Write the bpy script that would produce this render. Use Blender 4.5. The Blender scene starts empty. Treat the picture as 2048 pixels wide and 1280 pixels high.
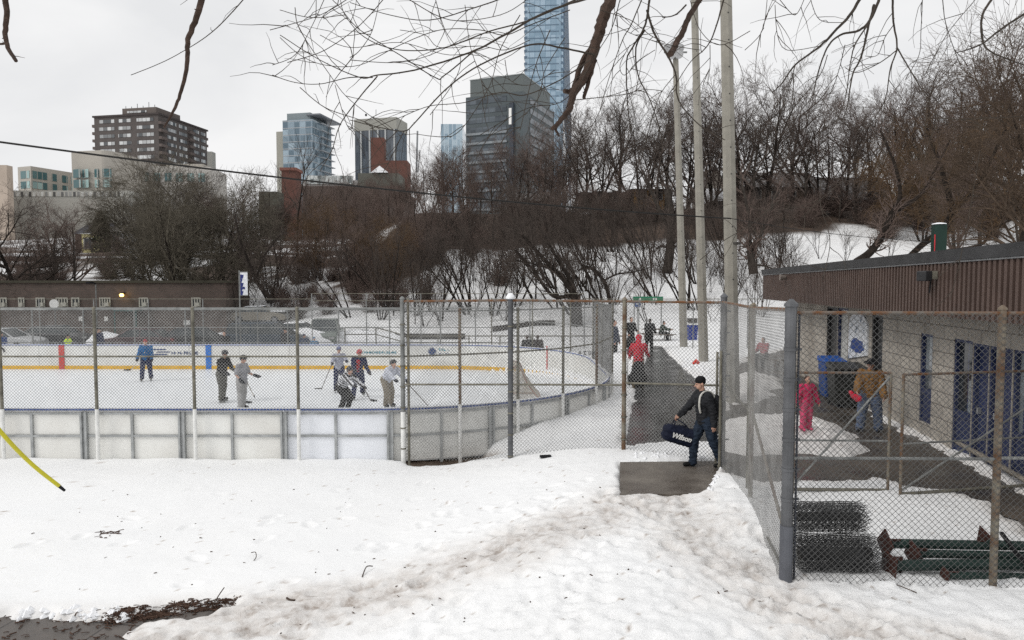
import bpy, bmesh, math, random
import numpy as np
from mathutils import Vector, Matrix, noise as mnoise
rnd = random.Random(7)
scene = bpy.context.scene
COL = scene.collection
R = math.radians
# ------------------------------------------------------------------ camera
F = 1380.0; CAMZ = 3.6; PITCH = math.atan(70.0 / F)
cd = bpy.data.cameras.new('camera'); cam = bpy.data.objects.new('camera', cd); COL.objects.link(cam)
cam.location = (0, 0, CAMZ); cam.rotation_euler = (math.pi / 2 - PITCH, 0, 0)
cd.sensor_width = 36; cd.lens = F / 2048 * 36; cd.clip_start = 0.1; cd.clip_end = 6000
scene.camera = cam
_cp, _sp = math.cos(PITCH), math.sin(PITCH)
def ray(px, py):
    x = (px - 1024) / F; y = -(py - 640) / F
    return Vector((x, _cp + y * _sp, -_sp + y * _cp))
def G(px, py, z=0.0):
    d = ray(px, py); t = (z - CAMZ) / d.z
    return Vector((d.x * t, d.y * t, z))
def D(px, py, Y):
    d = ray(px, py); t = Y / d.y
    return Vector((d.x * t, Y, CAMZ + d.z * t))
def ZY(py, Y): return D(1024, py, Y).z
def XY(px, Y, py=640): return D(px, py, Y).x
# ------------------------------------------------------------------ tags
def tag(o, label=None, cat=None, group=None, kind=None):
    if label: o['label'] = label
    if cat: o['category'] = cat
    if group: o['group'] = group
    if kind: o['kind'] = kind
    return o
def empty(name, loc=(0, 0, 0), rz=0.0, label=None, cat=None, group=None):
    o = bpy.data.objects.new(name, None); COL.objects.link(o)
    o.location = loc; o.rotation_euler = (0, 0, rz); o.empty_display_size = 0.3
    return tag(o, label, cat, group)
def copy_tree(o, parent=None):
    c = o.copy(); COL.objects.link(c)
    if parent is not None: c.parent = parent
    for ch in list(o.children): copy_tree(ch, c)
    return c
# ------------------------------------------------------------------ materials
def newmat(name):
    m = bpy.data.materials.new(name); m.use_nodes = True
    nt = m.node_tree; b = nt.nodes['Principled BSDF']
    return m, nt, b
def nd(nt, typ, **kw):
    n = nt.nodes.new(typ)
    for k, v in kw.items():
        if k in n.inputs.keys(): n.inputs[k].default_value = v
        else: setattr(n, k, v)
    return n
_mc = {}
def mat(name, col, rough=0.7, metal=0.0, var=0.15, scale=6.0, bump=0.0, bscale=30.0, col2=None, coord='Object', spec=0.3, thr=None):
    if name in _mc: return _mc[name]
    m, nt, b = newmat(name)
    tc = nd(nt, 'ShaderNodeTexCoord')
    n = nd(nt, 'ShaderNodeTexNoise', Scale=scale, Detail=6.0, Roughness=0.6)
    nt.links.new(tc.outputs[coord], n.inputs['Vector'])
    cr = nd(nt, 'ShaderNodeValToRGB')
    c2 = col2 if col2 else tuple(max(0, c * (1 - var)) for c in col)
    c1 = col if col2 else tuple(min(1, c * (1 + var)) for c in col)
    cr.color_ramp.elements[0].color = (*c2, 1); cr.color_ramp.elements[1].color = (*c1, 1)
    cr.color_ramp.elements[0].position = 0.35 if thr is None else thr[0]
    cr.color_ramp.elements[1].position = 0.65 if thr is None else thr[1]
    nt.links.new(n.outputs['Fac'], cr.inputs['Fac'])
    nt.links.new(cr.outputs['Color'], b.inputs['Base Color'])
    b.inputs['Roughness'].default_value = rough; b.inputs['Metallic'].default_value = metal
    b.inputs['Specular IOR Level'].default_value = spec
    if bump > 0:
        n2 = nd(nt, 'ShaderNodeTexNoise', Scale=bscale, Detail=5.0)
        nt.links.new(tc.outputs[coord], n2.inputs['Vector'])
        bp = nd(nt, 'ShaderNodeBump', Strength=bump, Distance=0.02)
        nt.links.new(n2.outputs['Fac'], bp.inputs['Height']); nt.links.new(bp.outputs['Normal'], b.inputs['Normal'])
    _mc[name] = m
    return m
def math_(nt, op, a, b=None, c=None):
    n = nt.nodes.new('ShaderNodeMath'); n.operation = op
    for i, v in enumerate((a, b, c)):
        if v is None: continue
        if isinstance(v, (int, float)): n.inputs[i].default_value = v
        else: nt.links.new(v, n.inputs[i])
    return n.outputs[0]
def mixc(nt, fac, a, b):
    n = nt.nodes.new('ShaderNodeMix'); n.data_type = 'RGBA'
    for s, v in ((n.inputs[0], fac), (n.inputs[6], a), (n.inputs[7], b)):
        if isinstance(v, (int, float)): s.default_value = v
        elif isinstance(v, tuple): s.default_value = (*v, 1) if len(v) == 3 else v
        else: nt.links.new(v, s)
    return n.outputs[2]
def winmat(name, dark, light, cu, cv, mull, frame=0.12, rough=0.2, thr=0.5):
    """a glazed strip: panes of size cu x cv metres, some dark some pale, with mullions between"""
    if name in _mc: return _mc[name]
    m, nt, b = newmat(name)
    g = nd(nt, 'ShaderNodeNewGeometry'); s = nd(nt, 'ShaderNodeSeparateXYZ'); nt.links.new(g.outputs['Position'], s.inputs[0])
    u = math_(nt, 'DIVIDE', math_(nt, 'ADD', s.outputs[0], math_(nt, 'MULTIPLY', s.outputs[1], 0.83)), cu)
    v = math_(nt, 'DIVIDE', s.outputs[2], cv)
    cx = nd(nt, 'ShaderNodeCombineXYZ')
    nt.links.new(math_(nt, 'FLOOR', u), cx.inputs[0]); nt.links.new(math_(nt, 'FLOOR', v), cx.inputs[1])
    wn = nd(nt, 'ShaderNodeTexWhiteNoise'); wn.noise_dimensions = '2D'; nt.links.new(cx.outputs[0], wn.inputs['Vector'])
    mr = nd(nt, 'ShaderNodeMapRange'); mr.inputs[1].default_value = thr - 0.25; mr.inputs[2].default_value = thr + 0.3
    nt.links.new(wn.outputs['Value'], mr.inputs[0])
    c = mixc(nt, mr.outputs[0], dark, light)
    fr = math_(nt, 'LESS_THAN', math_(nt, 'FRACT', u), frame)
    c = mixc(nt, fr, c, mull)
    nt.links.new(c, b.inputs['Base Color']); b.inputs['Roughness'].default_value = rough
    _mc[name] = m
    return m
def blockmat(name, c1, c2, mortar, bw=0.4, bh=0.2, rough=0.85, msize=0.012, dirt=(0.1, 0.08, 0.06), damt=0.5, axis='XY'):
    if name in _mc: return _mc[name]
    m, nt, b = newmat(name)
    g = nd(nt, 'ShaderNodeTexCoord'); s = nd(nt, 'ShaderNodeSeparateXYZ'); nt.links.new(g.outputs['Object'], s.inputs[0])
    cx = nd(nt, 'ShaderNodeCombineXYZ')
    nt.links.new(math_(nt, 'ADD', s.outputs[0], s.outputs[1]), cx.inputs[0]); nt.links.new(s.outputs[2], cx.inputs[1])
    br = nd(nt, 'ShaderNodeTexBrick'); br.inputs['Scale'].default_value = 1.0
    br.inputs['Brick Width'].default_value = bw; br.inputs['Row Height'].default_value = bh; br.inputs['Mortar Size'].default_value = msize
    br.inputs['Color1'].default_value = (*c1, 1); br.inputs['Color2'].default_value = (*c2, 1); br.inputs['Mortar'].default_value = (*mortar, 1)
    nt.links.new(cx.outputs[0], br.inputs['Vector'])
    n = nd(nt, 'ShaderNodeTexNoise', Scale=0.9, Detail=7.0, Roughness=0.65); nt.links.new(g.outputs['Object'], n.inputs['Vector'])
    mr = nd(nt, 'ShaderNodeMapRange'); mr.inputs[1].default_value = 0.48; mr.inputs[2].default_value = 0.75; mr.inputs[4].default_value = damt
    nt.links.new(n.outputs['Fac'], mr.inputs[0])
    nt.links.new(mixc(nt, mr.outputs[0], br.outputs['Color'], dirt), b.inputs['Base Color'])
    bp = nd(nt, 'ShaderNodeBump', Strength=0.5, Distance=0.02); bp.invert = True
    nt.links.new(br.outputs['Fac'], bp.inputs['Height']); nt.links.new(bp.outputs['Normal'], b.inputs['Normal'])
    b.inputs['Roughness'].default_value = rough
    _mc[name] = m
    return m
# ------------------------------------------------------------------ mesh builder
class MB:
    def __init__(self): self.v = []; self.f = []
    def add(self, vs, fs):
        o = len(self.v); self.v += [tuple(p) for p in vs]; self.f += [tuple(i + o for i in f) for f in fs]
        return self
    def box(self, c, s, rz=0.0, m=None):
        hx, hy, hz = s[0] / 2, s[1] / 2, s[2] / 2
        vs = [Vector((x, y, z)) for z in (-hz, hz) for y in (-hy, hy) for x in (-hx, hx)]
        M = Matrix.Translation(Vector(c)) @ (m if m is not None else Matrix.Rotation(rz, 4, 'Z'))
        return self.add([M @ v for v in vs], [(0, 2, 3, 1), (4, 5, 7, 6), (0, 1, 5, 4), (2, 6, 7, 3), (0, 4, 6, 2), (1, 3, 7, 5)])
    def bb(self, x0, x1, y0, y1, z0, z1):
        return self.box(((x0 + x1) / 2, (y0 + y1) / 2, (z0 + z1) / 2), (abs(x1 - x0), abs(y1 - y0), abs(z1 - z0)))
    def tube(self, pts, rad, n=8, cap=True):
        pts = [Vector(p) for p in pts]
        if not isinstance(rad, (list, tuple)): rad = [rad] * len(pts)
        rings = []; up = None
        for i, p in enumerate(pts):
            d = (pts[min(i + 1, len(pts) - 1)] - pts[max(i - 1, 0)])
            if d.length < 1e-9: d = Vector((0, 0, 1))
            d.normalize()
            if up is None:
                up = Vector((0, 0, 1)) if abs(d.z) < 0.9 else Vector((1, 0, 0))
            a = d.cross(up)
            if a.length < 1e-6: a = d.orthogonal()
            a.normalize(); b = a.cross(d).normalized(); up = b
            rings.append([p + (a * math.cos(2 * math.pi * k / n) + b * math.sin(2 * math.pi * k / n)) * rad[i] for k in range(n)])
        vs = [q for r in rings for q in r]; fs = []
        for i in range(len(pts) - 1):
            for k in range(n):
                k2 = (k + 1) % n
                fs.append((i * n + k, i * n + k2, (i + 1) * n + k2, (i + 1) * n + k))
        if cap:
            fs.append(tuple(reversed(range(n)))); fs.append(tuple((len(pts) - 1) * n + k for k in range(n)))
        return self.add(vs, fs)
    def poly(self, pts2, z0, z1):
        n = len(pts2)
        vs = [(p[0], p[1], z0) for p in pts2] + [(p[0], p[1], z1) for p in pts2]
        fs = [tuple(reversed(range(n))), tuple(range(n, 2 * n))] + [(i, (i + 1) % n, n + (i + 1) % n, n + i) for i in range(n)]
        return self.add(vs, fs)
    def extr(self, pts, d):
        """closed outline of 3D points, extruded by vector d"""
        n = len(pts); d = Vector(d); pts = [Vector(p) for p in pts]
        fs = [tuple(reversed(range(n))), tuple(range(n, 2 * n))] + [(i, (i + 1) % n, n + (i + 1) % n, n + i) for i in range(n)]
        return self.add(pts + [p + d for p in pts], fs)
    def build(self, name, m, parent=None, smooth=False, bevel=0.0, autofix=True):
        me = bpy.data.meshes.new(name); me.from_pydata(self.v, [], self.f)
        if autofix and len(self.f) < 20000:
            b = bmesh.new(); b.from_mesh(me); bmesh.ops.recalc_face_normals(b, faces=b.faces); b.to_mesh(me); b.free()
        if m: me.materials.append(m)
        if smooth: me.polygons.foreach_set('use_smooth', [True] * len(me.polygons))
        o = bpy.data.objects.new(name, me); COL.objects.link(o)
        if parent is not None: o.parent = parent
        if bevel > 0:
            md = o.modifiers.new('bevel', 'BEVEL'); md.width = bevel; md.segments = 2; md.limit_method = 'ANGLE'
        return o
def npmesh(name, verts, quads, m, parent=None, smooth=False):
    me = bpy.data.meshes.new(name)
    me.vertices.add(len(verts)); me.vertices.foreach_set('co', np.asarray(verts, dtype=np.float32).ravel())
    nq = len(quads); me.loops.add(nq * 4); me.loops.foreach_set('vertex_index', np.asarray(quads, dtype=np.int32).ravel())
    me.polygons.add(nq); me.polygons.foreach_set('loop_start', np.arange(nq, dtype=np.int32) * 4)
    me.update(calc_edges=True)
    if smooth: me.polygons.foreach_set('use_smooth', np.ones(nq, dtype=bool))
    if m: me.materials.append(m)
    o = bpy.data.objects.new(name, me); COL.objects.link(o)
    if parent is not None: o.parent = parent
    return o
def segs_mesh(P0, P1, r0, r1, n=3):
    """many straight tapered prisms at once"""
    P0 = np.asarray(P0, float); P1 = np.asarray(P1, float); r0 = np.asarray(r0, float); r1 = np.asarray(r1, float)
    d = P1 - P0; L = np.linalg.norm(d, axis=1, keepdims=True); d = d / np.maximum(L, 1e-9)
    ref = np.where(np.abs(d[:, 2:3]) < 0.9, np.array([[0, 0, 1.0]]), np.array([[1.0, 0, 0]]))
    a = np.cross(d, ref); a /= np.linalg.norm(a, axis=1, keepdims=True); b = np.cross(a, d)
    N = len(P0); V = np.zeros((N, 2, n, 3))
    for k in range(n):
        c, s = math.cos(2 * math.pi * k / n), math.sin(2 * math.pi * k / n)
        o = a * c + b * s
        V[:, 0, k] = P0 + o * r0[:, None]; V[:, 1, k] = P1 + o * r1[:, None]
    base = (np.arange(N) * 2 * n)[:, None]
    Q = np.concatenate([base + np.array([[k, (k + 1) % n, n + (k + 1) % n, n + k]]) for k in range(n)], axis=0)
    return V.reshape(-1, 3), Q
# value noise
def vnoise(x, y, seed=0):
    xi = np.floor(x).astype(np.int64); yi = np.floor(y).astype(np.int64); xf = x - xi; yf = y - yi
    def h(a, b):
        n = (a * 374761393 + b * 668265263 + seed * 1442695041) & 0x7fffffff
        n = ((n ^ (n >> 13)) * 1274126177) & 0x7fffffff
        return ((n ^ (n >> 16)) & 0xffff) / 65535.0
    u = xf * xf * (3 - 2 * xf); v = yf * yf * (3 - 2 * yf)
    return (h(xi, yi) * (1 - u) + h(xi + 1, yi) * u) * (1 - v) + (h(xi, yi + 1) * (1 - u) + h(xi + 1, yi + 1) * u) * v
def fbm(x, y, o=4, seed=0):
    s = 0; a = 0.5; t = 0
    for i in range(o):
        s = s + a * vnoise(x * 2 ** i + 17.3 * i, y * 2 ** i - 9.1 * i, seed + i); t += a; a *= 0.5
    return s / t
def sst(a, b, x):
    t = np.clip((x - a) / (b - a), 0, 1); return t * t * (3 - 2 * t)
def poly_sd(px, py, poly):
    """signed distance (negative inside) of arrays to a polygon"""
    d = np.full(px.shape, 1e9); ins = np.zeros(px.shape, bool); n = len(poly)
    for i in range(n):
        ax, ay = poly[i][0], poly[i][1]; bx, by = poly[(i + 1) % n][0], poly[(i + 1) % n][1]
        ex, ey = bx - ax, by - ay; L = ex * ex + ey * ey
        t = np.clip(((px - ax) * ex + (py - ay) * ey) / L, 0, 1)
        d = np.minimum(d, np.hypot(px - ax - t * ex, py - ay - t * ey))
        c = ((ay > py) != (by > py)) & (px < (bx - ax) * (py - ay) / (by - ay + 1e-12) + ax)
        ins ^= c
    return np.where(ins, -d, d)
def line_d(px, py, pts):
    d = np.full(px.shape, 1e9)
    for i in range(len(pts) - 1):
        ax, ay = pts[i][0], pts[i][1]; bx, by = pts[i + 1][0], pts[i + 1][1]
        ex, ey = bx - ax, by - ay; L = ex * ex + ey * ey
        t = np.clip(((px - ax) * ex + (py - ay) * ey) / L, 0, 1)
        d = np.minimum(d, np.hypot(px - ax - t * ex, py - ay - t * ey))
    return d
# ------------------------------------------------------------------ common materials
M_galv = mat('galvanised_steel', (0.22, 0.225, 0.22), 0.55, 0.35, 0.3, 4, 0.2, 40)
M_galvd = mat('weathered_steel', (0.17, 0.16, 0.13), 0.65, 0.2, 0.35, 5, 0.2, 40)
M_galvb = mat('blue_grey_steel', (0.115, 0.118, 0.125), 0.5, 0.35, 0.25, 3, 0.2, 30)
M_rust = mat('rusty_rail', (0.17, 0.15, 0.13), 0.8, 0.1, 0.2, 7, 0.3, 50, col2=(0.16, 0.075, 0.035), thr=(0.42, 0.6))
M_rustpost = mat('rust_streaked_post', (0.22, 0.2, 0.16), 0.75, 0.1, 0.2, 3, 0.3, 50, col2=(0.13, 0.075, 0.045), thr=(0.4, 0.6))
M_wire = mat('fence_wire', (0.31, 0.31, 0.305), 0.6, 0.3, 0.3, 3)
M_wired = mat('dark_fence_wire', (0.085, 0.085, 0.085), 0.6, 0.3, 0.3, 3)
M_wirel = mat('pale_fence_wire', (0.26, 0.265, 0.26), 0.55, 0.3, 0.2, 3)
M_snowtop = mat('snow_clump', (0.86, 0.87, 0.89), 0.9, 0, 0.05, 10, 0.6, 20)
M_white = mat('white_paint', (0.75, 0.75, 0.73), 0.5, 0, 0.1, 5)
M_black = mat('black_cloth', (0.012, 0.012, 0.014), 0.85, 0, 0.3, 12, 0.3, 60)
M_skin = mat('skin', (0.52, 0.31, 0.23), 0.55, 0, 0.1, 20)
# ================================================================== GROUND
ICEZ = -0.5
RK = dict(x1=3.10, y0=16.05, y1=33.5, r=6.6)      # rink: right end, near side, far side, corner radius
def rink_outline(off=0.0, n=14, x0=-60.0):
    """points from near left round the right end to the far left"""
    x1 = RK['x1'] + off; y0 = RK['y0'] - off; y1 = RK['y1'] + off; r = RK['r'] + off
    pts = [(x0, y0), (x1 - r, y0)]
    for i in range(1, n + 1):
        a = -math.pi / 2 + math.pi / 2 * i / n; pts.append((x1 - r + r * math.cos(a), y0 + r + r * math.sin(a)))
    for i in range(0, n + 1):
        a = math.pi / 2 * i / n; pts.append((x1 - r + r * math.cos(a), y1 - r + r * math.sin(a)))
    pts.append((x0, y1))
    return pts
def P2(l, z=0.0): return [tuple(G(a, b, z)[:2]) for a, b in l]
walk_poly = P2([(1256, 892), (1262, 850), (1272, 800), (1288, 745), (1300, 705), (1303, 692), (1322, 692), (1338, 712), (1398, 772), (1436, 815), (1440, 862), (1425, 888), (1340, 880)])
pad_poly = [tuple(G(a, b, 0.05)[:2]) for a, b in [(1240, 924), (1432, 922), (1437, 950), (1418, 985), (1240, 990)]]
plaza_poly = P2([(1446, 742), (1490, 722), (1560, 700), (1575, 700), (1640, 760), (1700, 800), (1765, 842), (1840, 876), (1930, 925), (2010, 968), (2120, 1030), (2200, 1120), (2060, 1075), (1995, 1012), (1900, 985), (1800, 975), (1740, 958), (1640, 962), (1590, 965), (1500, 975), (1450, 965), (1446, 900), (1452, 850)])
pile_poly = P2([(1446, 838), (1530, 838), (1590, 836), (1650, 842), (1700, 862), (1735, 900), (1690, 912), (1600, 905), (1500, 908), (1446, 898)])
pile2_poly = P2([(1446, 770), (1470, 752), (1510, 745), (1560, 760), (1540, 800), (1450, 815)])
front_poly = P2([(-260, 1290), (-200, 1236), (0, 1226), (110, 1226), (250, 1228), (300, 1212), (455, 1204), (380, 1222), (290, 1238), (245, 1262), (225, 1300), (150, 1420), (-300, 1420)], -0.35)
lot_poly = [(-70, 40.0), (-7.5, 40.0), (-10.0, 54.5), (-70, 54.5)]
dig_poly = P2([(800, 915), (880, 900), (960, 903), (1000, 918), (900, 924), (830, 926)], -0.5)
WALKZ = 0.0
def base_h(x, y):
    b = -0.5 + 0.5 * sst(-2.2, 2.3, x)
    near = sst(13.5, 9.0, y)
    b = b + near * 0.15 * sst(3.5, -1.0, x)
    # hill
    hr = np.interp(y, [49, 60, 88, 99, 130, 200, 6000], [0, 2.0, 9.3, 14.2, 16, 17, 17])
    hl = np.interp(y, [60, 64, 95, 108, 145, 200, 6000], [0, 1.6, 8.0, 8.8, 13.5, 17, 17])
    k = sst(-26, -13, x)
    h = hl * (1 - k) + hr * k
    h = h + sst(52, 70, y) * sst(400, 120, y) * (fbm(x / 9, y / 9, 3, 5) - 0.5) * 1.6
    h = h * (1 - 0.0 * x)
    far = sst(200, 1500, y)
    return b + h * (1 + 0 * far)
def zg(x, y):
    return float(base_h(np.array([float(x)]), np.array([float(y)]))[0])
def axis(segs):
    out = []
    for a, b, s in segs:
        n = max(1, int(round((b - a) / s))); out += list(np.linspace(a, b, n, endpoint=False))
    out.append(segs[-1][1]); return np.array(out)
xs = axis([(-3000, -400, 200), (-400, -120, 20), (-120, -40, 2.0), (-40, -13, 0.6), (-13, -8, 0.16), (-8, 7.5, 0.05), (7.5, 16, 0.14), (16, 60, 1.2), (60, 200, 8), (200, 3000, 200)])
ys = axis([(-60, 2, 4), (2, 5.5, 0.5), (5.5, 12.5, 0.045), (12.5, 15.2, 0.07), (15.2, 17.2, 0.09), (17.2, 36, 0.16), (36, 60, 0.4), (60, 130, 1.3), (130, 400, 12), (400, 5000, 200)])
XX, YY = np.meshgrid(xs, ys)
Z = base_h(XX, YY)
nearm = sst(60, 30, YY) * sst(-60, -25, XX) * sst(60, 25, XX)
edge = (fbm(XX * 1.6, YY * 1.6, 4, 11) - 0.5)
edgef = (fbm(XX * 6, YY * 6, 3, 12) - 0.5)
sd_walk = poly_sd(XX, YY, walk_poly); sd_pad = poly_sd(XX, YY, pad_poly); sd_plaza = poly_sd(XX, YY, plaza_poly)
sd_pile = poly_sd(XX, YY, pile_poly); sd_pile2 = poly_sd(XX, YY, pile2_poly); sd_front = poly_sd(XX, YY, front_poly)
rk = rink_outline(0.0); sd_rink = poly_sd(XX, YY, rk)
sd_lot = poly_sd(XX, YY, lot_poly); sd_dig = poly_sd(XX, YY, dig_poly)
# snow relief
Z += nearm * ((fbm(XX * 0.6, YY * 0.6, 3, 21) - 0.5) * 0.09)
fine = (fbm(XX * 8.5, YY * 8.5, 2, 31) - 0.5)
fine2 = (fbm(XX * 2.6, YY * 3.4, 2, 33) - 0.5)
trail = [G(1330, 1000)[:2], G(1180, 1040)[:2], G(960, 1090)[:2], G(760, 1135)[:2], G(600, 1165)[:2], G(430, 1195)[:2], G(300, 1215)[:2]]
trail2 = [G(1340, 1010)[:2], G(1420, 1110)[:2], G(1560, 1215)[:2], G(1750, 1290)[:2], G(2000, 1330)[:2]]
dtr = line_d(XX, YY, trail); dtr2 = line_d(XX, YY, trail2)
tr_in = np.maximum(sst(1.25, 0.0, dtr + edge * 0.7), 0.8 * sst(1.15, 0.0, dtr2 + edge * 0.7))
rough_area = np.clip(tr_in + 0.12 + 0.3 * sst(-2.5, 1.0, XX) + sst(10.5, 8.0, YY) * 0.6 * sst(-3.0, 0.5, XX), 0, 1)
inner = sst(18, 14, YY) * sst(-14, -11, XX)
Z += inner * (fine * 0.062 * rough_area + fine2 * 0.022 * (0.35 + rough_area * 0.5))
Z -= inner * tr_in * 0.02
# footprints: scattered oval dents
prng = np.random.RandomState(4)
dents = []
for pl, n, sp in ((trail, 60, 0.5), (trail2, 110, 0.55)):
    pl = np.array(pl)
    for i in range(n):
        t = prng.rand() * (len(pl) - 1); k = min(int(t), len(pl) - 2); p = pl[k] + (pl[k + 1] - pl[k]) * (t - k)
        dents.append((p[0] + prng.randn() * sp, p[1] + prng.randn() * sp, pl[k + 1] - pl[k]))
for i in range(190):
    dents.append((prng.uniform(-1.5, 5.0), prng.uniform(6.4, 11.8), np.array([prng.randn(), prng.randn()])))
for i in range(50):
    dents.append((prng.uniform(-9, 2), prng.uniform(6.6, 15), np.array([prng.randn(), prng.randn()])))
foot = np.zeros_like(Z)
for fx, fy, dv in dents:
    ix0, ix1 = np.searchsorted(xs, [fx - 0.35, fx + 0.35]); iy0, iy1 = np.searchsorted(ys, [fy - 0.35, fy + 0.35])
    if ix1 <= ix0 or iy1 <= iy0: continue
    a = math.atan2(dv[1], dv[0]) + prng.randn() * 0.35
    X_ = XX[iy0:iy1, ix0:ix1] - fx; Y_ = YY[iy0:iy1, ix0:ix1] - fy
    u = X_ * math.cos(a) + Y_ * math.sin(a); w = -X_ * math.sin(a) + Y_ * math.cos(a)
    q = np.sqrt((u / 0.17) ** 2 + (w / 0.085) ** 2)
    dd = sst(1.15, 0.75, q) * prng.uniform(0.5, 1.0) * (0.034 if fy < 12.5 else 0.022) - sst(0.3, 0.0, np.abs(q - 1.4)) * 0.014
    Z[iy0:iy1, ix0:ix1] -= dd; foot[iy0:iy1, ix0:ix1] = np.maximum(foot[iy0:iy1, ix0:ix1], dd)
# slope banked snow by the side fence and boards
sidef = [G(1455, 960)[:2], G(1500, 1040)[:2], G(1560, 1150)[:2]]
Z += 0.16 * sst(0.9, 0.1, line_d(XX, YY, sidef) + edge * 0.3) * sst(16, 13, YY) * sst(8.6, 10.0, YY)
bank = sst(0.9, 0.1, sd_rink + edge * 0.6) * sst(0.5, 2.5, XX + 1.6) * sst(22, 19.0, YY)
Z += bank * 0.16
Z += 0.10 * sst(0.8, 0.1, sd_rink + edge * 0.4) * sst(16.2, 15.9, YY) * (0.4 + edge * 1.2)
Z -= 0.30 * sst(0.35, -0.1, sd_dig + edge * 0.5)
# piles on the paved yard
def carve(mask_sd, z, wid=0.12, e=0.5):
    k = sst(wid, -wid, mask_sd + edge * e + edgef * 0.22)
    return k
kw = carve(sd_walk - 0.12, 0, 0.1, 0.3); kp = sst(0.05, -0.05, sd_pad + edgef * 0.16 + 0.0); kz = carve(sd_plaza, 0)
kf = sst(0.14, -0.10, sd_front + edge * 0.25 + edgef * 0.2)
pile = np.maximum(sst(0.15, -0.9, sd_pile + edge * 0.7) * 0.42, sst(0.1, -0.7, sd_pile2 + edge * 1.2) * 0.3)
kpile = np.clip(np.maximum(sst(0.12, -0.12, sd_pile + edge * 0.6), sst(0.12, -0.12, sd_pile2 + edge * 1.0)), 0, 1)
kz = kz * (1 - kpile)
Zs = Z + 0.07 * nearm * (1 - kpile) * sst(-2, 1, XX)
Z = Zs + (pile * (0.7 + edge * 0.9 + fine * 0.3)) * kpile
down = WALKZ - 0.09
Z = Z * (1 - kw) + down * kw; Z = Z * (1 - kz) + down * kz
Z = Z * (1 - kp) + (-0.06) * kp
Z = Z * (1 - kf) + (-0.52) * kf
kl = sst(0.6, -0.6, sd_lot + edge * 1.5); Z = Z * (1 - kl) + (-0.62) * kl
kr = sst(0.02, -0.06, sd_rink); Z = Z * (1 - kr) + (ICEZ - 0.12) * kr
# flat pads under the building
Z = np.where((XX > 6.3) & (XX < 40) & (YY > 8) & (YY < 34) & (XX > XY(1240, 1.0) + 0), Z, Z)
# attributes: dirt and leaf litter
dirt = tr_in * (0.26 + 0.22 * fbm(XX * 1.3, YY * 1.9, 4, 41) + 0.45 * fbm(XX * 7, YY * 9, 2, 42) ** 1.5) * inner
dirt = dirt + foot * 5.0 * np.clip(0.25 + tr_in + 0.6 * sst(1.6, 0.3, dtr2), 0, 1)
dirt = np.maximum(dirt, 0.75 * sst(0.5, 0.0, np.abs(sd_front + edge * 0.3)) * inner * (0.4 + edge))
dirt = np.maximum(dirt, 0.55 * sst(0.5, 0.0, sd_walk + edge * 0.5) * sst(14.2, 15, YY) * (0.5 + edge))
dirt = np.maximum(dirt, 0.45 * sst(0.4, 0.0, sd_plaza + edge * 0.5))
dirt = np.maximum(dirt, 1.6 * kf * 0 + 1.3 * sst(0.15, -0.05, sd_dig + edge * 0.5))
specks = fbm(XX * 9, YY * 9, 2, 51) > 0.87 - 0.12 * tr_in
dirt = np.where(specks & (inner > 0.5), np.maximum(dirt, 0.8), dirt)
top = np.interp(XX / np.maximum(YY, 1), [-0.9, -0.35, -0.2, -0.08, 0.1, 0.35, 0.6, 0.9], [60, 62, 66, 82, 84, 88, 93, 95])
lit = sst(-0.4, 0.8, YY - top - (fbm(XX / 4, YY / 4, 4, 61) - 0.5) * (5 + 8 * sst(0, -0.2, XX / np.maximum(YY, 1))))
lit = lit * np.where(fbm(XX / 7, YY / 5, 3, 63) > np.where(XX / np.maximum(YY, 1) < -0.15, 0.56, 0.9), 0.15, 1.0)
lit = lit * sst(160, 120, YY)
ny, nx = Z.shape
V = np.stack([XX, YY, Z], -1).reshape(-1, 3)
idx = np.arange(ny * nx).reshape(ny, nx)
Q = np.stack([idx[:-1, :-1], idx[:-1, 1:], idx[1:, 1:], idx[1:, :-1]], -1).reshape(-1, 4)
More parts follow.
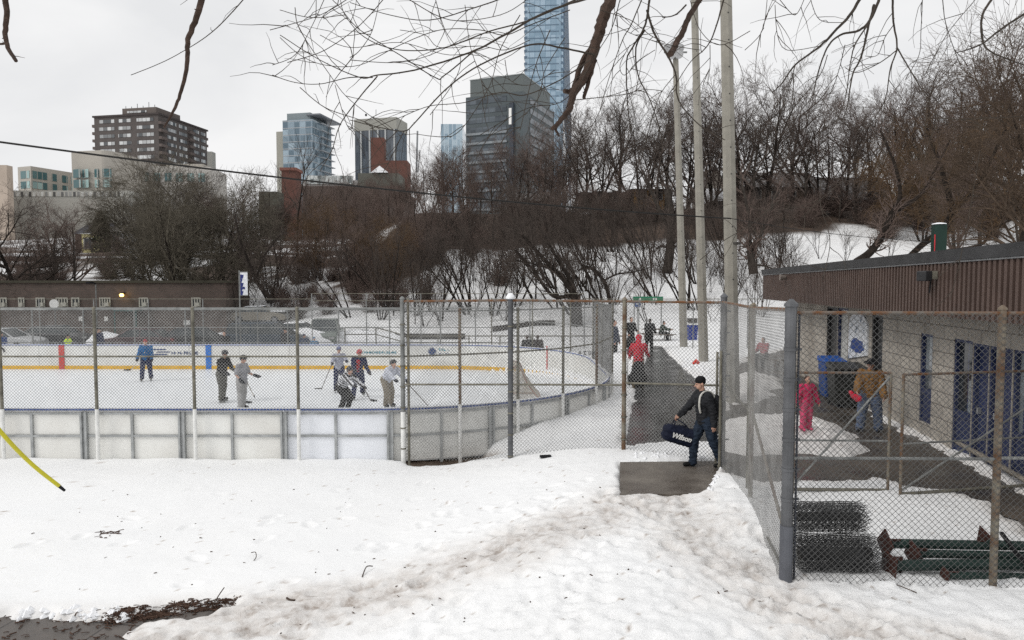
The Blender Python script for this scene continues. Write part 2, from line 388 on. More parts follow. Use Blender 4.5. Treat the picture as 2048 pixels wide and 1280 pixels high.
def snow_material():
    m, nt, b = newmat('trodden_snow')
    tc = nd(nt, 'ShaderNodeTexCoord')
    a1 = nd(nt, 'ShaderNodeAttribute'); a1.attribute_name = 'dirt'
    a2 = nd(nt, 'ShaderNodeAttribute'); a2.attribute_name = 'litter'
    n1 = nd(nt, 'ShaderNodeTexNoise', Scale=9.0, Detail=8.0, Roughness=0.7); nt.links.new(tc.outputs['Object'], n1.inputs['Vector'])
    n2 = nd(nt, 'ShaderNodeTexNoise', Scale=0.45, Detail=5.0); nt.links.new(tc.outputs['Object'], n2.inputs['Vector'])
    mr = nd(nt, 'ShaderNodeMapRange'); mr.inputs[1].default_value = 0.35; mr.inputs[2].default_value = 0.7
    nt.links.new(n1.outputs['Fac'], mr.inputs[0])
    base = mixc(nt, n2.outputs['Fac'], (0.85, 0.86, 0.87), (0.91, 0.91, 0.905))
    f = math_(nt, 'MULTIPLY', a1.outputs['Fac'], math_(nt, 'ADD', math_(nt, 'MULTIPLY', mr.outputs[0], 0.6), 0.65))
    f.node.use_clamp = True
    dcol = mixc(nt, math_(nt, 'POWER', f, 1.2), (0.67, 0.615, 0.56), (0.22, 0.17, 0.135))
    c = mixc(nt, f, base, dcol)
    n3 = nd(nt, 'ShaderNodeTexNoise', Scale=2.2, Detail=8.0, Roughness=0.75); nt.links.new(tc.outputs['Object'], n3.inputs['Vector'])
    lc = nd(nt, 'ShaderNodeValToRGB'); e = lc.color_ramp.elements
    e[0].position = 0.3; e[0].color = (0.035, 0.025, 0.02, 1); e[1].position = 0.62; e[1].color = (0.12, 0.085, 0.065, 1)
    e2 = e.new(0.72); e2.color = (0.45, 0.44, 0.44, 1)
    nt.links.new(n3.outputs['Fac'], lc.inputs['Fac'])
    c = mixc(nt, a2.outputs['Fac'], c, lc.outputs['Color'])
    nt.links.new(c, b.inputs['Base Color']); b.inputs['Roughness'].default_value = 0.75; b.inputs['Specular IOR Level'].default_value = 0.25
    n4 = nd(nt, 'ShaderNodeTexNoise', Scale=22.0, Detail=6.0, Roughness=0.7); nt.links.new(tc.outputs['Object'], n4.inputs['Vector'])
    n5 = nd(nt, 'ShaderNodeTexVoronoi', Scale=13.0); n5.feature = 'SMOOTH_F1'; nt.links.new(tc.outputs['Object'], n5.inputs['Vector'])
    hsum = math_(nt, 'ADD', math_(nt, 'MULTIPLY', n5.outputs['Distance'], 0.6), n4.outputs['Fac'])
    a3 = nd(nt, 'ShaderNodeAttribute'); a3.attribute_name = 'roughness_zone'
    bp = nd(nt, 'ShaderNodeBump', Strength=0.5, Distance=0.03); nt.links.new(math_(nt, 'MULTIPLY', hsum, a3.outputs['Fac']), bp.inputs['Height'])
    nt.links.new(bp.outputs['Normal'], b.inputs['Normal'])
    return m
gnd = npmesh('ground', V, Q, snow_material(), smooth=True)
rgh = np.clip(0.25 + 0.5 * tr_in + 0.75 * sst(-2, 1.5, XX) * sst(12.5, 9, YY) + 0.4 * sst(9.0, 7.5, YY), 0, 1.3)
for nm, arr in (('dirt', np.clip(dirt, 0, 1.3)), ('roughness_zone', rgh), ('litter', np.clip(lit, 0, 1))):
    at = gnd.data.attributes.new(nm, 'FLOAT', 'POINT'); at.data.foreach_set('value', arr.ravel().astype(np.float32))
tag(gnd, kind='structure')
_zi = None
def zs(x, y):
    """height of the snow surface as built"""
    i = min(max(np.searchsorted(xs, x) - 1, 0), nx - 2); j = min(max(np.searchsorted(ys, y) - 1, 0), ny - 2)
    u = (x - xs[i]) / (xs[i + 1] - xs[i]); v = (y - ys[j]) / (ys[j + 1] - ys[j])
    return float((Z[j, i] * (1 - u) + Z[j, i + 1] * u) * (1 - v) + (Z[j + 1, i] * (1 - u) + Z[j + 1, i + 1] * u) * v)
# paved sheets -----------------------------------------------------------
def wetmat(name, c1, c2, r1, r2, scale, brick=None, bumps=0.25):
    m, nt, b = newmat(name)
    tc = nd(nt, 'ShaderNodeTexCoord')
    n = nd(nt, 'ShaderNodeTexNoise', Scale=scale, Detail=8.0, Roughness=0.65); nt.links.new(tc.outputs['Object'], n.inputs['Vector'])
    mr = nd(nt, 'ShaderNodeMapRange'); mr.inputs[1].default_value = 0.38; mr.inputs[2].default_value = 0.62
    nt.links.new(n.outputs['Fac'], mr.inputs[0])
    c = mixc(nt, mr.outputs[0], c1, c2); h = n.outputs['Fac']
    if brick:
        br = nd(nt, 'ShaderNodeTexBrick'); br.inputs['Scale'].default_value = 1.0
        br.inputs['Brick Width'].default_value = brick[0]; br.inputs['Row Height'].default_value = brick[1]; br.inputs['Mortar Size'].default_value = brick[2]
        mp = nd(nt, 'ShaderNodeMapping'); mp.inputs['Rotation'].default_value = (0, 0, R(9)); nt.links.new(tc.outputs['Object'], mp.inputs['Vector'])
        nt.links.new(mp.outputs[0], br.inputs['Vector'])
        c = mixc(nt, math_(nt, 'MULTIPLY', br.outputs['Fac'], 0.6), c, (0.02, 0.02, 0.02))
    nt.links.new(c, b.inputs['Base Color']); b.inputs['Specular IOR Level'].default_value = 0.28
    rr = nd(nt, 'ShaderNodeMapRange'); rr.inputs[1].default_value = 0.4; rr.inputs[2].default_value = 0.6; rr.inputs[3].default_value = r1; rr.inputs[4].default_value = r2
    nt.links.new(n.outputs['Fac'], rr.inputs[0]); nt.links.new(rr.outputs[0], b.inputs['Roughness'])
    n2 = nd(nt, 'ShaderNodeTexNoise', Scale=60.0, Detail=4.0); nt.links.new(tc.outputs['Object'], n2.inputs['Vector'])
    bp = nd(nt, 'ShaderNodeBump', Strength=bumps, Distance=0.01); nt.links.new(n2.outputs['Fac'], bp.inputs['Height']); nt.links.new(bp.outputs['Normal'], b.inputs['Normal'])
    return m
def grow(poly, d):
    cx = sum(p[0] for p in poly) / len(poly); cy = sum(p[1] for p in poly) / len(poly)
    return [(cx + (p[0] - cx) * (1 + d / max(0.5, math.hypot(p[0] - cx, p[1] - cy))), cy + (p[1] - cy) * (1 + d / max(0.5, math.hypot(p[0] - cx, p[1] - cy)))) for p in poly]
def sheet(name, poly, z, m, th=0.05):
    o = MB().poly(poly, z - th, z).build(name, m); tag(o, kind='structure'); return o
sheet('walkway', grow(walk_poly, 0.45), -0.008, wetmat('wet_pavers', (0.018, 0.018, 0.018), (0.050, 0.049, 0.048), 0.08, 0.42, 0.8, (0.6, 0.3, 0.012)))
sheet('yard', grow(plaza_poly, 0.5), -0.014, wetmat('wet_yard', (0.040, 0.033, 0.028), (0.095, 0.077, 0.062), 0.25, 0.65, 0.9, (1.5, 1.5, 0.01)))
sheet('pad', pad_poly, 0.05, wetmat('wet_concrete_pad', (0.085, 0.07, 0.058), (0.19, 0.17, 0.148), 0.25, 0.75, 0.9), 0.14)
sheet('pavement', grow(front_poly, 0.4), -0.44, wetmat('wet_front_paving', (0.075, 0.066, 0.06), (0.14, 0.125, 0.115), 0.3, 0.6, 2.5, (1.2, 0.9, 0.015)))
sheet('parking_lot', grow(lot_poly, 0.5), -0.54, wetmat('wet_asphalt', (0.035, 0.035, 0.037), (0.08, 0.08, 0.08), 0.25, 0.6, 0.7))
def icemat():
    m, nt, b = newmat('scuffed_ice')
    tc = nd(nt, 'ShaderNodeTexCoord')
    n = nd(nt, 'ShaderNodeTexNoise', Scale=1.2, Detail=9.0, Roughness=0.7); n.inputs['Distortion'].default_value = 1.5
    nt.links.new(tc.outputs['Object'], n.inputs['Vector'])
    base = mixc(nt, n.outputs['Fac'], (0.74, 0.77, 0.79), (0.90, 0.91, 0.92)); w_ = None
    for k, (rz, sc) in enumerate(((20, 1.3), (75, 1.7), (130, 1.1))):
        mp = nd(nt, 'ShaderNodeMapping'); mp.inputs['Rotation'].default_value = (0, 0, R(rz)); nt.links.new(tc.outputs['Object'], mp.inputs['Vector'])
        wv = nd(nt, 'ShaderNodeTexWave', Scale=sc, Distortion=14.0, Detail=3.0); wv.inputs['Detail Scale'].default_value = 0.35; nt.links.new(mp.outputs[0], wv.inputs['Vector'])
        t = math_(nt, 'GREATER_THAN', wv.outputs['Fac'], 0.985); w_ = t if w_ is None else math_(nt, 'MAXIMUM', w_, t)
    nt.links.new(mixc(nt, math_(nt, 'MULTIPLY', w_, 0.4), base, (0.55, 0.6, 0.64)), b.inputs['Base Color'])
    b.inputs['Roughness'].default_value = 0.45; b.inputs['Specular IOR Level'].default_value = 0.3
    return m
sheet('ice', rink_outline(-0.01), ICEZ, icemat(), 0.06)

def GS(px, py):
    p = G(px, py, 0)
    for _ in range(12): p = G(px, py, zs(p.x, p.y))
    return p
# ================================================================== RINK BOARDS
M_board = mat('milky_board_plastic', (0.80, 0.80, 0.77), 0.4, 0, 0.07, 0.8, 0.05, 20, col2=(0.70, 0.69, 0.655))
def scuffs(m):
    nt = m.node_tree; b = nt.nodes['Principled BSDF']; src = b.inputs['Base Color'].links[0].from_socket
    tc = nd(nt, 'ShaderNodeTexCoord'); mp = nd(nt, 'ShaderNodeMapping'); mp.inputs['Scale'].default_value = (2.2, 2.2, 5.0); nt.links.new(tc.outputs['Object'], mp.inputs['Vector'])
    n = nd(nt, 'ShaderNodeTexNoise', Scale=3.0, Detail=9.0, Roughness=0.8); nt.links.new(mp.outputs[0], n.inputs['Vector'])
    mr = nd(nt, 'ShaderNodeMapRange'); mr.inputs[1].default_value = 0.60; mr.inputs[2].default_value = 0.72; mr.inputs[4].default_value = 0.45; nt.links.new(n.outputs['Fac'], mr.inputs[0])
    nt.links.new(mixc(nt, mr.outputs[0], src, (0.30, 0.29, 0.27)), b.inputs['Base Color'])
scuffs(M_board)
M_board2 = mat('board_back', (0.74, 0.72, 0.67), 0.45, 0, 0.1, 0.9, 0.05, 20, col2=(0.62, 0.60, 0.55))
M_boardn = mat('board_new_white', (0.80, 0.82, 0.86), 0.4, 0, 0.05, 0.9)
M_blue = mat('blue_cap', (0.02, 0.07, 0.30), 0.45, 0, 0.15, 3)
M_yellow = mat('yellow_kick', (0.72, 0.42, 0.03), 0.5, 0, 0.1, 4)
M_alu = mat('aluminium_frame', (0.36, 0.37, 0.37), 0.45, 0.35, 0.2, 4, 0.1, 30)
BH = 1.17; BT = ICEZ + BH
def resample(pts, step):
    out = [Vector((*pts[0], 0))]
    for a, b in zip(pts[:-1], pts[1:]):
        a = Vector((*a, 0)); b = Vector((*b, 0)); n = max(1, int(round((b - a).length / step)))
        for i in range(1, n + 1): out.append(a.lerp(b, i / n))
    return out
def ribbon(mb, pts, off0, off1, z0, z1, closed=False):
    """wall along a polyline; offset measured outwards (to the right-hand side of travel)"""
    n = len(pts); A = []; B = []
    for i, p in enumerate(pts):
        d = (pts[min(i + 1, n - 1)] - pts[max(i - 1, 0)]); d.z = 0; d.normalize()
        nn = Vector((d.y, -d.x, 0)); A.append(p + nn * off0); B.append(p + nn * off1)
    vs = [(a.x, a.y, z0) for a in A] + [(a.x, a.y, z1) for a in A] + [(b.x, b.y, z0) for b in B] + [(b.x, b.y, z1) for b in B]
    fs = []
    for i in range(n - 1):
        fs += [(i, i + 1, n + i + 1, n + i), (2 * n + i, 3 * n + i, 3 * n + i + 1, 2 * n + i + 1), (n + i, n + i + 1, 3 * n + i + 1, 3 * n + i), (i, 2 * n + i, 2 * n + i + 1, i + 1)]
    fs += [(0, n, 3 * n, 2 * n), (n - 1, 3 * n - 1, 4 * n - 1, 2 * n - 1)]
    mb.add(vs, fs)
RX0 = -31.0
rko = [Vector((*p, 0)) for p in rink_outline(0, 16, RX0)]
rboards = empty('rink_boards', (0, 0, 0), 0, 'white dasher boards with blue cap running round the outdoor hockey rink', 'rink boards')
# panels: near straight run split so that every panel is its own piece
def path_len(pts): return [0] + list(np.cumsum([(b - a).length for a, b in zip(pts[:-1], pts[1:])]))
dense = []
for a, b in zip(rko[:-1], rko[1:]):
    k = max(1, int((b - a).length / 0.3)); dense += [a.lerp(b, i / k) for i in range(k)]
dense.append(rko[-1]); Ls = path_len(dense)
def at_len(s):
    k = min(max(np.searchsorted(Ls, s) - 1, 0), len(dense) - 2); t = (s - Ls[k]) / (Ls[k + 1] - Ls[k]); return dense[k].lerp(dense[k + 1], t)
def sub_path(s0, s1):
    pts = [at_len(s0)] + [dense[i] for i in range(len(dense)) if s0 + 1e-3 < Ls[i] < s1 - 1e-3] + [at_len(s1)]; return pts
# joints in the photograph stand at these pixels of the near run
jx = [XY(px, RK['y0'], 860) for px in (-35, 170, 365, 568, 778)]
s_of = lambda x: x - RX0
joints = [s_of(jx[0]) - 2.42 * k for k in range(7, 0, -1)] + [s_of(x) for x in jx]
step = 2.44
while joints[-1] + step < Ls[-1]: joints.append(joints[-1] + step)
joints = [0.0] + [j for j in joints if j > 0.3] + [Ls[-1]]
for k in range(len(joints) - 1):
    s0, s1 = joints[k], joints[k + 1]
    mb = MB(); ribbon(mb, sub_path(s0 + 0.01, s1 - 0.01), 0.0, 0.03, ICEZ - 0.02, BT)
    right = at_len((s0 + s1) / 2).x > -5.0 and at_len((s0 + s1) / 2).y < 22
    mb.build('panel', M_boardn if abs(at_len((s0 + s1) / 2).x - (jx[3] + jx[4]) / 2) < 0.3 and at_len(s0).y < 20 else M_board, rboards)
    # frame behind: rails, mid stud and the paired joint posts
    if at_len(s0).y < 27 and at_len(s1).y < 28 and at_len(s1).x > -14:
        fr = MB(); ribbon(fr, sub_path(s0 + 0.06, s1 - 0.06), 0.033, 0.075, ICEZ + 0.55, ICEZ + 0.60)
        ribbon(fr, sub_path(s0 + 0.06, s1 - 0.06), 0.033, 0.075, BT - 0.09, BT - 0.05)
        mid = at_len((s0 + s1) / 2); d = (at_len((s0 + s1) / 2 + 0.05) - at_len((s0 + s1) / 2 - 0.05)).normalized(); nn = Vector((d.y, -d.x, 0))
        fr.box(mid + nn * 0.058 + Vector((0, 0, ICEZ + BH / 2 - 0.08)), (0.055, 0.05, BH + 0.05), math.atan2(d.y, d.x))
        fr.build('frame', M_alu, rboards)
        p = at_len(s0 + 0.03); d = (at_len(s0 + 0.08) - at_len(max(0, s0 - 0.02))).normalized(); nn = Vector((d.y, -d.x, 0)); rz = math.atan2(d.y, d.x)
        st = MB()
        for o in (-0.055, 0.05): st.box(p + d * o + nn * 0.075 + Vector((0, 0, ICEZ + BH / 2 - 0.12)), (0.045, 0.09, BH + 0.18), rz)
        st.box(p + d * -0.005 + nn * 0.06 + Vector((0, 0, ICEZ + BH / 2 - 0.12)), (0.07, 0.05, BH + 0.15), rz)
        st.build('post', M_alu, rboards)
mb = MB(); ribbon(mb, dense, -0.035, 0.055, BT + 0.002, BT + 0.035); mb.build('top_rail', M_blue, rboards); mb = MB(); ribbon(mb, dense, -0.03, 0.04, BT + 0.037, BT + 0.055); mb.build('frost_strip', M_snowtop, rboards)
mb = MB(); ribbon(mb, dense, -0.02, -0.001, ICEZ + 0.002, ICEZ + 0.17); mb.build('kick_strip', M_yellow, rboards)
M_redm = mat('goal_line_red', (0.55, 0.07, 0.06), 0.5, 0, 0.1, 4); M_bluem = mat('line_blue', (0.02, 0.16, 0.55), 0.5, 0, 0.1, 4)
yf = RK['y1'] - 0.004
def onboard(px, py0, py1, w, m, nm='marking'):
    x = XY(px, yf, 700); MB().bb(x - w / 2, x + w / 2, yf - 0.024, yf - 0.006, ICEZ + 0.003, BT - 0.002).build(nm, m, rboards)
onboard(123, 0, 0, 0.27, M_redm, 'red_line_mark'); onboard(417, 0, 0, 0.27, M_bluem, 'blue_line_mark'); 
def arcpt(px, py): return XY(px, yf, py)
M_ink = mat('board_ink', (0.02, 0.05, 0.16), 0.5, 0, 0.2, 8); M_inkb = mat('board_ink_black', (0.03, 0.03, 0.035), 0.5); M_inkt = mat('board_ink_teal', (0.05, 0.25, 0.33), 0.5)
def px_to_board(px, py): q = D(px, py, yf - 0.008); return q
def decal(name, pieces, m, th=0.008):
    mb = MB()
    for pl in pieces:
        mb.extr([px_to_board(a, b) for a, b in pl], (0, -th, 0))
    return mb.build(name, m, rboards)
def rr_(x0, y0, x1, y1, sk=0): return [(x0 + sk, y0), (x1 + sk, y0), (x1, y1), (x0, y1)]
leaf = [(0, -10), (2, -6.5), (5, -8), (4.4, -4), (8, -4.6), (7, -1.8), (9.5, 0.5), (5, 3), (6, 5.4), (1, 4.6), (1, 9), (-1, 9), (-1, 4.6), (-6, 5.4), (-5, 3), (-9.5, 0.5), (-7, -1.8), (-8, -4.6), (-4.4, -4), (-5, -8), (-2, -6.5)]
decal('leaf_emblem', [[(864 + a * 0.95, 704 + b) for a, b in leaf]], M_ink)
def fake_text(x0, x1, y0, y1, seed, cw=6.0):
    r = random.Random(seed); out = []; x = x0
    while x < x1:
        w = cw * r.uniform(0.55, 0.85); t = (y1 - y0) * 0.28; k = r.randint(0, 4); s = w * 0.32
        out.append(rr_(x, y0, x + s, y1))
        if k in (0, 2): out.append(rr_(x + s, y0, x + w, y0 + t))
        if k in (0, 1): out.append(rr_(x + s, y1 - t, x + w, y1))
        if k in (2, 3): out.append(rr_(x + s, (y0 + y1 - t) / 2, x + w, (y0 + y1 + t) / 2))
        if k in (3, 4): out.append(rr_(x + w - s, y0, x + w, y1))
        x += cw if r.random() > 0.14 else cw * 1.5
    return out
decal('advert_lettering', fake_text(878, 918, 697, 702, 1, 5), M_inkt)
decal('advert_lettering', fake_text(878, 922, 706, 711, 2, 5), M_ink)
decal('advert_lettering', [[(957, 708), (960, 699), (962, 699), (965, 708), (963, 708), (961, 703), (959, 708)], rr_(968, 700, 988, 702), rr_(968, 706, 988, 708), rr_(968, 702, 970, 706), rr_(986, 702, 988, 706)], M_inkb)
decal('advert_lettering', [rr_(305, 698, 330, 700, 3), rr_(312, 703, 338, 705, 3), rr_(306, 708, 332, 710, 3)] + fake_text(343, 362, 704, 708, 4, 5) + fake_text(368, 396, 703, 709, 5, 4.5), M_ink)
decal('advert_lettering', fake_text(718, 790, 703, 707, 6, 5), M_inkt)
decal('advert_lettering', [[(3 + 7 * math.cos(t * math.pi / 5), 704 + 9 * math.sin(t * math.pi / 5)) for t in range(3, 11)] + [(3 + 4 * math.cos(t * math.pi / 5), 704 + 6 * math.sin(t * math.pi / 5)) for t in range(10, 2, -1)]], M_inkb)
# writing on the curved end
def on_curve(px, py):
    x1, y1, r = RK['x1'], RK['y1'], RK['r']; best = None; d = ray(px, py)
    cx, cy = x1 - r, y1 - r; o = Vector((0, 0)); dd = Vector((d.x, d.y)); a = dd.dot(dd); b = -2 * (dd.x * cx + dd.y * cy); c = cx * cx + cy * cy - (r - 0.012) ** 2
    t = (-b + math.sqrt(max(0, b * b - 4 * a * c))) / (2 * a); return Vector((d.x * t, d.y * t, CAMZ + d.z * t))
def decal_c(name, pieces, m):
    mb = MB()
    for pl in pieces:
        P = [on_curve(a, b) for a, b in pl]; q = on_curve(*pl[0]); nrm = Vector((RK['x1'] - RK['r'] - q.x, RK['y1'] - RK['r'] - q.y, 0)).normalized()
        mb.extr(P, nrm * 0.008)
    mb.build(name, m, rboards)
decal_c('advert_lettering', fake_text(1158, 1206, 702, 710, 8, 6.5), M_inkb)
decal_c('tick_emblem', [[(1213, 716), (1217, 724), (1228, 706), (1218, 718), (1215, 712)]], M_inkb)
decal_c('goal_line_mark', [rr_(1093, 692, 1095, 739)], M_redm)

# ================================================================== CHAIN LINK
def link_mesh(name, panels, m, parent, r=0.0028, cell=0.075, depth=0.004):
    """panels: (A, B, zA0, zB0, zA1, zB1): square mesh of straight crossing wires set on the diagonal"""
    P0 = []; P1 = []
    for A, B, za0, zb0, za1, zb1 in panels:
        A = Vector((A[0], A[1], 0)); B = Vector((B[0], B[1], 0)); w = (B - A).length; h = ((za1 - za0) + (zb1 - zb0)) / 2
        d = (B - A) / w; nn = Vector((-d.y, d.x, 0))
        def pt(u, v, off):
            t = u / w; z0 = za0 + (zb0 - za0) * t; z1 = za1 + (zb1 - za1) * t
            p = A + d * u + nn * off; return (p.x, p.y, z0 + (z1 - z0) * (v / h))
        k = -h
        while k < w:
            u0, v0 = (k, 0) if k >= 0 else (0, -k); u1, v1 = k + h, h
            if u1 > w: v1 -= u1 - w; u1 = w
            if u1 - u0 > 0.005:
                P0.append(pt(u0, v0, depth)); P1.append(pt(u1, v1, depth))
                P0.append(pt(w - u0, v0, -depth)); P1.append(pt(w - u1, v1, -depth))
            k += cell
    n = len(P0); V_, Q_ = segs_mesh(P0, P1, [r] * n, [r] * n, 4)
    return npmesh(name, V_, Q_, m, parent)
def post_(parent, x, y, z0, z1, r, m, cap=True, name='post', n=12):
    mb = MB().tube([(x, y, z0), (x, y, z1)], r, n)
    if cap: mb.tube([(x, y, z1), (x, y, z1 + r * 0.5), (x, y, z1 + r * 1.3)], [r * 1.25, r * 1.15, r * 0.3], n)
    return mb.build(name, m, parent, smooth=False)
def rail_(parent, a, b, r, m, name='rail'): return MB().tube([a, b], r, 8).build(name, m, parent)
M_wirec = mat('compound_wire', (0.12, 0.12, 0.118), 0.6, 0.3, 0.3, 3)
# --- near rink fence, left run (posts with white lower sleeves)
fl = empty('rink_fence', (-5, 15.8, -0.5), 0, 'tall chain-link fence with white-sleeved posts in front of the near rink boards', 'fence')
fl_inv = Matrix.Translation(Vector((5, -15.8, 0.5)))
def under(e, o):
    """parent keeping world place"""
    o.parent = e; o.matrix_parent_inverse = (Matrix.Translation(e.location) @ Matrix.Rotation(e.rotation_euler.z, 4, 'Z')).inverted(); return o
YL = 15.86; ZTL = ZY(617, YL)
pxs = [-190, 2, 192, 388, 596, 806]
lx = [XY(p, YL, 760) for p in pxs]
lx = [lx[0] - 2.2 * k for k in (2, 1)] + lx
for i, x in enumerate(lx[:-1]):
    z0 = zs(x, YL) - 0.3
    under(fl, post_(None, x, YL, z0, ZTL, 0.036, M_galvd, name='post'))
    slv = under(fl, MB().tube([(x, YL, z0), (x, YL, BT + 0.06)], 0.043, 12).build('post_sleeve', M_white))
for i in range(len(lx) - 1):
    under(fl, rail_(None, (lx[i], YL, ZTL - 0.02), (lx[i + 1], YL, ZTL - 0.02), 0.021, M_galv))
    under(fl, rail_(None, (lx[i], YL, ZY(713, YL)), (lx[i + 1], YL, ZY(713, YL)), 0.021, M_galvd))
under(fl, link_mesh('chain_link_mesh', [((lx[i], YL + 0.04), (lx[i + 1], YL + 0.04), BT - 0.02, BT - 0.02, ZTL - 0.02, ZTL - 0.02) for i in range(len(lx) - 1)], M_wire, None, 0.0040))
# --- curved run behind the straight fence
fc = empty('curved_rink_fence', (1, 17, -0.5), 0, 'chain-link fence on rusty posts bending round the near right corner of the rink boards', 'fence')
def bpt(px, lo=16.0, off=0.14):
    best = None
    for s in np.arange(24, Ls[-1], 0.02):
        p = at_len(s)
        if p.y > RK['y0'] + RK['r'] + 0.2: break
        d = (at_len(s + 0.02) - at_len(s - 0.02)).normalized(); q = p + Vector((d.y, -d.x, 0)) * off
        e = abs(1024 + F * q.x / (q.y * 1.0) - px)
        if best is None or e < best[0]: best = (e, q, s)
    return best[1]
cps = [Vector((lx[-1], YL, 0))] + [bpt(px) for px in (920, 1036, 1127, 1194, 1236)]
zt = [ZTL] * 6
for i, q in enumerate(cps):
    if i == 0: continue
    z0 = zs(q.x, q.y) - 0.3
    under(fc, post_(None, q.x, q.y, z0, ZTL - 0.05, 0.036, M_rustpost if i in (1, 4) else M_galvd))
    under(fc, MB().tube([(q.x, q.y, z0), (q.x, q.y, BT + 0.1)], 0.043, 12).build('post_sleeve', M_white))
for a, b in zip(cps[:-1], cps[1:]):
    under(fc, rail_(None, (a.x, a.y, ZY(713, YL)), (b.x, b.y, ZY(713, YL)), 0.021, M_galvd))
    under(fc, rail_(None, (a.x, a.y, ZTL - 0.07), (b.x, b.y, ZTL - 0.07), 0.019, M_galv))
under(fc, link_mesh('chain_link_mesh', [((a.x, a.y + .03), (b.x, b.y + .03), BT, BT, ZTL - 0.08, ZTL - 0.08) for a, b in zip(cps[:-1], cps[1:])], M_wire, None, 0.0029))
# end run of the rink fence going away beside the walkway
fe = empty('rink_end_fence', (3.3, 26, 0), 0, 'chain-link fence closing the right end of the rink beside the walkway', 'fence')
eps = []
for s in np.arange(0, Ls[-1], 0.02):
    p = at_len(s)
    if p.x > -1 and p.y > 21.0 and p.y < 33.4: eps.append(p + Vector((0.16, 0.1, 0)))
eps = [cps[-1]] + eps[60::130] + [Vector((-1.0, 33.72, 0))]
ZE = 2.95
for i, q in enumerate(eps):
    if i: under(fe, post_(None, q.x, q.y, ICEZ - 0.2, ZE, 0.032, M_galvd))
for a, b in zip(eps[:-1], eps[1:]):
    under(fe, rail_(None, (a.x, a.y, ZE - 0.02), (b.x, b.y, ZE - 0.02), 0.02, M_galv)); under(fe, rail_(None, (a.x, a.y, 1.9), (b.x, b.y, 1.9), 0.02, M_galv))
under(fe, link_mesh('chain_link_mesh', [((a.x, a.y), (b.x, b.y), BT, BT, ZE - 0.02, ZE - 0.02) for a, b in zip(eps[:-1], eps[1:])], M_wired, None, 0.0028))
# --- far rink fence
fb = empty('far_rink_fence', (-9, 33.8, 0), 0, 'chain-link fence standing behind the far boards of the rink', 'fence')
YF = 33.75; ZF = ZY(616, YF); xf = [-1.0 - 2.5 * k for k in range(0, 11)]
zb_ = 0.72
for x in xf[1:]: under(fb, post_(None, x, YF, ICEZ - 0.1, ZF, 0.034, M_galv, False))
for a, b in zip(xf[:-1], xf[1:]):
    for z, r in ((ZF, 0.026), (ZY(655, YF), 0.02), (BT + 0.12, 0.02)): under(fb, rail_(None, (a, YF, z), (b, YF, z), r, M_galv))
under(fb, link_mesh('chain_link_mesh', [((b, YF + 0.03), (a, YF + 0.03), BT, BT, ZF, ZF) for a, b in zip(xf[:-1], xf[1:])], M_wirel, None, 0.0018, 0.085))
# upper tall thin fence further behind with a higher rail
fu = empty('tall_park_fence', (-5, 38.5, 0), 0, 'tallest thin wire fence beyond the far boards, its rails above the other fences', 'fence')
YU = 38.6; ZU = ZY(598, YU); xu = [-29.5 + 3.05 * k for k in range(0, 17)]
for x in xu: under(fu, post_(None, x, YU, ICEZ - 0.2, ZU if (x < -14 or x > -2) else ZU + 0.3, 0.03, M_galv, False))
for a, b in zip(xu[:-1], xu[1:]):
    if a < -12.5 or a > 3.5:
        under(fu, rail_(None, (a, YU, ZU), (b, YU, ZU), 0.016, M_galvd))
    else:
        under(fu, rail_(None, (a, YU, ZU + 0.3), (b, YU, ZU + 0.3), 0.016, M_galvd))
        if a < 3.6 : under(fu, rail_(None, (a, YU, ZU - 0.1), (b, YU, ZU - 0.1), 0.016, M_galvd))
under(fu, link_mesh('chain_link_mesh', [((a, YU + 0.03), (b, YU + 0.03), 0.6, 0.6, ZU, ZU) for a, b in zip(xu[:-1], xu[1:])], M_wired, None, 0.0015, 0.1))
# --- straight tall fence: corner posts at 806, 1020, 1247, gate post 1437
fs = empty('gate_fence', (0, 15, 0), 0, 'tall chain-link fence with rusty top rail standing between the rink corner and the gate post', 'fence')
S = [Vector((lx[-1], YL - 0.03, -0.5)), G(1021, 922, -0.30), G(1247, 905, -0.0), G(1437, 934, 0.0)]
ZS = [ZY(600, S[0].y), ZY(598, S[1].y), ZY(600, S[2].y), ZY(602, S[3].y)]
under(fs, post_(None, S[0].x, S[0].y, -0.9, ZS[0] + 0.02, 0.05, M_galv))
under(fs, MB().tube([(S[0].x + 0.0, S[0].y - 0.0, -0.9), (S[0].x, S[0].y, BT)], 0.056, 12).build('post_sleeve', M_white))
under(fs, post_(None, S[0].x + 0.13, S[0].y + 0.02, -0.9, ZS[0], 0.03, M_galvd))
under(fs, post_(None, S[1].x, S[1].y, -0.7, ZS[1] - 0.02, 0.058, M_galvb))
cap = MB(); cap.tube([(S[1].x, S[1].y, ZS[1]), (S[1].x, S[1].y, ZS[1] + 0.05), (S[1].x, S[1].y, ZS[1] + 0.13)], [0.10, 0.10, 0.04], 14); under(fs, cap.build('snow_cap', M_snowtop, smooth=True))
under(fs, post_(None, S[2].x, S[2].y, -0.3, ZS[2], 0.048, M_rustpost))
for i in range(3):
    a, b = S[i], S[i + 1]
    under(fs, rail_(None, (a.x, a.y, ZS[i] - 0.03), (b.x, b.y, ZS[i + 1] - 0.03), 0.026, M_rust, 'top_rail'))
    za = ZY(769 if i < 2 else 766, a.y); zb2 = ZY((769, 770, 771)[i], b.y)
    under(fs, rail_(None, (a.x, a.y, za), (b.x, b.y, zb2), 0.022, M_galvd))
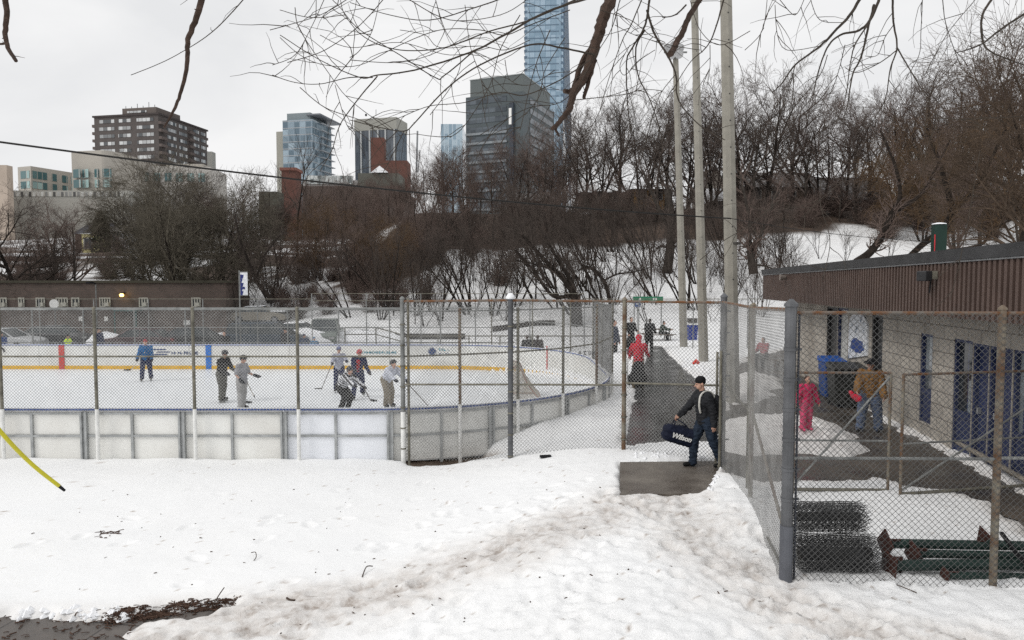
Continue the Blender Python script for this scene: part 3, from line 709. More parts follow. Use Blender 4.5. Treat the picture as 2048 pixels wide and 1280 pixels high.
    # straps round the posts
mb = MB()
for p in (S[0], S[1], S[2]):
    for k in range(7): under(fs, MB().tube([(p.x, p.y, -0.2 + 0.48 * k), (p.x, p.y, -0.17 + 0.48 * k)], 0.064, 12).build('tension_band', M_galvd))
zb0 = [-0.45, -0.33, 0.06, 0.04]
under(fs, link_mesh('chain_link_mesh', [((S[i].x, S[i].y + 0.05), (S[i + 1].x, S[i + 1].y + 0.05), zb0[i], zb0[i + 1], ZS[i] - 0.03, ZS[i + 1] - 0.03) for i in range(3)], M_wire, None, 0.0037, 0.078))
# snow lodged on the rusty rail
# --- side fence from the gate post towards the viewer
sf = empty('side_fence', (4, 11, 0), 0, 'chain-link fence running from the gate post to the big strapped corner post', 'fence')
T = [G(1440, 936, 0), G(1500, 1020, 0), G(1571, 1168, 0)]
ZT = [ZY(600, T[0].y), ZY(611, T[1].y), ZY(613, T[2].y)]
def banded(parent, x, y, z0, z1, r, m, zsb, nm='post'):
    under(parent, post_(None, x, y, z0, z1, r, m, name=nm))
    mb = MB()
    for z in zsb:
        mb = MB(); mb.tube([(x, y, z - 0.018), (x, y, z + 0.018)], r + 0.008, 14); mb.box((x + r + 0.03, y, z), (0.08, 0.012, 0.03)); under(parent, mb.build('tension_band', M_galvb))
banded(sf, T[0].x + 0.03, T[0].y, -0.3, ZT[0] + 0.05, 0.062, M_galvb, [0.15 + 0.42 * k for k in range(8)])
banded(sf, T[2].x, T[2].y, -0.3, ZT[2], 0.068, M_galvb, [0.32 + 0.36 * k for k in range(8)])
under(sf, MB().tube([(T[2].x, T[2].y, -0.2), (T[2].x, T[2].y, 0.72)], 0.078, 14).build('post_sleeve', mat('dark_sleeve', (0.1, 0.105, 0.12), 0.6)))
under(sf, post_(None, T[1].x, T[1].y, -0.2, ZT[1], 0.036, M_rustpost))
under(sf, post_(None, T[1].x + 0.14, T[1].y + 0.5, -0.2, ZT[1] - 0.05, 0.045, M_galvd))
for i in range(2):
    under(sf, rail_(None, (T[i].x, T[i].y, ZT[i] - 0.04), (T[i + 1].x, T[i + 1].y, ZT[i + 1] - 0.04), 0.026, M_rust, 'top_rail'))
    under(sf, rail_(None, (T[i].x, T[i].y, 0.12), (T[i + 1].x, T[i + 1].y, 0.12), 0.018, M_galvd))
under(sf, rail_(None, (T[0].x, T[0].y, 1.75), (T[1].x, T[1].y, 1.55), 0.02, M_galvd, 'brace'))
under(sf, rail_(None, (T[1].x, T[1].y, 1.62), (T[2].x, T[2].y, 0.55), 0.022, M_rustpost, 'brace'))
under(sf, link_mesh('chain_link_mesh', [((T[i].x - 0.05, T[i].y), (T[i + 1].x - 0.05, T[i + 1].y), 0.0, 0.0, ZT[i] - 0.04, ZT[i + 1] - 0.04) for i in range(2)], M_wire, None, 0.0025, 0.075))
# --- swung-back gate leaf post beside the man
gl = empty('open_gate_leaf', (4, 14, 0), 0, 'narrow gate leaf swung open, seen edge on behind the man with the duffel bag', 'gate')
g0 = G(1433, 950, 0.0); g1 = G(1429, 928, 0.0) 
g0 = Vector((T[0].x - 0.15, T[0].y - 0.45, 0)); g1 = Vector((T[0].x - 0.10, T[0].y - 0.05, 0))
for p, r in ((g0, 0.026), (g1, 0.024)): under(gl, post_(None, p.x, p.y, 0.0, ZY(765, p.y) + 0.6, r, M_galvd, False))
for z in (0.12, 1.0, 2.2): under(gl, rail_(None, (g0.x, g0.y, z), (g1.x, g1.y, z), 0.018, M_galvd))
# --- near compound panel
cp = empty('compound_fence', (6, 8.3, 0), 0, 'near chain-link panel of the equipment compound right of the strapped corner post', 'fence')
C1 = G(1985, 1180, 0); C0 = T[2]; dC = (C1 - C0); C2 = C1 + dC * 1.0
ZC = ZY(622, C0.y)
under(cp, post_(None, C1.x, C1.y, -0.3, ZC + 0.02, 0.042, M_rustpost)); under(cp, post_(None, C2.x, C2.y, -0.3, ZC + 0.02, 0.042, M_galvd))
under(cp, MB().tube([(C0.x + 0.1, C0.y, 0.0), (C0.x + 0.1, C0.y, ZC)], 0.014, 8).build('tension_bar', mat('dark_bar', (0.05, 0.055, 0.07), 0.5, 0.3)))
for a, b in ((C0, C1), (C1, C2)):
    under(cp, rail_(None, (a.x, a.y, ZC - 0.02), (b.x, b.y, ZC - 0.02), 0.021, M_rust, 'top_rail'))
    under(cp, rail_(None, (a.x, a.y, ZY(916, a.y)), (b.x, b.y, ZY(918, b.y)), 0.019, M_galv))
under(cp, link_mesh('chain_link_mesh', [((a.x, a.y - 0.05), (b.x, b.y - 0.05), 0.05, 0.04, ZC - 0.02, ZC - 0.02) for a, b in ((C0, C1), (C1, C2))], M_wirec, None, 0.0028, 0.076))
# --- gate leaves behind
def gate(label, a, b, top, diag, midz):
    e = empty('gate_leaf', ((a.x + b.x) / 2, (a.y + b.y) / 2, 0), 0, label, 'gate', 'gate leaves closing the equipment compound')
    for p in (a, b): under(e, post_(None, p.x, p.y, 0.02, top, 0.024, M_rustpost, False, 'upright'))
    under(e, rail_(None, (a.x, a.y, top), (b.x, b.y, top), 0.022, M_rust)); under(e, rail_(None, (a.x, a.y, 0.1), (b.x, b.y, 0.1), 0.03, M_galvd))
    under(e, rail_(None, (a.x, a.y, midz), (b.x, b.y, midz), 0.017, M_galv))
    p, q = ((a, b) if diag > 0 else (b, a)); under(e, rail_(None, (p.x, p.y, 0.15), (q.x, q.y, top - 0.05), 0.018, M_galv, 'brace'))
    under(e, link_mesh('chain_link_mesh', [((a.x, a.y + 0.03), (b.x, b.y + 0.03), 0.1, 0.1, top, top)], M_wirec, None, 0.0018, 0.076))
ga = G(1585, 990, 0); gb = G(1775, 992, 0); gtop = ZY(746, gb.y)
gc = G(1800, 1000, 0); gdv = (gc - gb).normalized(); gd = G(2150, 975, 0)
gate('low rusty-framed gate leaf with one diagonal brace in front of the child in pink', ga, gb, gtop, 1, 0.95)
gate('low gate leaf with one diagonal brace in front of the blue doors', gc, gd, gtop, 1, 0.95)
# ================================================================== RINK HOUSE (building on the right)
WD = Vector((math.sin(math.atan(216 / F)), math.cos(math.atan(216 / F)), 0)); WN = Vector((WD.y, -WD.x, 0))
def BP(s, o, z): return WD * s + WN * o + Vector((0, 0, z))      # s along the walk direction, o to the right of the camera line
rzB = math.atan2(WD.y, WD.x)
bld = empty('rink_house', BP(20, 9, 0), 0, 'low concrete-block rink house with brown ribbed metal fascia and blue doors', 'building')
M_block = blockmat('painted_block', (0.36, 0.33, 0.29), (0.43, 0.395, 0.345), (0.17, 0.15, 0.13), 0.6, 0.3, damt=0.65, dirt=(0.15, 0.125, 0.10))
M_fascia = mat('brown_ribbed_metal', (0.082, 0.056, 0.048), 0.45, 0.2, 0.15, 1.5)
M_flash = mat('dark_roof_flashing', (0.05, 0.05, 0.052), 0.5, 0.2, 0.2, 2)
M_flashl = mat('light_flashing_edge', (0.35, 0.36, 0.37), 0.4, 0.4)
M_doorb = mat('blue_door_paint', (0.020, 0.030, 0.085), 0.45, 0, 0.15, 2)
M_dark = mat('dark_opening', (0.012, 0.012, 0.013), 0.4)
M_soffit = mat('brown_soffit', (0.05, 0.04, 0.035), 0.8)
OW = 7.13; OF = 6.22; S0, S1 = 9.0, 31.0; WZ = 3.06
def bbx(s0, s1, o0, o1, z0, z1, mb=None):
    mb = mb or MB(); c = BP((s0 + s1) / 2, (o0 + o1) / 2, (z0 + z1) / 2)
    return mb.box(c, (abs(s1 - s0), abs(o1 - o0), z1 - z0), rzB)
def wall_obj(mb, name, m, parent=bld, **k):
    o = mb.build(name, m, **k); return under(parent, o)
def s_at(px):                       # where along the wall plane a pixel column falls
    d = ray(px, 800); d2 = Vector((d.x, d.y)); 
    # point t*d with dot WN = OW
    t = OW / (d.x * WN.x + d.y * WN.y); p = d2 * t; return p.x * WD.x + p.y * WD.y
ops = []   # (s0, s1, z0, z1, kind)
def op(pxl, pxr, z0, z1, kind): a, b = s_at(pxr), s_at(pxl); ops.append((a, b, z0, z1, kind))
op(1650, 1671, 0.0, 2.85, 'dark'); op(1672, 1692, 0.0, 2.85, 'white')
op(1740, 1762, 0.0, 2.75, 'dark'); op(1838, 1862, 0.35, 2.45, 'window'); op(1905, 1942, 0.0, 2.45, 'doorg')
op(1943, 1975, 0.0, 2.42, 'blue'); op(1976, 2022, 0.0, 2.42, 'blue'); op(2024, 2090, 0.0, 2.42, 'doorg')
ops.sort()
mb = MB(); cur = S0
for a, b, z0, z1, k in ops:
    if a > cur + 0.01: bbx(cur, a, OW, OW + 0.3, -0.2, 3.0, mb)
    bbx(a, b, OW, OW + 0.3, z1, 3.0, mb)
    if z0 > 0: bbx(a, b, OW, OW + 0.3, -0.2, z0, mb)
    cur = b
bbx(cur, S1, OW, OW + 0.3, -0.2, 3.0, mb)
bbx(S1 - 0.3, S1, OW + 0.302, OW + 9, -0.2, 3.0, mb)
bbx(S0, S0 + 0.3, OW + 0.302, OW + 9, -0.2, 3.0, mb)
wall = wall_obj(mb, 'wall', M_block)
M_glassd = winmat('rink_house_glass', (0.02, 0.025, 0.03), (0.25, 0.28, 0.30), 0.5, 0.8, (0.02, 0.03, 0.09), 0.08, 0.1, 0.55)
for a, b, z0, z1, k in ops:
    m_ = {'dark': M_dark, 'white': mat('white_door', (0.5, 0.5, 0.48), 0.5), 'window': M_glassd, 'doorg': M_glassd, 'blue': M_doorb}[k]
    nm = 'window' if k == 'window' else 'door'
    d_ = wall_obj(bbx(a + 0.02, b - 0.02, OW + 0.1, OW + 0.15, z0 + 0.0, z1 - 0.01), nm, m_)
    fr = MB(); t = 0.06
    bbx(a, a + t, OW + 0.02, OW + 0.096, z0, z1, fr); bbx(b - t, b, OW + 0.02, OW + 0.096, z0, z1, fr); bbx(a + t, b - t, OW + 0.02, OW + 0.096, z1 - t, z1, fr)
    if k in ('window', 'doorg'): bbx(a + t, b - t, OW + 0.03, OW + 0.096, z0 + (z1 - z0) * 0.32, z0 + (z1 - z0) * 0.38, fr); bbx(a + t, b - t, OW + 0.05, OW + 0.09, z0, z0 + (z1 - z0) * 0.318, fr)
    f_ = fr.build('frame', M_doorb if k != 'dark' else M_flash); under(bld, f_)
    if k == 'blue':
        wall_obj(bbx(b - 0.2, b - 0.14, OW + 0.03, OW + 0.095, 1.0, 1.12), 'handle', M_flashl)
# arched white panel with a blue patch, on the wall
s0a, s1a = s_at(1738), s_at(1694)
mb = MB(); pr = []
for t in range(0, 13):
    a = math.pi * t / 12; pr.append((((s0a + s1a) / 2 + (s1a - s0a) * 0.42 * math.cos(a)), 2.35 + 0.42 * math.sin(a)))
pr += [((s0a + s1a) / 2 - (s1a - s0a) * 0.42, 1.55), ((s0a + s1a) / 2 + (s1a - s0a) * 0.42, 1.3)]
mb.extr([BP(s, OW - 0.001, z) for s, z in pr], -WN * 0.05)
wall_obj(mb, 'arched_panel', mat('white_mural', (0.7, 0.72, 0.75), 0.6, 0, 0.2, 5, col2=(0.12, 0.16, 0.22), thr=(0.36, 0.46)))
r_ = random.Random(3); bl = []
for t in range(18):
    a = 2 * math.pi * t / 18; q = 0.8 + 0.35 * r_.random(); bl.append(BP((s0a + s1a) / 2 + 0.3 * (s1a - s0a) * math.cos(a) * q, OW - 0.054, 1.78 + 0.22 * math.sin(a) * q))
wall_obj(MB().extr(bl, -WN * 0.01), 'blue_patch', mat('mural_blue', (0.02, 0.05, 0.2), 0.6))
# fascia: core + ribs + flashing
FZ0, FZ1 = 2.98, 4.02
def tz(s): return FZ1
wall_obj(bbx(S0, S1 + 0.6, OF, OF + 0.12, FZ0, FZ1), 'fascia', M_fascia)
mb = MB(); s = S0 + 0.05; ribs = []
while s < S1 + 0.5:
    bbx(s, s + 0.085, OF - 0.045, OF - 0.001, FZ0 + 0.004, FZ1 - 0.002, mb); s += 0.17
wall_obj(mb, 'fascia_ribs', mat('brown_rib_face', (0.115, 0.080, 0.068), 0.42, 0.2, 0.12, 1.5))
wall_obj(bbx(S0, S1 + 0.64, OF - 0.07, OF + 0.3, FZ1 + 0.002, FZ1 + 0.03), 'flashing_edge', M_flashl)
wall_obj(bbx(S0, S1 + 0.66, OF - 0.10, OF + 0.35, FZ1 + 0.034, FZ1 + 0.25), 'roof_edge', M_flash)
wall_obj(bbx(S0, S1 + 0.6, OF + 0.124, OW + 0.4, FZ0 + 0.01, FZ0 + 0.06), 'soffit', M_soffit)
wall_obj(bbx(S1 + 0.5, S1 + 0.6, OF + 0.124, OW + 9, FZ0 + 0.07, FZ1), 'end_fascia', M_fascia)
wall_obj(bbx(S0, S1 + 0.55, OF + 0.36, OW + 9, FZ1 - 0.1, FZ1 + 0.1), 'roof', mat('snowy_flat_roof', (0.75, 0.76, 0.78), 0.9, 0, 0.1, 1))
# lower wing wall further along (beige blocks seen beyond the side fence)
# lights on fascia
for px, nm in ((1572, 'small'), (1873, 'flood')):
    d = ray(px, 555 if px < 1600 else 550); t = (OF - 0.06) / (d.x * WN.x + d.y * WN.y); p = Vector((d.x * t, d.y * t, CAMZ + d.z * t))
    if nm == 'small':
        mb = MB().tube([p, p - WN * 0.22], [0.07, 0.12], 12); lt = mb.build('security_light', mat('lamp_housing', (0.2, 0.17, 0.15), 0.5))
        tag(lt, 'small round security light near the far corner of the brown fascia', 'light')
    else:
        e = empty('floodlight', p, 0, 'black floodlight bracketed on the brown ribbed fascia above the doors', 'light')
        under(e, MB().box(p - WN * 0.05, (0.1, 0.1, 0.16), rzB).build('bracket', M_galvd))
        under(e, MB().box(p - WN * 0.2 + WD * 0.05 - Vector((0, 0, 0.02)), (0.26, 0.16, 0.2), rzB + 0.3).build('housing', mat('lamp_black', (0.03, 0.03, 0.032), 0.5), bevel=0.02))
        under(e, MB().tube([p - WN * 0.1 - Vector((0, 0, .1)), p - WN * 0.12 - Vector((0, 0, .35))], 0.015, 6).build('cable', M_black))
# chimney on the roof
ch = empty('roof_chimney', BP(15, 8.3, 4.2), 0, 'dark green roof stack with snow on top and a red pipe on its left', 'chimney')
cpos = D(1877, 500, 15.5)
under(ch, MB().box((cpos.x, cpos.y, 4.5), (0.23, 0.24, 0.9), rzB).build('stack', mat('dark_green_metal', (0.008, 0.028, 0.02), 0.5), bevel=0.01))
under(ch, MB().tube([(cpos.x, cpos.y, 4.953), (cpos.x, cpos.y, 4.97), (cpos.x, cpos.y, 4.99)], [0.155, 0.14, 0.05], 10).build('snow_cap', M_snowtop))
under(ch, MB().tube([(cpos.x - 0.15, cpos.y - 0.1, 4.1), (cpos.x - 0.15, cpos.y - 0.1, 4.72)], 0.011, 8).build('pipe', mat('red_pipe', (0.5, 0.03, 0.04), 0.5)))
# ramp/handrail wall beside the doors
rp = []
hr = MB()
a = G(1860, 872, 0.0); b = G(2060, 992, 0.0)
hr.tube([(a.x, a.y, 0.22), (b.x, b.y, 0.22)], 0.05, 6)
o = hr.build('kerb_log', mat('pale_timber', (0.26, 0.23, 0.19), 0.8, 0, 0.2, 4, 0.3)); tag(o, 'pale timber kerb rail lying along the foot of the wall under the blue doors', 'kerb')

# ================================================================== LIGHT POLES
M_conc = mat('concrete_pole', (0.27, 0.255, 0.22), 0.85, 0, 0.12, 3, 0.3, 60)
M_hole = mat('pole_hole', (0.04, 0.04, 0.04), 0.9)
def light_pole(label, base, toppx, r0, r1, h, lean=0):
    e = empty('light_pole', base, 0, label, 'light pole', 'concrete floodlight poles beside the walkway')
    top = Vector((toppx, base.y, h))
    under(e, MB().tube([base - Vector((0, 0, 0.3)), base.lerp(top, 0.5), top], [r0, (r0 + r1) / 2, r1], 8).build('pole', M_conc))
    return e, top
def pole(label, bx, by, Y, tx, ty, w0, w1, joint=None):
    base = Vector((XY(bx, Y, by), Y, 0.0)); top = D(tx, ty, Y)
    r0 = w0 / 2 * Y / F; r1 = w1 / 2 * Y / F
    e = empty('light_pole', base, 0, label, 'light pole', 'concrete floodlight poles beside the walkway')
    p0 = base - Vector((0, 0, 0.4))
    under(e, MB().tube([p0, base.lerp(top, 0.5), top], [r0, (r0 + r1) / 2, r1], 8).build('pole', M_conc))
    mb = MB(); L = (top - base).length; k = 2.2
    while k < L - 0.3:
        q = base.lerp(top, k / L); rr = r0 + (r1 - r0) * k / L
        mb.box(q + Vector((0.0, -rr * 0.94, 0)), (0.035, 0.03, 0.035)); k += 0.75 * Y / 20
    under(e, mb.build('step_hole', M_hole))
    if joint: 
        q = D(bx, joint, Y); under(e, MB().tube([q, q + Vector((0, 0, 0.06))], r0 * 1.0 + 0.012, 8).build('strap', mat('dark_strap', (0.06, 0.055, 0.05), 0.7)))
    return e, top
e3, t3 = pole('thickest and nearest of the three concrete light poles, with a dark strap', 1467, 806, 21.0, 1451, -60, 28, 23, 489)
e2, t2 = pole('middle one of the three concrete light poles, between the other two', 1408, 725, 32.0, 1387, -60, 20, 13)
e1, t1 = pole('thinnest and farthest concrete light pole, ending in a lamp cluster', 1368, 695, 39.7, 1351, 110, 16, 11)
# lamp cluster on the far pole
under(e1, MB().box(t1 + Vector((0, 0, 0.15)), (1.3, 0.08, 0.08)).build('crossarm', M_galv))
for dx, dz in ((-0.55, 0.25), (-0.2, 0.4), (0.15, 0.25), (-0.35, -0.15), (0.1, -0.1)):
    c = t1 + Vector((dx, -0.15, dz + 0.15))
    under(e1, MB().tube([c, c + Vector((0, -0.22, -0.12)), c + Vector((0, -0.3, -0.17))], [0.10, 0.23, 0.24], 12).build('lamp', mat('lamp_reflector', (0.5, 0.5, 0.5), 0.4, 0.3)))
# cable
def sagline(pts, n=14):
    out = []
    for a, b in zip(pts[:-1], pts[1:]):
        for i in range(n):
            t = i / n; p = a.lerp(b, t); p.z -= 0.25 * 4 * t * (1 - t) * (a - b).length / 25; out.append(p)
    out.append(pts[-1]); return out
cb = sagline([D(-160, 262, 13.0), D(1462, 437, 20.5)]) 
cb2 = sagline([D(1462, 437, 20.5), D(1780, 478, 24), D(2150, 492, 26)])
M_cable = mat('black_cable', (0.015, 0.014, 0.013), 0.6)
tag(MB().tube(cb, 0.021, 6).build('overhead_cable', M_cable), 'thick black cable sloping down from upper left to the nearest concrete pole', 'cable')
tag(MB().tube(cb2, 0.010, 6).build('overhead_cable', M_cable), 'thin dark cable running from the nearest concrete pole over the rink house roof', 'cable')

# ================================================================== COMPOUND CLUTTER
M_meshroll = mat('roll_wire', (0.085, 0.086, 0.088), 0.55, 0.4, 0.2, 5)
def mesh_roll(label, c, axis_, R_, L_, seed, squash=1.0):
    r = random.Random(seed); P0 = []; P1 = []
    ax = Vector(axis_).normalized(); u = Vector((0, 0, 1)); w = ax.cross(u).normalized()
    def pt(a, th, rr): return ax * a + (u * math.sin(th) * squash + w * math.cos(th)) * rr
    for lay in range(5):
        rr = R_ * (1 - lay * 0.11); n = int(2 * math.pi * rr / 0.07); na = int(L_ / 0.035)
        for hand in (1, -1):
            for k in range(n):
                th = 2 * math.pi * k / n + lay; a = -L_ / 2; prev = pt(a, th, rr)
                for i in range(0, na, 2):
                    a2 = -L_ / 2 + (i + 2) * L_ / na; th += hand * 0.07 / rr; cur = pt(a2, th, rr * (1 + 0.02 * math.sin(a2 * 9 + lay) + r.uniform(-0.012, 0.012)))
                    P0.append(Vector(c) + prev); P1.append(Vector(c) + cur); prev = cur
        for k in range(n):       # cut ends sticking out
            for sgn in (-1, 1):
                th = 2 * math.pi * k / n + r.random(); p = pt(sgn * L_ / 2, th, rr); P0.append(Vector(c) + p); P1.append(Vector(c) + p + ax * sgn * 0.05 + Vector((r.uniform(-.02, .02), 0, r.uniform(-.02, .03))))
    V_, Q_ = segs_mesh([tuple(p) for p in P0], [tuple(p) for p in P1], [0.0036] * len(P0), [0.0036] * len(P0), 3)
    o = npmesh('fencing_roll', V_, Q_, M_meshroll); tag(o, label, 'roll of fencing', 'rolls of chain-link fencing in the compound')
    ie = MB().tube([Vector(c) - ax * (L_ / 2 - .02), Vector(c) + ax * (L_ / 2 - .02)], R_ * 0.30, 10)
    o2 = ie.build('core', mat('roll_core', (0.03, 0.028, 0.026), 0.9), o); return o
ca = D(1664, 1122, C0.y + 0.34); cb_ = D(1660, 1068, C0.y + 0.42)
axr = (1, -0.03, 0)
mesh_roll('lower fat roll of dark chain-link fencing lying on the snow behind the corner post', (ca.x + 0.03, ca.y, 0.24), axr, 0.265, 0.93, 1, 0.9)
mesh_roll('upper roll of dark chain-link fencing resting on the other roll', (ca.x - 0.05, ca.y + 0.05, 0.69), (1, 0.05, -0.02), 0.19, 0.86, 2)
# green posts with rusty base plates
M_gpost = mat('dark_green_pipe', (0.014, 0.032, 0.027), 0.5, 0.1, 0.25, 4)
M_plate = mat('rusty_plate', (0.06, 0.024, 0.018), 0.85, 0, 0.3, 9, 0.3)
def gpost(label, a, b, r, rot, psz=0.26):
    a = Vector(a); b = Vector(b); e = empty('pipe_post', a, 0, label, 'pipe post', 'green pipe posts lying in the compound')
    under(e, MB().tube([a, b], r, 14).build('pipe', M_gpost, smooth=False))
    d = (b - a).normalized(); M_ = d.to_track_quat('X', 'Z').to_matrix().to_4x4() @ Matrix.Rotation(rot, 4, 'X')
    under(e, MB().box(a - d * 0.012, (0.022, psz, psz), m=M_).build('base_plate', M_plate))
    under(e, MB().box(a + d * 0.08, (0.14, 0.012, psz * 0.8), m=M_).build('gusset', M_plate))
    return e
yy = C0.y + 0.14
gx0 = D(1790, 1120, yy).x
zq = 0.02
gpost('uppermost dark green pipe post, its rusty plate standing corner-up', (gx0 + 0.05, yy + 0.30, 0.33), (gx0 + 2.3, yy + 0.35, 0.27), 0.06, 0.7, 0.26)
gpost('front dark green pipe post with a square rusty plate against the snow', (gx0 - 0.06, yy, 0.17), (gx0 + 2.4, yy + 0.08, 0.16), 0.068, 0.12, 0.29)
gpost('green pipe post lying in the middle of the heap, its plate behind the front one', (gx0 + 0.34, yy + 0.2, 0.24), (gx0 + 2.6, yy + 0.26, 0.17), 0.052, 0.5, 0.24)
gpost('lowest green pipe post, half sunk in the snow at the front of the heap', (gx0 + 0.55, yy - 0.12, 0.10), (gx0 + 2.4, yy - 0.10, 0.05), 0.045, 0.3, 0.14)
e = empty('pipe_post', (gx0 + 1.35, yy + 0.5, 0.4), 0, 'short green post end with a rusty triangular gusset at the right of the heap', 'pipe post', 'green pipe posts lying in the compound')
under(e, MB().tube([(gx0 + 1.32, yy + 0.32, 0.33), (gx0 + 2.6, yy + 0.05, 0.30)], 0.05, 12).build('pipe', M_gpost))
under(e, MB().extr([(gx0 + 1.2, yy + 0.3, 0.3), (gx0 + 1.5, yy + 0.3, 0.3), (gx0 + 1.24, yy + 0.3, 0.56)], (0, 0.02, 0)).build('gusset', M_plate))
tag(MB().tube([D(2003, 1066, yy - 0.1), D(2036, 1110, yy - 0.05), D(2075, 1150, yy)], 0.026, 6).build('rubber_strip', M_black), 'black curved bar leaning on the heap of green posts at the right', 'bar')

# ================================================================== FOREGROUND BITS
# yellow guy-wire guard
yh = [D(-70, 770, 9.6), D(0, 862, 9.9), D(60, 925, 10.3), D(118, 972, 10.6)]
yo = empty('guy_guard', yh[3], 0, 'yellow plastic tube coming down slantwise into the snow by the left edge', 'tube')
def smoothpath(pts, n=8):
    out = []
    P = [pts[0]] + list(pts) + [pts[-1]]
    for i in range(1, len(P) - 2):
        for k in range(n):
            t = k / n; a, b, c, d = P[i - 1], P[i], P[i + 1], P[i + 2]
            out.append(0.5 * ((2 * b) + (c - a) * t + (2 * a - 5 * b + 4 * c - d) * t * t + (3 * b - a - 3 * c + d) * t ** 3))
    out.append(Vector(pts[-1])); return out
dend = (yh[3] - yh[2]).normalized(); ztip = zs(yh[3].x, yh[3].y)
yp = smoothpath(yh); 
under(yo, MB().tube(yp, 0.030, 10).build('tube', mat('yellow_plastic', (0.55, 0.50, 0.03), 0.4, 0, 0.1, 3), smooth=True))
under(yo, MB().tube([yh[3], yh[3] + dend * 0.12], [0.026, 0.02], 10).build('tip', M_black))
# small bits: pad on snow, glove-like dark block, twigs
q = G(1091, 927, -0.2); tag(MB().box((q.x, q.y, zs(q.x, q.y) + 0.03), (0.24, 0.1, 0.05), 0.2, ).build('dark_block', M_black, bevel=0.01), 'small black block lying on the snow in front of the gate fence', 'block')
def twig(px, py, pts, label, r=0.008):
    b = G(px, py, -0.3); z = zs(b.x, b.y); s = b.y / F
    P_ = [Vector((b.x + a * s, b.y + c * s * 2.2, zs(b.x + a * s, b.y + c * s * 2.2) + 0.012 + h)) for a, c, h in pts]
    tag(MB().tube(smoothpath(P_, 4), r, 5).build('twig', mat('twig_bark', (0.06, 0.04, 0.03), 0.9), None), label, 'twig')
twig(508, 1108, [(-14, 10, 0.02), (-2, 6, 0.05), (6, -2, 0.02), (6, -8, 0)], 'thin curled twig on the snow right of the dry leaf clump', 0.006)
twig(735, 1138, [(-6, -10, 0.0), (-4, 4, 0.05), (6, 10, 0.02)], 'curved twig standing up beside the muddy trail', 0.008)
twig(430, 1192, [(-8, -8, 0.0), (4, 2, 0.05), (10, 10, 0.08)], 'bent twig just above the patch of bare dark earth', 0.007)
twig(100, 1245, [(-50, 5, 0.0), (-10, 0, 0.0), (40, -4, 0.0), (60, 4, 0.01)], 'long dark stick on the wet paving at the lower left', 0.011)
twig(1800, 1238, [(-20, 14, 0.0), (0, 2, 0.02), (22, -8, 0)], 'short twig on the snow below the corner of the compound fence', 0.006)
twig(580, 1190, [(-10, 4, 0.0), (0, 0, 0.01), (12, -3, 0)], 'short dark stick in the middle of the muddy trail', 0.012)
# loose debris: stuff
r_ = random.Random(11); mb = MB()
def chip(x, y, s):
    z = max(zs(x, y), -0.436 if y < 9 and x < -3 else -9) + 0.004; a = r_.uniform(0, 6.28); L = s * r_.uniform(0.6, 2.2); d = Vector((math.cos(a), math.sin(a), r_.uniform(-0.1, 0.2))) * L
    mb.tube([Vector((x, y, z)), Vector((x, y, z)) + d * 0.5 + Vector((r_.uniform(-.3, .3) * s, 0, s * 0.1)), Vector((x, y, z)) + d], r_.uniform(0.003, 0.009), 4)
for i in range(800):
    t = r_.random(); p = G(215 + 245 * t, 1241 - 32 * t, -0.43); chip(p.x + r_.gauss(0, .08), p.y + r_.gauss(0, .02 + .05 * (1 - t)), 0.045)
for i in range(60): p = G(r_.uniform(0, 260), r_.uniform(1228, 1275), -0.4); chip(p.x, p.y, 0.05)
for i in range(26): p = G(218 + r_.gauss(0, 12), 1060 + r_.gauss(0, 5), -0.35); chip(p.x, p.y, 0.05)
for i in range(90): p = G(r_.uniform(20, 1560), r_.uniform(960, 1275), -0.3); chip(p.x, p.y, 0.022)
for i in range(60): p = G(840 + r_.random() * 140, 918 + r_.gauss(0, 4), -0.6); chip(p.x, p.y, 0.08)
tag(mb.build('leaf_debris', mat('dead_leaf', (0.07, 0.04, 0.028), 0.9, 0, 0.4, 20)), 'dead leaves, bark and twig bits scattered over the snow', 'debris', kind='stuff')
# snow lump ridge round the dark diggings and by the pad (loose clods)
mb = MB(); 
for i in range(260):
    if i < 70: p = G(r_.uniform(20, 250), 1222 + r_.gauss(0, 5), -0.35)
    elif i < 130: p = G(1270 + r_.random() * 150, 915 + r_.gauss(0, 5), 0.05)
    elif i < 185: p = G(1420 + r_.gauss(0, 12), 965 + r_.gauss(0, 14), 0.05)
    else: p = G(1345 + r_.gauss(0, 30) + 20, 735 + r_.gauss(0, 10), 0.05)
    s = r_.uniform(0.02, 0.07) * (1 if i < 185 else 2.0); z = zs(p.x, p.y)
    vs = []; fsx = []
    for k, (ax_, ay_, az_) in enumerate(((1, 0, 0), (0, 1, 0), (-1, 0, 0), (0, -1, 0), (0, 0, 1), (0, 0, -1))): vs.append((p.x + ax_ * s * r_.uniform(.6, 1.2), p.y + ay_ * s * r_.uniform(.6, 1.2), z + az_ * s * r_.uniform(.4, .9)))
    mb.add(vs, [(0, 1, 4), (1, 2, 4), (2, 3, 4), (3, 0, 4), (1, 0, 5), (2, 1, 5), (3, 2, 5), (0, 3, 5)])
tag(mb.build('snow_clods', M_snowtop), 'loose clods of shovelled snow along the edges of the paving', 'snow', kind='stuff')
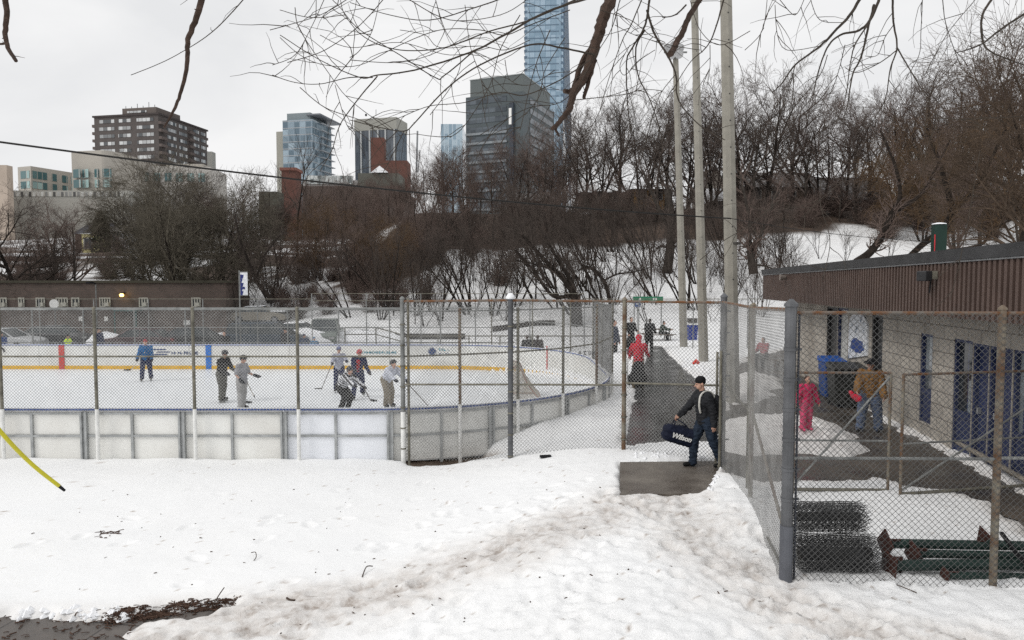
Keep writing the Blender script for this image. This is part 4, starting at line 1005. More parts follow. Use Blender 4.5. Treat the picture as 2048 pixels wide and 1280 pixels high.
# ================================================================== TREES
def rvec(r): 
    while True:
        v = Vector((r.uniform(-1, 1), r.uniform(-1, 1), r.uniform(-1, 1)))
        if 0.05 < v.length < 1: return v.normalized()
def gen_tree(seed, H=10.0, stems=1, trunk_r=0.16, trunk_frac=0.25, spread=0.6, up=0.25, nch=(7, 8, 7, 5), lens=(0.42, 0.24, 0.13, 0.075), lean=(0, 0, 0), wob=0.12, tw=0.008, droop=0.0, stemang=0.25, low=0.35):
    r = random.Random(seed); thick = []; thin = []
    def path(p, d, L, n, rad0, rad1, lvl):
        pts = [p.copy()]; rs = [rad0]; d = d.copy()
        for i in range(n):
            d = d + rvec(r) * wob * (1 + 0.4 * lvl) + Vector((0, 0, up * (0.5 if lvl else 0.3) / n * 2))
            if droop and lvl >= 2: d = d + Vector((0, 0, -droop * (i + 1) / n))
            d.normalize(); p = p + d * (L / n); pts.append(p.copy()); rs.append(rad0 + (rad1 - rad0) * (i + 1) / n)
        return pts, rs, d
    def emit(pts, rs, lvl):
        tgt = thick if lvl < 1 else thin
        for i in range(len(pts) - 1): tgt.append((tuple(pts[i]), tuple(pts[i + 1]), rs[i], rs[i + 1]))
    def branch(p, d, L, rad, lvl):
        n = (7, 6, 4, 3, 2)[lvl]
        pts, rs, dend = path(p, d, L, n, rad, max(tw * 0.6, rad * (0.35 if lvl else 0.3)), lvl)
        emit(pts, rs, lvl)
        if lvl >= len(nch): return
        k = nch[lvl]; k = max(1, int(round(k * r.uniform(0.75, 1.25))))
        t0 = (low if lvl == 0 else 0.22)
        for i in range(k):
            t = t0 + (1 - t0) * ((i + r.random()) / k); x = t * (len(pts) - 1); a = min(int(x), len(pts) - 2)
            q = pts[a].lerp(pts[a + 1], x - a); dd = (pts[a + 1] - pts[a]).normalized()
            side = dd.cross(rvec(r)).normalized()
            ang = spread * r.uniform(0.7, 1.25) * (1.0 if lvl else 1.1)
            nd_ = (dd * math.cos(ang) + side * math.sin(ang)).normalized()
            LL = H * lens[min(lvl, len(lens) - 1)] * r.uniform(0.65, 1.15) * (1.1 - 0.5 * t if lvl else (1.15 - 0.55 * t))
            rr = max(tw, min(rs[a] * 0.68, (rs[a] * 0.68 if lvl < 2 else tw * 1.3)))
            branch(q, nd_, LL, rr, lvl + 1)
    for s in range(stems):
        a = 2 * math.pi * s / stems + r.random(); an = stemang * (0 if stems == 1 else r.uniform(0.5, 1.3))
        d = Vector((math.cos(a) * math.sin(an) + lean[0], math.sin(a) * math.sin(an) + lean[1], 1)).normalized()
        branch(Vector((math.cos(a) * 0.1 * (stems > 1), math.sin(a) * 0.1 * (stems > 1), -0.5)), d, H * r.uniform(0.72, 0.9), trunk_r * (1 if stems == 1 else 0.62), 0)
    return thick, thin
def bark(name, c): return mat(name, c, 0.95, 0, 0.3, 3.0, spec=0.1)
M_bark_g = bark('grey_brown_bark', (0.052, 0.044, 0.038)); M_tw_g = bark('grey_brown_twigs', (0.118, 0.096, 0.084))
M_bark_d = bark('dark_wet_bark', (0.026, 0.021, 0.018)); M_tw_d = bark('dark_twigs', (0.075, 0.061, 0.053))
M_tw_r = bark('reddish_twigs', (0.150, 0.113, 0.098)); M_tw_o = bark('olive_twigs', (0.125, 0.110, 0.086)); M_tw_y = bark('tawny_twigs', (0.13, 0.086, 0.052)); M_tw_w = bark('willow_twigs', (0.085, 0.062, 0.046))
PROTO = {}
def proto(key, mb_, mt, n=5, **kw):
    thick, thin = gen_tree(**kw); zm = sorted([q[1][2] for q in thin])[int(len(thin) * 0.985)]; kz_ = 10.0 / zm
    thick = [tuple(tuple(c * kz_ for c in q[i]) if i < 2 else q[i] * kz_ for i in range(4)) for q in thick]; thin = [tuple(tuple(c * kz_ for c in q[i]) if i < 2 else q[i] for i in range(4)) for q in thin]
    d = {}
    for nm, sg, sides in (('trunk', thick, 6), ('crown', thin, 3)):
        P0, P1, a, b = zip(*sg); V_, Q_ = segs_mesh(P0, P1, a, b, sides)
        me_o = npmesh(nm, V_, Q_, mb_ if nm == 'trunk' else mt); d[nm] = me_o.data; bpy.data.objects.remove(me_o)
    PROTO[key] = d
proto('round_a', M_bark_g, M_tw_g, seed=1, trunk_r=0.20, nch=(10, 7, 5, 4), spread=0.8, low=0.16, up=0.3, lens=(0.46, 0.27, 0.15, 0.085))
proto('round_b', M_bark_g, M_tw_r, seed=2, trunk_r=0.18, nch=(11, 7, 6, 4), spread=0.72, low=0.12, up=0.3, lens=(0.45, 0.27, 0.15, 0.085))
proto('multi_a', M_bark_d, M_tw_g, seed=3, stems=4, trunk_r=0.21, nch=(6, 6, 5, 4), spread=0.6, stemang=0.42, low=0.2)
proto('multi_b', M_bark_d, M_tw_r, seed=4, stems=5, trunk_r=0.19, nch=(5, 7, 5, 4), spread=0.6, stemang=0.48, low=0.15)
proto('spread', M_bark_d, M_tw_d, seed=5, trunk_r=0.24, nch=(12, 9, 7, 5), spread=0.95, lens=(0.52, 0.26, 0.14, 0.08), low=0.15, up=0.35)
proto('dense', M_bark_d, M_tw_o, seed=6, stems=3, trunk_r=0.2, nch=(11, 8, 7, 5), spread=0.6, stemang=0.3, lens=(0.42, 0.24, 0.15, 0.1), droop=0.25, low=0.12)
proto('tawny', M_bark_g, M_tw_y, seed=7, stems=3, trunk_r=0.17, nch=(8, 7, 6, 4), spread=0.75, droop=0.35, lens=(0.42, 0.25, 0.16, 0.11), low=0.15)
proto('lean', M_bark_d, M_tw_d, seed=8, stems=3, trunk_r=0.19, nch=(5, 5, 4), spread=0.5, lean=(-0.45, 0, 0), stemang=0.3, low=0.5, wob=0.16)
proto('lean_b', M_bark_d, M_tw_d, seed=9, stems=5, trunk_r=0.16, nch=(5, 5, 4), spread=0.5, lean=(-0.3, 0, 0), stemang=0.35, low=0.45, wob=0.14)
proto('sapling', M_bark_d, M_tw_d, seed=10, stems=4, trunk_r=0.11, nch=(6, 5, 3), spread=0.55, stemang=0.25, low=0.3, wob=0.2, tw=0.007)
proto('sparse', M_bark_d, M_tw_d, seed=12, trunk_r=0.1, nch=(9, 6, 4), spread=0.6, low=0.3)
proto('willow', M_bark_d, M_tw_w, seed=13, stems=2, trunk_r=0.2, nch=(9, 7, 6, 3), spread=0.75, stemang=0.35, droop=0.22, lens=(0.45, 0.27, 0.17, 0.11), low=0.25, tw=0.006)
used_labels = set()
def place_tree(key, px, base_py, top_py, Y, label, name='bare_tree', group='bare trees on the hillside', rz=None, zbase=None, wscale=1.0, cat='tree'):
    x = XY(px, Y, (base_py + top_py) / 2); z = zg(x, Y) if zbase is None else zbase
    ht = ZY(top_py, Y) - z; s = max(0.05, ht / 10.0)
    e = empty(name, (x, Y, z - 0.1), 0, label, cat, group)
    rz = rnd.uniform(0, 6.28) if rz is None else rz
    for nm in ('trunk', 'crown'):
        o = bpy.data.objects.new(nm, PROTO[key][nm]); COL.objects.link(o); o.parent = e
    e.rotation_euler = (0, 0, rz); e.scale = (s * wscale, s * wscale, s)
    assert label not in used_labels, label
    used_labels.add(label)
    return e
LM = [(-60, 'past the left edge of the brick block'), (30, 'above the left end of the brick block'), (95, 'below the pale office with teal windows'), (150, 'left of the cream house'), (205, 'above the cream house'), (260, 'right of the small grey house'), (330, 'under the brown apartment tower'), (400, 'right of the brown apartment tower'), (470, 'above the blue and white banner'), (530, 'left of the brick chimney stack'), (590, 'in front of the glass condo tower'), (650, 'below the long low brick roof'), (710, 'left of the striped tower'), (760, 'in front of the striped tower'), (820, 'right of the striped tower'), (870, 'left of the small pale glass block'), (910, 'in front of the small pale glass block'), (960, 'under the left side of the grey office tower'), (1020, 'under the middle of the grey office tower'), (1080, 'under the corner of the grey office tower'), (1140, 'under the tall blue skyscraper'), (1200, 'right of the tall blue skyscraper'), (1250, 'left of the ochre house'), (1310, 'in front of the ochre house'), (1345, 'just left of the farthest light pole'), (1385, 'between the two thinner light poles'), (1430, 'between the two thicker light poles'), (1500, 'just right of the thickest light pole'), (1560, 'left of the dark brick house'), (1620, 'in front of the dark brick house'), (1680, 'at the right end of the dark brick house'), (1740, 'left of the leaning trunk behind the roof'), (1800, 'above the leaning trunk behind the roof'), (1860, 'above the green roof chimney'), (1920, 'right of the green roof chimney'), (1980, 'above the right end of the brown fascia'), (2060, 'at the right edge of the picture')]
def near(px): return min(LM, key=lambda t: abs(t[0] - px))[1]
adj = {'round_a': 'grey-brown round-crowned bare tree', 'round_b': 'reddish-brown round-crowned bare tree', 'multi_a': 'grey-brown many-stemmed bare tree', 'multi_b': 'reddish many-stemmed bare tree', 'spread': 'dark wide-spreading bare tree', 'dense': 'dense olive-brown bare tree', 'tawny': 'tawny drooping bare tree', 'lean': 'dark leaning bare tree', 'lean_b': 'clump of slim dark leaning stems', 'sapling': 'clump of thin saplings', 'sparse': 'thin open bare tree', 'willow': 'tall brown willow-like bare tree'}
def auto(key, px, Y, extra=''):
    row = 'on the crest' if Y > 92 else ('high upslope' if Y > 78 else ('midway upslope' if Y > 64 else 'low down'))
    for t in sorted(LM, key=lambda t: abs(t[0] - px)):
        l = f"{adj[key]} {row} {t[1]}"
        if len(l.split()) <= 16 and l not in used_labels: return l
def T_(key, px, base, top, Y, **k): return place_tree(key, px, base, top, Y, auto(key, px, Y), **k)
# crest trees, centre to right (skyline)
for key, px, top, Y in [('round_a', 905, 268, 100), ('multi_b', 860, 300, 96), ('round_b', 960, 330, 92), ('multi_a', 1005, 345, 95), ('round_b', 1060, 250, 104), ('multi_a', 1105, 290, 98), ('round_a', 1150, 255, 106),
        ('multi_a', 1195, 200, 100), ('round_a', 1235, 175, 104), ('multi_a', 1285, 190, 98), ('round_a', 1330, 185, 106), ('multi_a', 1375, 200, 99), ('multi_b', 1425, 180, 103), ('round_a', 1475, 150, 100), ('multi_a', 1530, 135, 97),
        ('round_a', 1585, 150, 104), ('multi_b', 1640, 185, 99), ('round_b', 1690, 190, 103), ('round_a', 1745, 180, 98), ('multi_b', 1800, 165, 102), ('round_a', 1850, 120, 97), ('multi_a', 1905, 130, 100), ('round_b', 1965, 90, 96), ('round_b', 2040, 60, 98), ('round_a', 2100, 60, 97)]:
    T_(key, px, 440, top, Y)
for key, px, top, Y in [('multi_b', 1130, 345, 90), ('multi_b', 1220, 350, 92), ('multi_a', 1400, 350, 93), ('round_b', 1570, 330, 93), ('round_b', 1680, 320, 94), ('multi_b', 1780, 310, 94), ('dense', 1900, 270, 90), ('tawny', 1850, 250, 86), ('round_b', 1965, 200, 82), ('tawny', 2050, 200, 80)]:
    T_(key, px, 450, top, Y)
T_('willow', 2040, 480, 70, 56, rz=0.4); T_('willow', 2200, 480, -40, 46, rz=2.0); T_('round_b', 1925, 490, 260, 66)
# middle hillside brush trees
for key, px, top, Y in [('round_b', 560, 400, 84), ('tawny', 640, 400, 74), ('sparse', 680, 350, 82), ('round_b', 720, 385, 76), ('tawny', 760, 430, 70), ('sparse', 810, 340, 80), ('multi_b', 850, 370, 74), ('round_b', 890, 350, 86),
        ('round_a', 985, 370, 84), ('multi_a', 1050, 360, 86), ('multi_b', 1100, 380, 88), ('multi_b', 540, 440, 68), ('multi_b', 700, 440, 66), ('tawny', 790, 450, 66), ('round_b', 840, 440, 68), ('round_b', 500, 430, 76)]:
    T_(key, px, 560, top, Y)
T_('sparse', 592, 520, 258, 78); T_('sparse', 555, 560, 330, 74); T_('round_a', 480, 560, 345, 80); T_('spread', 520, 560, 395, 84)
# left hillside
T_('spread', 40, 600, 398, 60, rz=0.0, zbase=-0.5); T_('round_b', 95, 600, 392, 66); T_('round_b', 150, 600, 400, 70); T_('multi_b', -30, 600, 400, 66)
T_('spread', 335, 560, 325, 76); T_('dense', 330, 590, 360, 64); T_('dense', 390, 595, 345, 60, zbase=-0.2); T_('round_a', 450, 590, 370, 66); T_('round_b', 470, 590, 380, 68); T_('round_a', 290, 590, 400, 66)
T_('multi_b', 120, 560, 450, 78); T_('sparse', 60, 560, 430, 82); T_('sparse', 262, 590, 420, 70)
# leaning stems low on the slope
for key, px, base, top, Y in [('lean_b', 830, 600, 455, 58), ('lean', 885, 605, 450, 60), ('lean_b', 935, 600, 440, 58), ('lean', 985, 610, 445, 57), ('lean', 1030, 600, 440, 60), ('lean_b', 1070, 600, 430, 62), ('lean', 1115, 600, 455, 58), ('lean_b', 1165, 600, 450, 66), ('lean', 1230, 600, 510, 60), ('lean_b', 760, 620, 470, 56), ('lean', 700, 620, 480, 57), ('sapling', 860, 600, 480, 60), ('sapling', 960, 590, 470, 64), ('sapling', 1010, 600, 500, 55), ('sapling', 1200, 590, 470, 64), ('sapling', 1270, 590, 470, 66), ('sapling', 1310, 600, 480, 60), ('sapling', 1300, 590, 450, 74), ('sapling', 1380, 600, 460, 68), ('sapling', 1430, 590, 455, 70), ('sapling', 1490, 590, 440, 74), ('sapling', 1560, 560, 450, 76), ('sapling', 1640, 520, 430, 78), ('sapling', 1690, 520, 440, 74), ('sapling', 1780, 500, 430, 76), ('sapling', 1240, 580, 460, 76), ('sapling', 1130, 600, 480, 62), ('sapling', 600, 620, 500, 58), ('sapling', 540, 620, 500, 60), ('sapling', 480, 620, 520, 58)]:
    T_(key, px, base, top, Y, group='slim stems on the snowy slope')
# further crest trees that thicken the skyline
for key, px, top, Y in [('round_a', 1170, 215, 110), ('round_a', 1312, 215, 95), ('round_a', 1400, 215, 94), ('round_a', 1508, 175, 95), ('round_a', 1612, 205, 95), ('round_a', 1718, 205, 94), ('round_a', 1825, 170, 112), ('multi_b', 1930, 150, 112), ('multi_a', 930, 300, 108), ('round_a', 1130, 240, 112)]:
    T_(key, px, 440, top, Y)
for key, px, top, Y in [('round_b', 935, 300, 93), ('round_b', 985, 290, 100), ('multi_b', 1035, 275, 102), ('round_b', 1085, 262, 96), ('multi_b', 1125, 290, 104), ('round_a', 890, 290, 106), ('round_b', 630, 350, 112), ('round_b', 705, 345, 114), ('multi_b', 780, 340, 112), ('round_b', 300, 395, 96), ('round_b', 420, 385, 98), ('round_b', 615, 375, 104), ('multi_b', 650, 380, 98), ('round_b', 690, 362, 108), ('multi_b', 725, 372, 100), ('round_b', 765, 368, 106), ('multi_b', 800, 352, 98), ('round_b', 545, 415, 98), ('round_b', 660, 400, 92), ('multi_b', 740, 405, 90), ('round_b', 835, 345, 104), ('round_a', 500, 420, 100), ('round_b', 880, 335, 94)]:
    T_(key, px, 500, top, Y)
rs_ = random.Random(77)
for i in range(120):
    px = rs_.uniform(700, 1600); Y = rs_.uniform(53, 84); k = rs_.choice(['sapling', 'sapling', 'lean', 'lean_b', 'sparse', 'sapling'])
    if px < 860 and Y > 66: continue
    x = XY(px, Y); hh = rs_.uniform(3.0, 7.5) * (1.25 if k != 'sapling' else 0.8); s = hh / 10
    e = empty('slope_sapling', (x, Y, zg(x, Y) - 0.1), rs_.uniform(-0.5, 0.5) if 'lean' in k else rs_.uniform(0, 6.28), 'slim dark bare sapling standing on the open snowy slope behind the rink', 'tree', 'saplings on the open snowy slope')
    for nm in ('trunk', 'crown'):
        o = bpy.data.objects.new(nm, PROTO[k][nm]); COL.objects.link(o); o.parent = e
    e.scale = (s, s, s)
# hand-shaped trunks ------------------------------------------------------
def limb_tree(name, label, Y, limbs, m, group=None, crown=None, cm=None):
    """limbs: list of (pixel points, width px start, width px end); a tree drawn at distance Y with real girth"""
    e = empty(name, D(limbs[0][0][0][0], limbs[0][0][0][1], Y), 0, label, 'tree', group)
    r = random.Random(hash(label) % 1000); first = True; segs = []
    for pts, w0, w1 in limbs:
        P = smoothpath([D(a, b, Y + (c if len(q) > 2 else 0)) for q in pts for a, b, c in [tuple(q) + (0,) * (3 - len(q))]], 5); n = len(P)
        rs = [(w0 + (w1 - w0) * i / (n - 1)) / 2 * Y / F for i in range(n)]
        under(e, MB().tube(P, rs, 8).build('trunk' if first else 'limb', m)); first = False
        for i in range(n // 3, n):
            for k in range(2):
                d = ((P[min(i + 1, n - 1)] - P[i - 1]).normalized() + rvec(r) * 0.9 + Vector((0, 0, .3))).normalized(); L = r.uniform(0.6, 2.2); p = P[i]; rr = max(0.012, rs[i] * 0.35)
                for s in range(4):
                    q = p + d * L / 4; segs.append((tuple(p), tuple(q), rr, rr * 0.75)); 
                    for j in range(2):
                        dd = (d + rvec(r) * 0.9).normalized(); q2 = q + dd * L * 0.35; segs.append((tuple(q), tuple(q2), rr * 0.5, rr * 0.3)); segs.append((tuple(q2), tuple(q2 + (dd + rvec(r) * 0.5) * L * 0.25), rr * 0.3, rr * 0.2))
                    p = q; rr *= 0.75; d = (d + rvec(r) * 0.3 + Vector((0, 0, .06))).normalized()
    P0, P1, a, b = zip(*segs); V_, Q_ = segs_mesh(P0, P1, a, b, 3); under(e, npmesh('crown', V_, Q_, cm or M_tw_d)); return e
limb_tree('bare_tree', 'thick dark trunk forking into long arching limbs, rooted behind the rink end fence', 52, [([(1154, 668), (1152, 620), (1150, 590)], 26, 20), ([(1150, 592), (1128, 560), (1085, 515), (1045, 470)], 13, 5), ([(1150, 592), (1138, 555), (1110, 510), (1088, 470)], 11, 4), ([(1148, 590), (1112, 594), (1090, 575), (1070, 545), (1030, 500)], 9, 4), ([(1152, 592), (1140, 580), (1120, 545), (1075, 530), (1030, 520)], 7, 3)], M_bark_d)
limb_tree('bare_tree', 'crooked bare tree with a bent limb on the slope left of the farthest pole', 55, [([(1222, 612), (1213, 575), (1203, 556)], 8, 7), ([(1203, 556), (1190, 540), (1168, 533), (1165, 538)], 7, 4), ([(1206, 562), (1235, 548), (1262, 545), (1300, 535)], 4, 2), ([(1180, 536), (1192, 505), (1175, 480)], 3, 2)], M_bark_d)
limb_tree('bare_tree', 'stout brown trunk rising just left of the farthest light pole', 70, [([(1334, 545), (1340, 500), (1342, 440), (1335, 380)], 20, 14), ([(1340, 460), (1310, 400), (1285, 340)], 9, 4), ([(1342, 470), (1356, 400), (1350, 320)], 10, 4), ([(1340, 500), (1325, 492), (1312, 498)], 5, 3)], M_bark_g, cm=M_tw_g)
limb_tree('bare_tree', 'forked brown trunk just right of the thickest light pole above the fascia end', 62, [([(1506, 548), (1503, 520), (1500, 500)], 17, 15), ([(1500, 502), (1499, 470), (1495, 420), (1480, 350)], 9, 4), ([(1503, 508), (1518, 480), (1532, 440), (1560, 370)], 8, 4), ([(1512, 530), (1530, 532), (1552, 540)], 5, 2)], M_bark_g, cm=M_tw_r)
limb_tree('bare_tree', 'dark trunk leaning right out of the snow behind the rink house roof', 58, [([(1712, 525), (1740, 505), (1765, 470), (1785, 425)], 17, 13), ([(1785, 425), (1800, 390), (1790, 330), (1760, 260)], 10, 4), ([(1787, 425), (1840, 390), (1870, 340), (1900, 280)], 9, 3)], M_bark_d, cm=M_tw_r)
limb_tree('bare_tree', 'dark leaning trunk passing behind the green roof chimney', 60, [([(1820, 512), (1850, 485), (1890, 455), (1905, 420)], 12, 14), ([(1905, 420), (1880, 330), (1850, 250)], 12, 5), ([(1905, 425), (1960, 360), (2010, 260)], 11, 4), ([(1880, 505), (1960, 490), (1985, 460), (2040, 430)], 8, 3)], M_bark_d, cm=M_tw_y)
limb_tree('bare_tree', 'dark curved trunk beside the blue and white banner', 50, [([(548, 604), (530, 585), (515, 565), (500, 530)], 10, 7), ([(500, 530), (480, 480), (470, 430)], 6, 3), ([(512, 560), (530, 510), (560, 470)], 5, 3)], M_bark_d)
# evergreen by the cream house
ev = empty('evergreen', (XY(207, 100), 100, zg(XY(207, 100), 100)), 0, 'narrow dark columnar evergreen between the cream house and the small grey house', 'tree')
r_ = random.Random(5); mb = MB(); zt_ = ZY(424, 100); zb_ = zg(XY(207, 100), 100); 
for i in range(2600):
    t = r_.random() ** 0.8; a = r_.uniform(0, 6.28); rr = 1.35 * (1 - t ** 2.5) ** 0.7 * r_.uniform(0.5, 1.08); c = Vector((ev.location.x + rr * math.cos(a), 100 + rr * math.sin(a), zb_ + (zt_ - zb_) * t))
    d1 = rvec(r_) * 0.22; d2 = rvec(r_) * 0.22; mb.add([c, c + d1, c + d1 + d2, c + d2], [(0, 1, 2, 3)])
under(ev, mb.build('crown', mat('dark_evergreen', (0.022, 0.026, 0.015), 0.9, 0, 0.5, 2), autofix=False)); under(ev, MB().tube([(ev.location.x, 100, zb_ - 0.3), (ev.location.x, 100, zb_ + 3)], 0.2, 8).build('trunk', M_bark_d))
# undergrowth --------------------------------------------------------------
def undergrowth():
    r = random.Random(99); protos = []
    for s in range(4):
        segs = []
        for k in range(34):
            a = r.uniform(0, 6.28); d = Vector((math.cos(a) * r.uniform(0, 0.7), math.sin(a) * r.uniform(0, 0.7), 1)).normalized(); p = Vector((math.cos(a) * .2, math.sin(a) * .2, -0.2)); L = r.uniform(1.3, 2.8)
            for i in range(4):
                q = p + d * L / 4; segs.append((p, q, 0.022 - 0.004 * i, 0.018 - 0.004 * i))
                for j in range(5):
                    dd = (d * 0.8 + rvec(r) * 0.8).normalized(); q2 = p.lerp(q, r.random()); q3 = q2 + dd * L * 0.25; segs.append((q2, q3, 0.011, 0.008)); q4 = q3 + (dd + rvec(r) * 0.7).normalized() * L * 0.18; segs.append((q3, q4, 0.009, 0.006)) 
                p = q; d = (d + rvec(r) * 0.25).normalized()
        P0, P1, a_, b_ = zip(*[(tuple(s_[0]), tuple(s_[1]), s_[2], s_[3]) for s_ in segs]); protos.append(segs_mesh(P0, P1, a_, b_, 3))
    outV = []; outQ = []; n0 = 0; cnt = 0
    def put(x, y, s, z=None):
        nonlocal n0
        V_, Q_ = protos[r.randrange(4)]; a = r.uniform(0, 6.28); c, sn = math.cos(a), math.sin(a)
        W = V_ * s; W = np.stack([W[:, 0] * c - W[:, 1] * sn + x, W[:, 0] * sn + W[:, 1] * c + y, W[:, 2] + (zg(x, y) if z is None else z)], 1)
        outV.append(W.astype(np.float32)); outQ.append(Q_ + n0); n0 += len(W)
    def band(n, x0, x1, f, smin, smax):
        for i in range(n):
            t = r.random(); px = x0 + (x1 - x0) * t; Y = f(px) + r.gauss(0, 1.0); put(XY(px, Y, 500), Y, r.uniform(smin, smax))
    band(56, 850, 2080, lambda p: r.uniform(89, 98), 0.9, 1.5)
    band(28, 560, 1000, lambda p: r.uniform(68, 90), 0.9, 1.6)
    band(16, 480, 860, lambda p: r.uniform(58, 68), 0.6, 1.0)
    band(24, -60, 500, lambda p: r.uniform(62, 100), 0.7, 1.2)
    V_ = np.concatenate(outV); Q_ = np.concatenate(outQ)
    o = npmesh('undergrowth', V_, Q_, M_tw_r); tag(o, 'tangled reddish-brown undergrowth covering the top of the hillside', 'undergrowth', kind='stuff')
undergrowth()
# fallen logs on the slope
for k, (pts, lb) in enumerate([([(780, 636), (850, 640), (930, 638)], 'short dark log lying below the slim stems'), ([(985, 652), (1080, 655), (1110, 650)], 'long dark log lying on the flat snow behind the goal')]):
    mb = MB().tube([Vector((XY(a, 50 + 2 * k, b), 50 + 2 * k, zg(XY(a, 50 + 2 * k, b), 50 + 2 * k) + 0.2)) for a, b in pts], 0.2, 8); tag(mb.build('log', M_bark_d), lb, 'log')

# ================================================================== CITY
M_winb = winmat('apartment_glass', (0.07, 0.075, 0.08), (0.55, 0.56, 0.56), 1.5, 3.0, (0.08, 0.07, 0.065), 0.1, 0.25, 0.45)
M_brn = mat('brown_precast', (0.093, 0.081, 0.077), 0.9, 0, 0.12, 0.3)
def foot(l, c, r, Dc, kl, py=300):
    C = D(c, py, Dc); C = Vector((C.x, C.y, 0)); Lp = D(l, py, Dc * kl); Lp = Vector((Lp.x, Lp.y, 0))
    u = (Lp - C); wl = u.length; u.normalize(); v = Vector((u.y, -u.x, 0))
    if v.y < 0: v = -v
    rd = ray(r, py); t = (C.x * rd.y - C.y * rd.x) / (v.y * rd.x - v.x * rd.y); return C, u, wl, v, t
def fbox(mb, fp, a0, a1, b0, b1, z0, z1):
    C, u, wl, v, wr = fp; pts = [C + u * a0 + v * b0, C + u * a1 + v * b0, C + u * a1 + v * b1, C + u * a0 + v * b1]
    return mb.poly([(p.x, p.y) for p in pts], z0, z1)
def tower(name, label, l, c, r, Dc, kl, top, body_m, cat='building', zb=13):
    fp = foot(l, c, r, Dc, kl); zt = ZY(top, Dc); e = empty(name, (fp[0].x, fp[0].y, zb), 0, label, cat)
    under(e, fbox(MB(), fp, 0, fp[2], 0, fp[4], zb, zt).build('body', body_m)); return e, fp, zt
# A brown apartment tower
e, fp, zt = tower('apartment_tower', 'dark brown apartment tower with bands of windows and side balconies', 190, 318, 414, 283, 1.02, 229, M_brn)
wl, wr = fp[2], fp[4]
for k in range(9):
    z1 = zt - 1.1 - 3.0 * k; z0 = z1 - 1.35
    for a, b in ((0.07, 0.33), (0.42, 0.62), (0.68, 0.92)): under(e, fbox(MB(), fp, wl * a, wl * b, -0.14, -0.02, z0, z1).build('window', M_winb))
    for a, b in ((0.16, 0.34), (0.40, 0.56), (0.70, 0.82), (0.86, 0.96)): under(e, fbox(MB(), fp, -0.14, -0.02, wr * a, wr * b, z0, z1).build('window', M_winb))
    for q_ in ((wl + 0.02, wl + 1.6, 0.5, wr * 0.3), (-1.3, -0.02, wr * 0.0, wr * 0.12), (-1.3, -0.02, wr * 0.58, wr * 0.68), (0.3, wl * 0.9, wr + 0.02, wr + 1.5)): under(e, fbox(MB(), fp, *q_, z0 - 1.3, z0 - 0.2).build('balcony', mat('balcony_brown', (0.12, 0.098, 0.09), 0.9)))
mb = MB(); fbox(mb, fp, -0.5, wl + 0.5, -0.5, wr + 0.5, zt + 0.02, zt + 0.7); under(e, mb.build('parapet', mat('parapet_dark', (0.06, 0.05, 0.048), 0.9)))
under(e, fbox(MB(), fp, wl * 0.12 - 2, wl * 0.58, 1.0, wr * 0.5, zt + 0.72, ZY(212, 283)).build('penthouse', mat('penthouse_grey', (0.13, 0.11, 0.10), 0.9)))
under(e, fbox(MB(), fp, wl * 0.2, wl * 0.5, 0.8, 0.98, zt + 1.4, ZY(218, 283)).build('window', M_winb))
mb = MB(); r_ = random.Random(8)
for i in range(6): p = fp[0] + fp[1] * wl * (0.1 + 0.09 * i) + fp[3] * 2; h = ZY(212, 283); under(e, MB().tube([(p.x, p.y, h), (p.x, p.y, h + r_.uniform(0.8, 2.4))], 0.12, 4).build('antenna', M_flash))
# B beige office complex
M_bei = mat('beige_concrete', (0.40, 0.375, 0.335), 0.9, 0, 0.06, 0.2); M_bei2 = mat('pinkish_concrete', (0.43, 0.36, 0.30), 0.9, 0, 0.06, 0.2); M_bei3 = mat('grey_beige_concrete', (0.33, 0.325, 0.30), 0.9, 0, 0.06, 0.2)
M_teal = winmat('teal_glass', (0.05, 0.12, 0.13), (0.33, 0.46, 0.45), 1.7, 3.4, (0.36, 0.34, 0.31), 0.1, 0.15, 0.5)
e, fp, zt = tower('office_block', 'flat-roofed beige office wing with two rows of teal windows at the left', 34, 60, 150, 205, 1.01, 332, M_bei)
z_ = lambda py, Dd=205: ZY(py, Dd)
for y0, y1 in ((341, 356), (362, 376)):
    for a, b in ((0.02, 0.35), (0.45, 0.56), (0.68, 0.8), (0.88, 0.98)): under(e, fbox(MB(), fp, -0.12, -0.02, fp[4] * a, fp[4] * b, z_(y1), z_(y0)).build('window', M_teal))
    under(e, fbox(MB(), fp, fp[2] * 0.1, fp[2] * 0.8, -0.12, -0.02, z_(y1), z_(y0)).build('window', M_teal))
e2_ = empty('office_block', D(200, 400, 196), 0, 'taller beige office block with a rounded blank corner under the brown apartment tower', 'building')
C0_ = D(145, 380, 198); C1_ = D(205, 380, 196); C3_ = D(265, 380, 205)
pts = [(C0_.x, C0_.y), (C1_.x, C1_.y)] + [(C1_.x + (C3_.x - C1_.x) * math.sin(a * math.pi / 16), C3_.y + (C1_.y - C3_.y) * math.cos(a * math.pi / 16)) for a in range(1, 9)] + [(C3_.x, 235), (C0_.x, 235)]
under(e2_, MB().poly(pts, 13, z_(303, 198)).build('body', M_bei)); 
for y0, y1 in ((339, 356), (360, 376)):
    for a, b in ((148, 162), (166, 178), (183, 198)): p, q = D(a, 380, 197.3), D(b, 380, 196.0); under(e2_, MB().poly([(p.x, p.y), (q.x, q.y), (q.x, q.y - 0.15), (p.x, p.y - 0.15)], z_(y1, 197), z_(y0, 197)).build('window', M_teal))
    for a, b in ((207, 224),): p, q = D(a, 380, 195.75), D(b, 380, 195.9); under(e2_, MB().poly([(p.x, p.y), (q.x, q.y), (q.x, q.y - 0.15), (p.x, p.y - 0.15)], z_(y1, 197), z_(y0, 197)).build('window', M_teal))
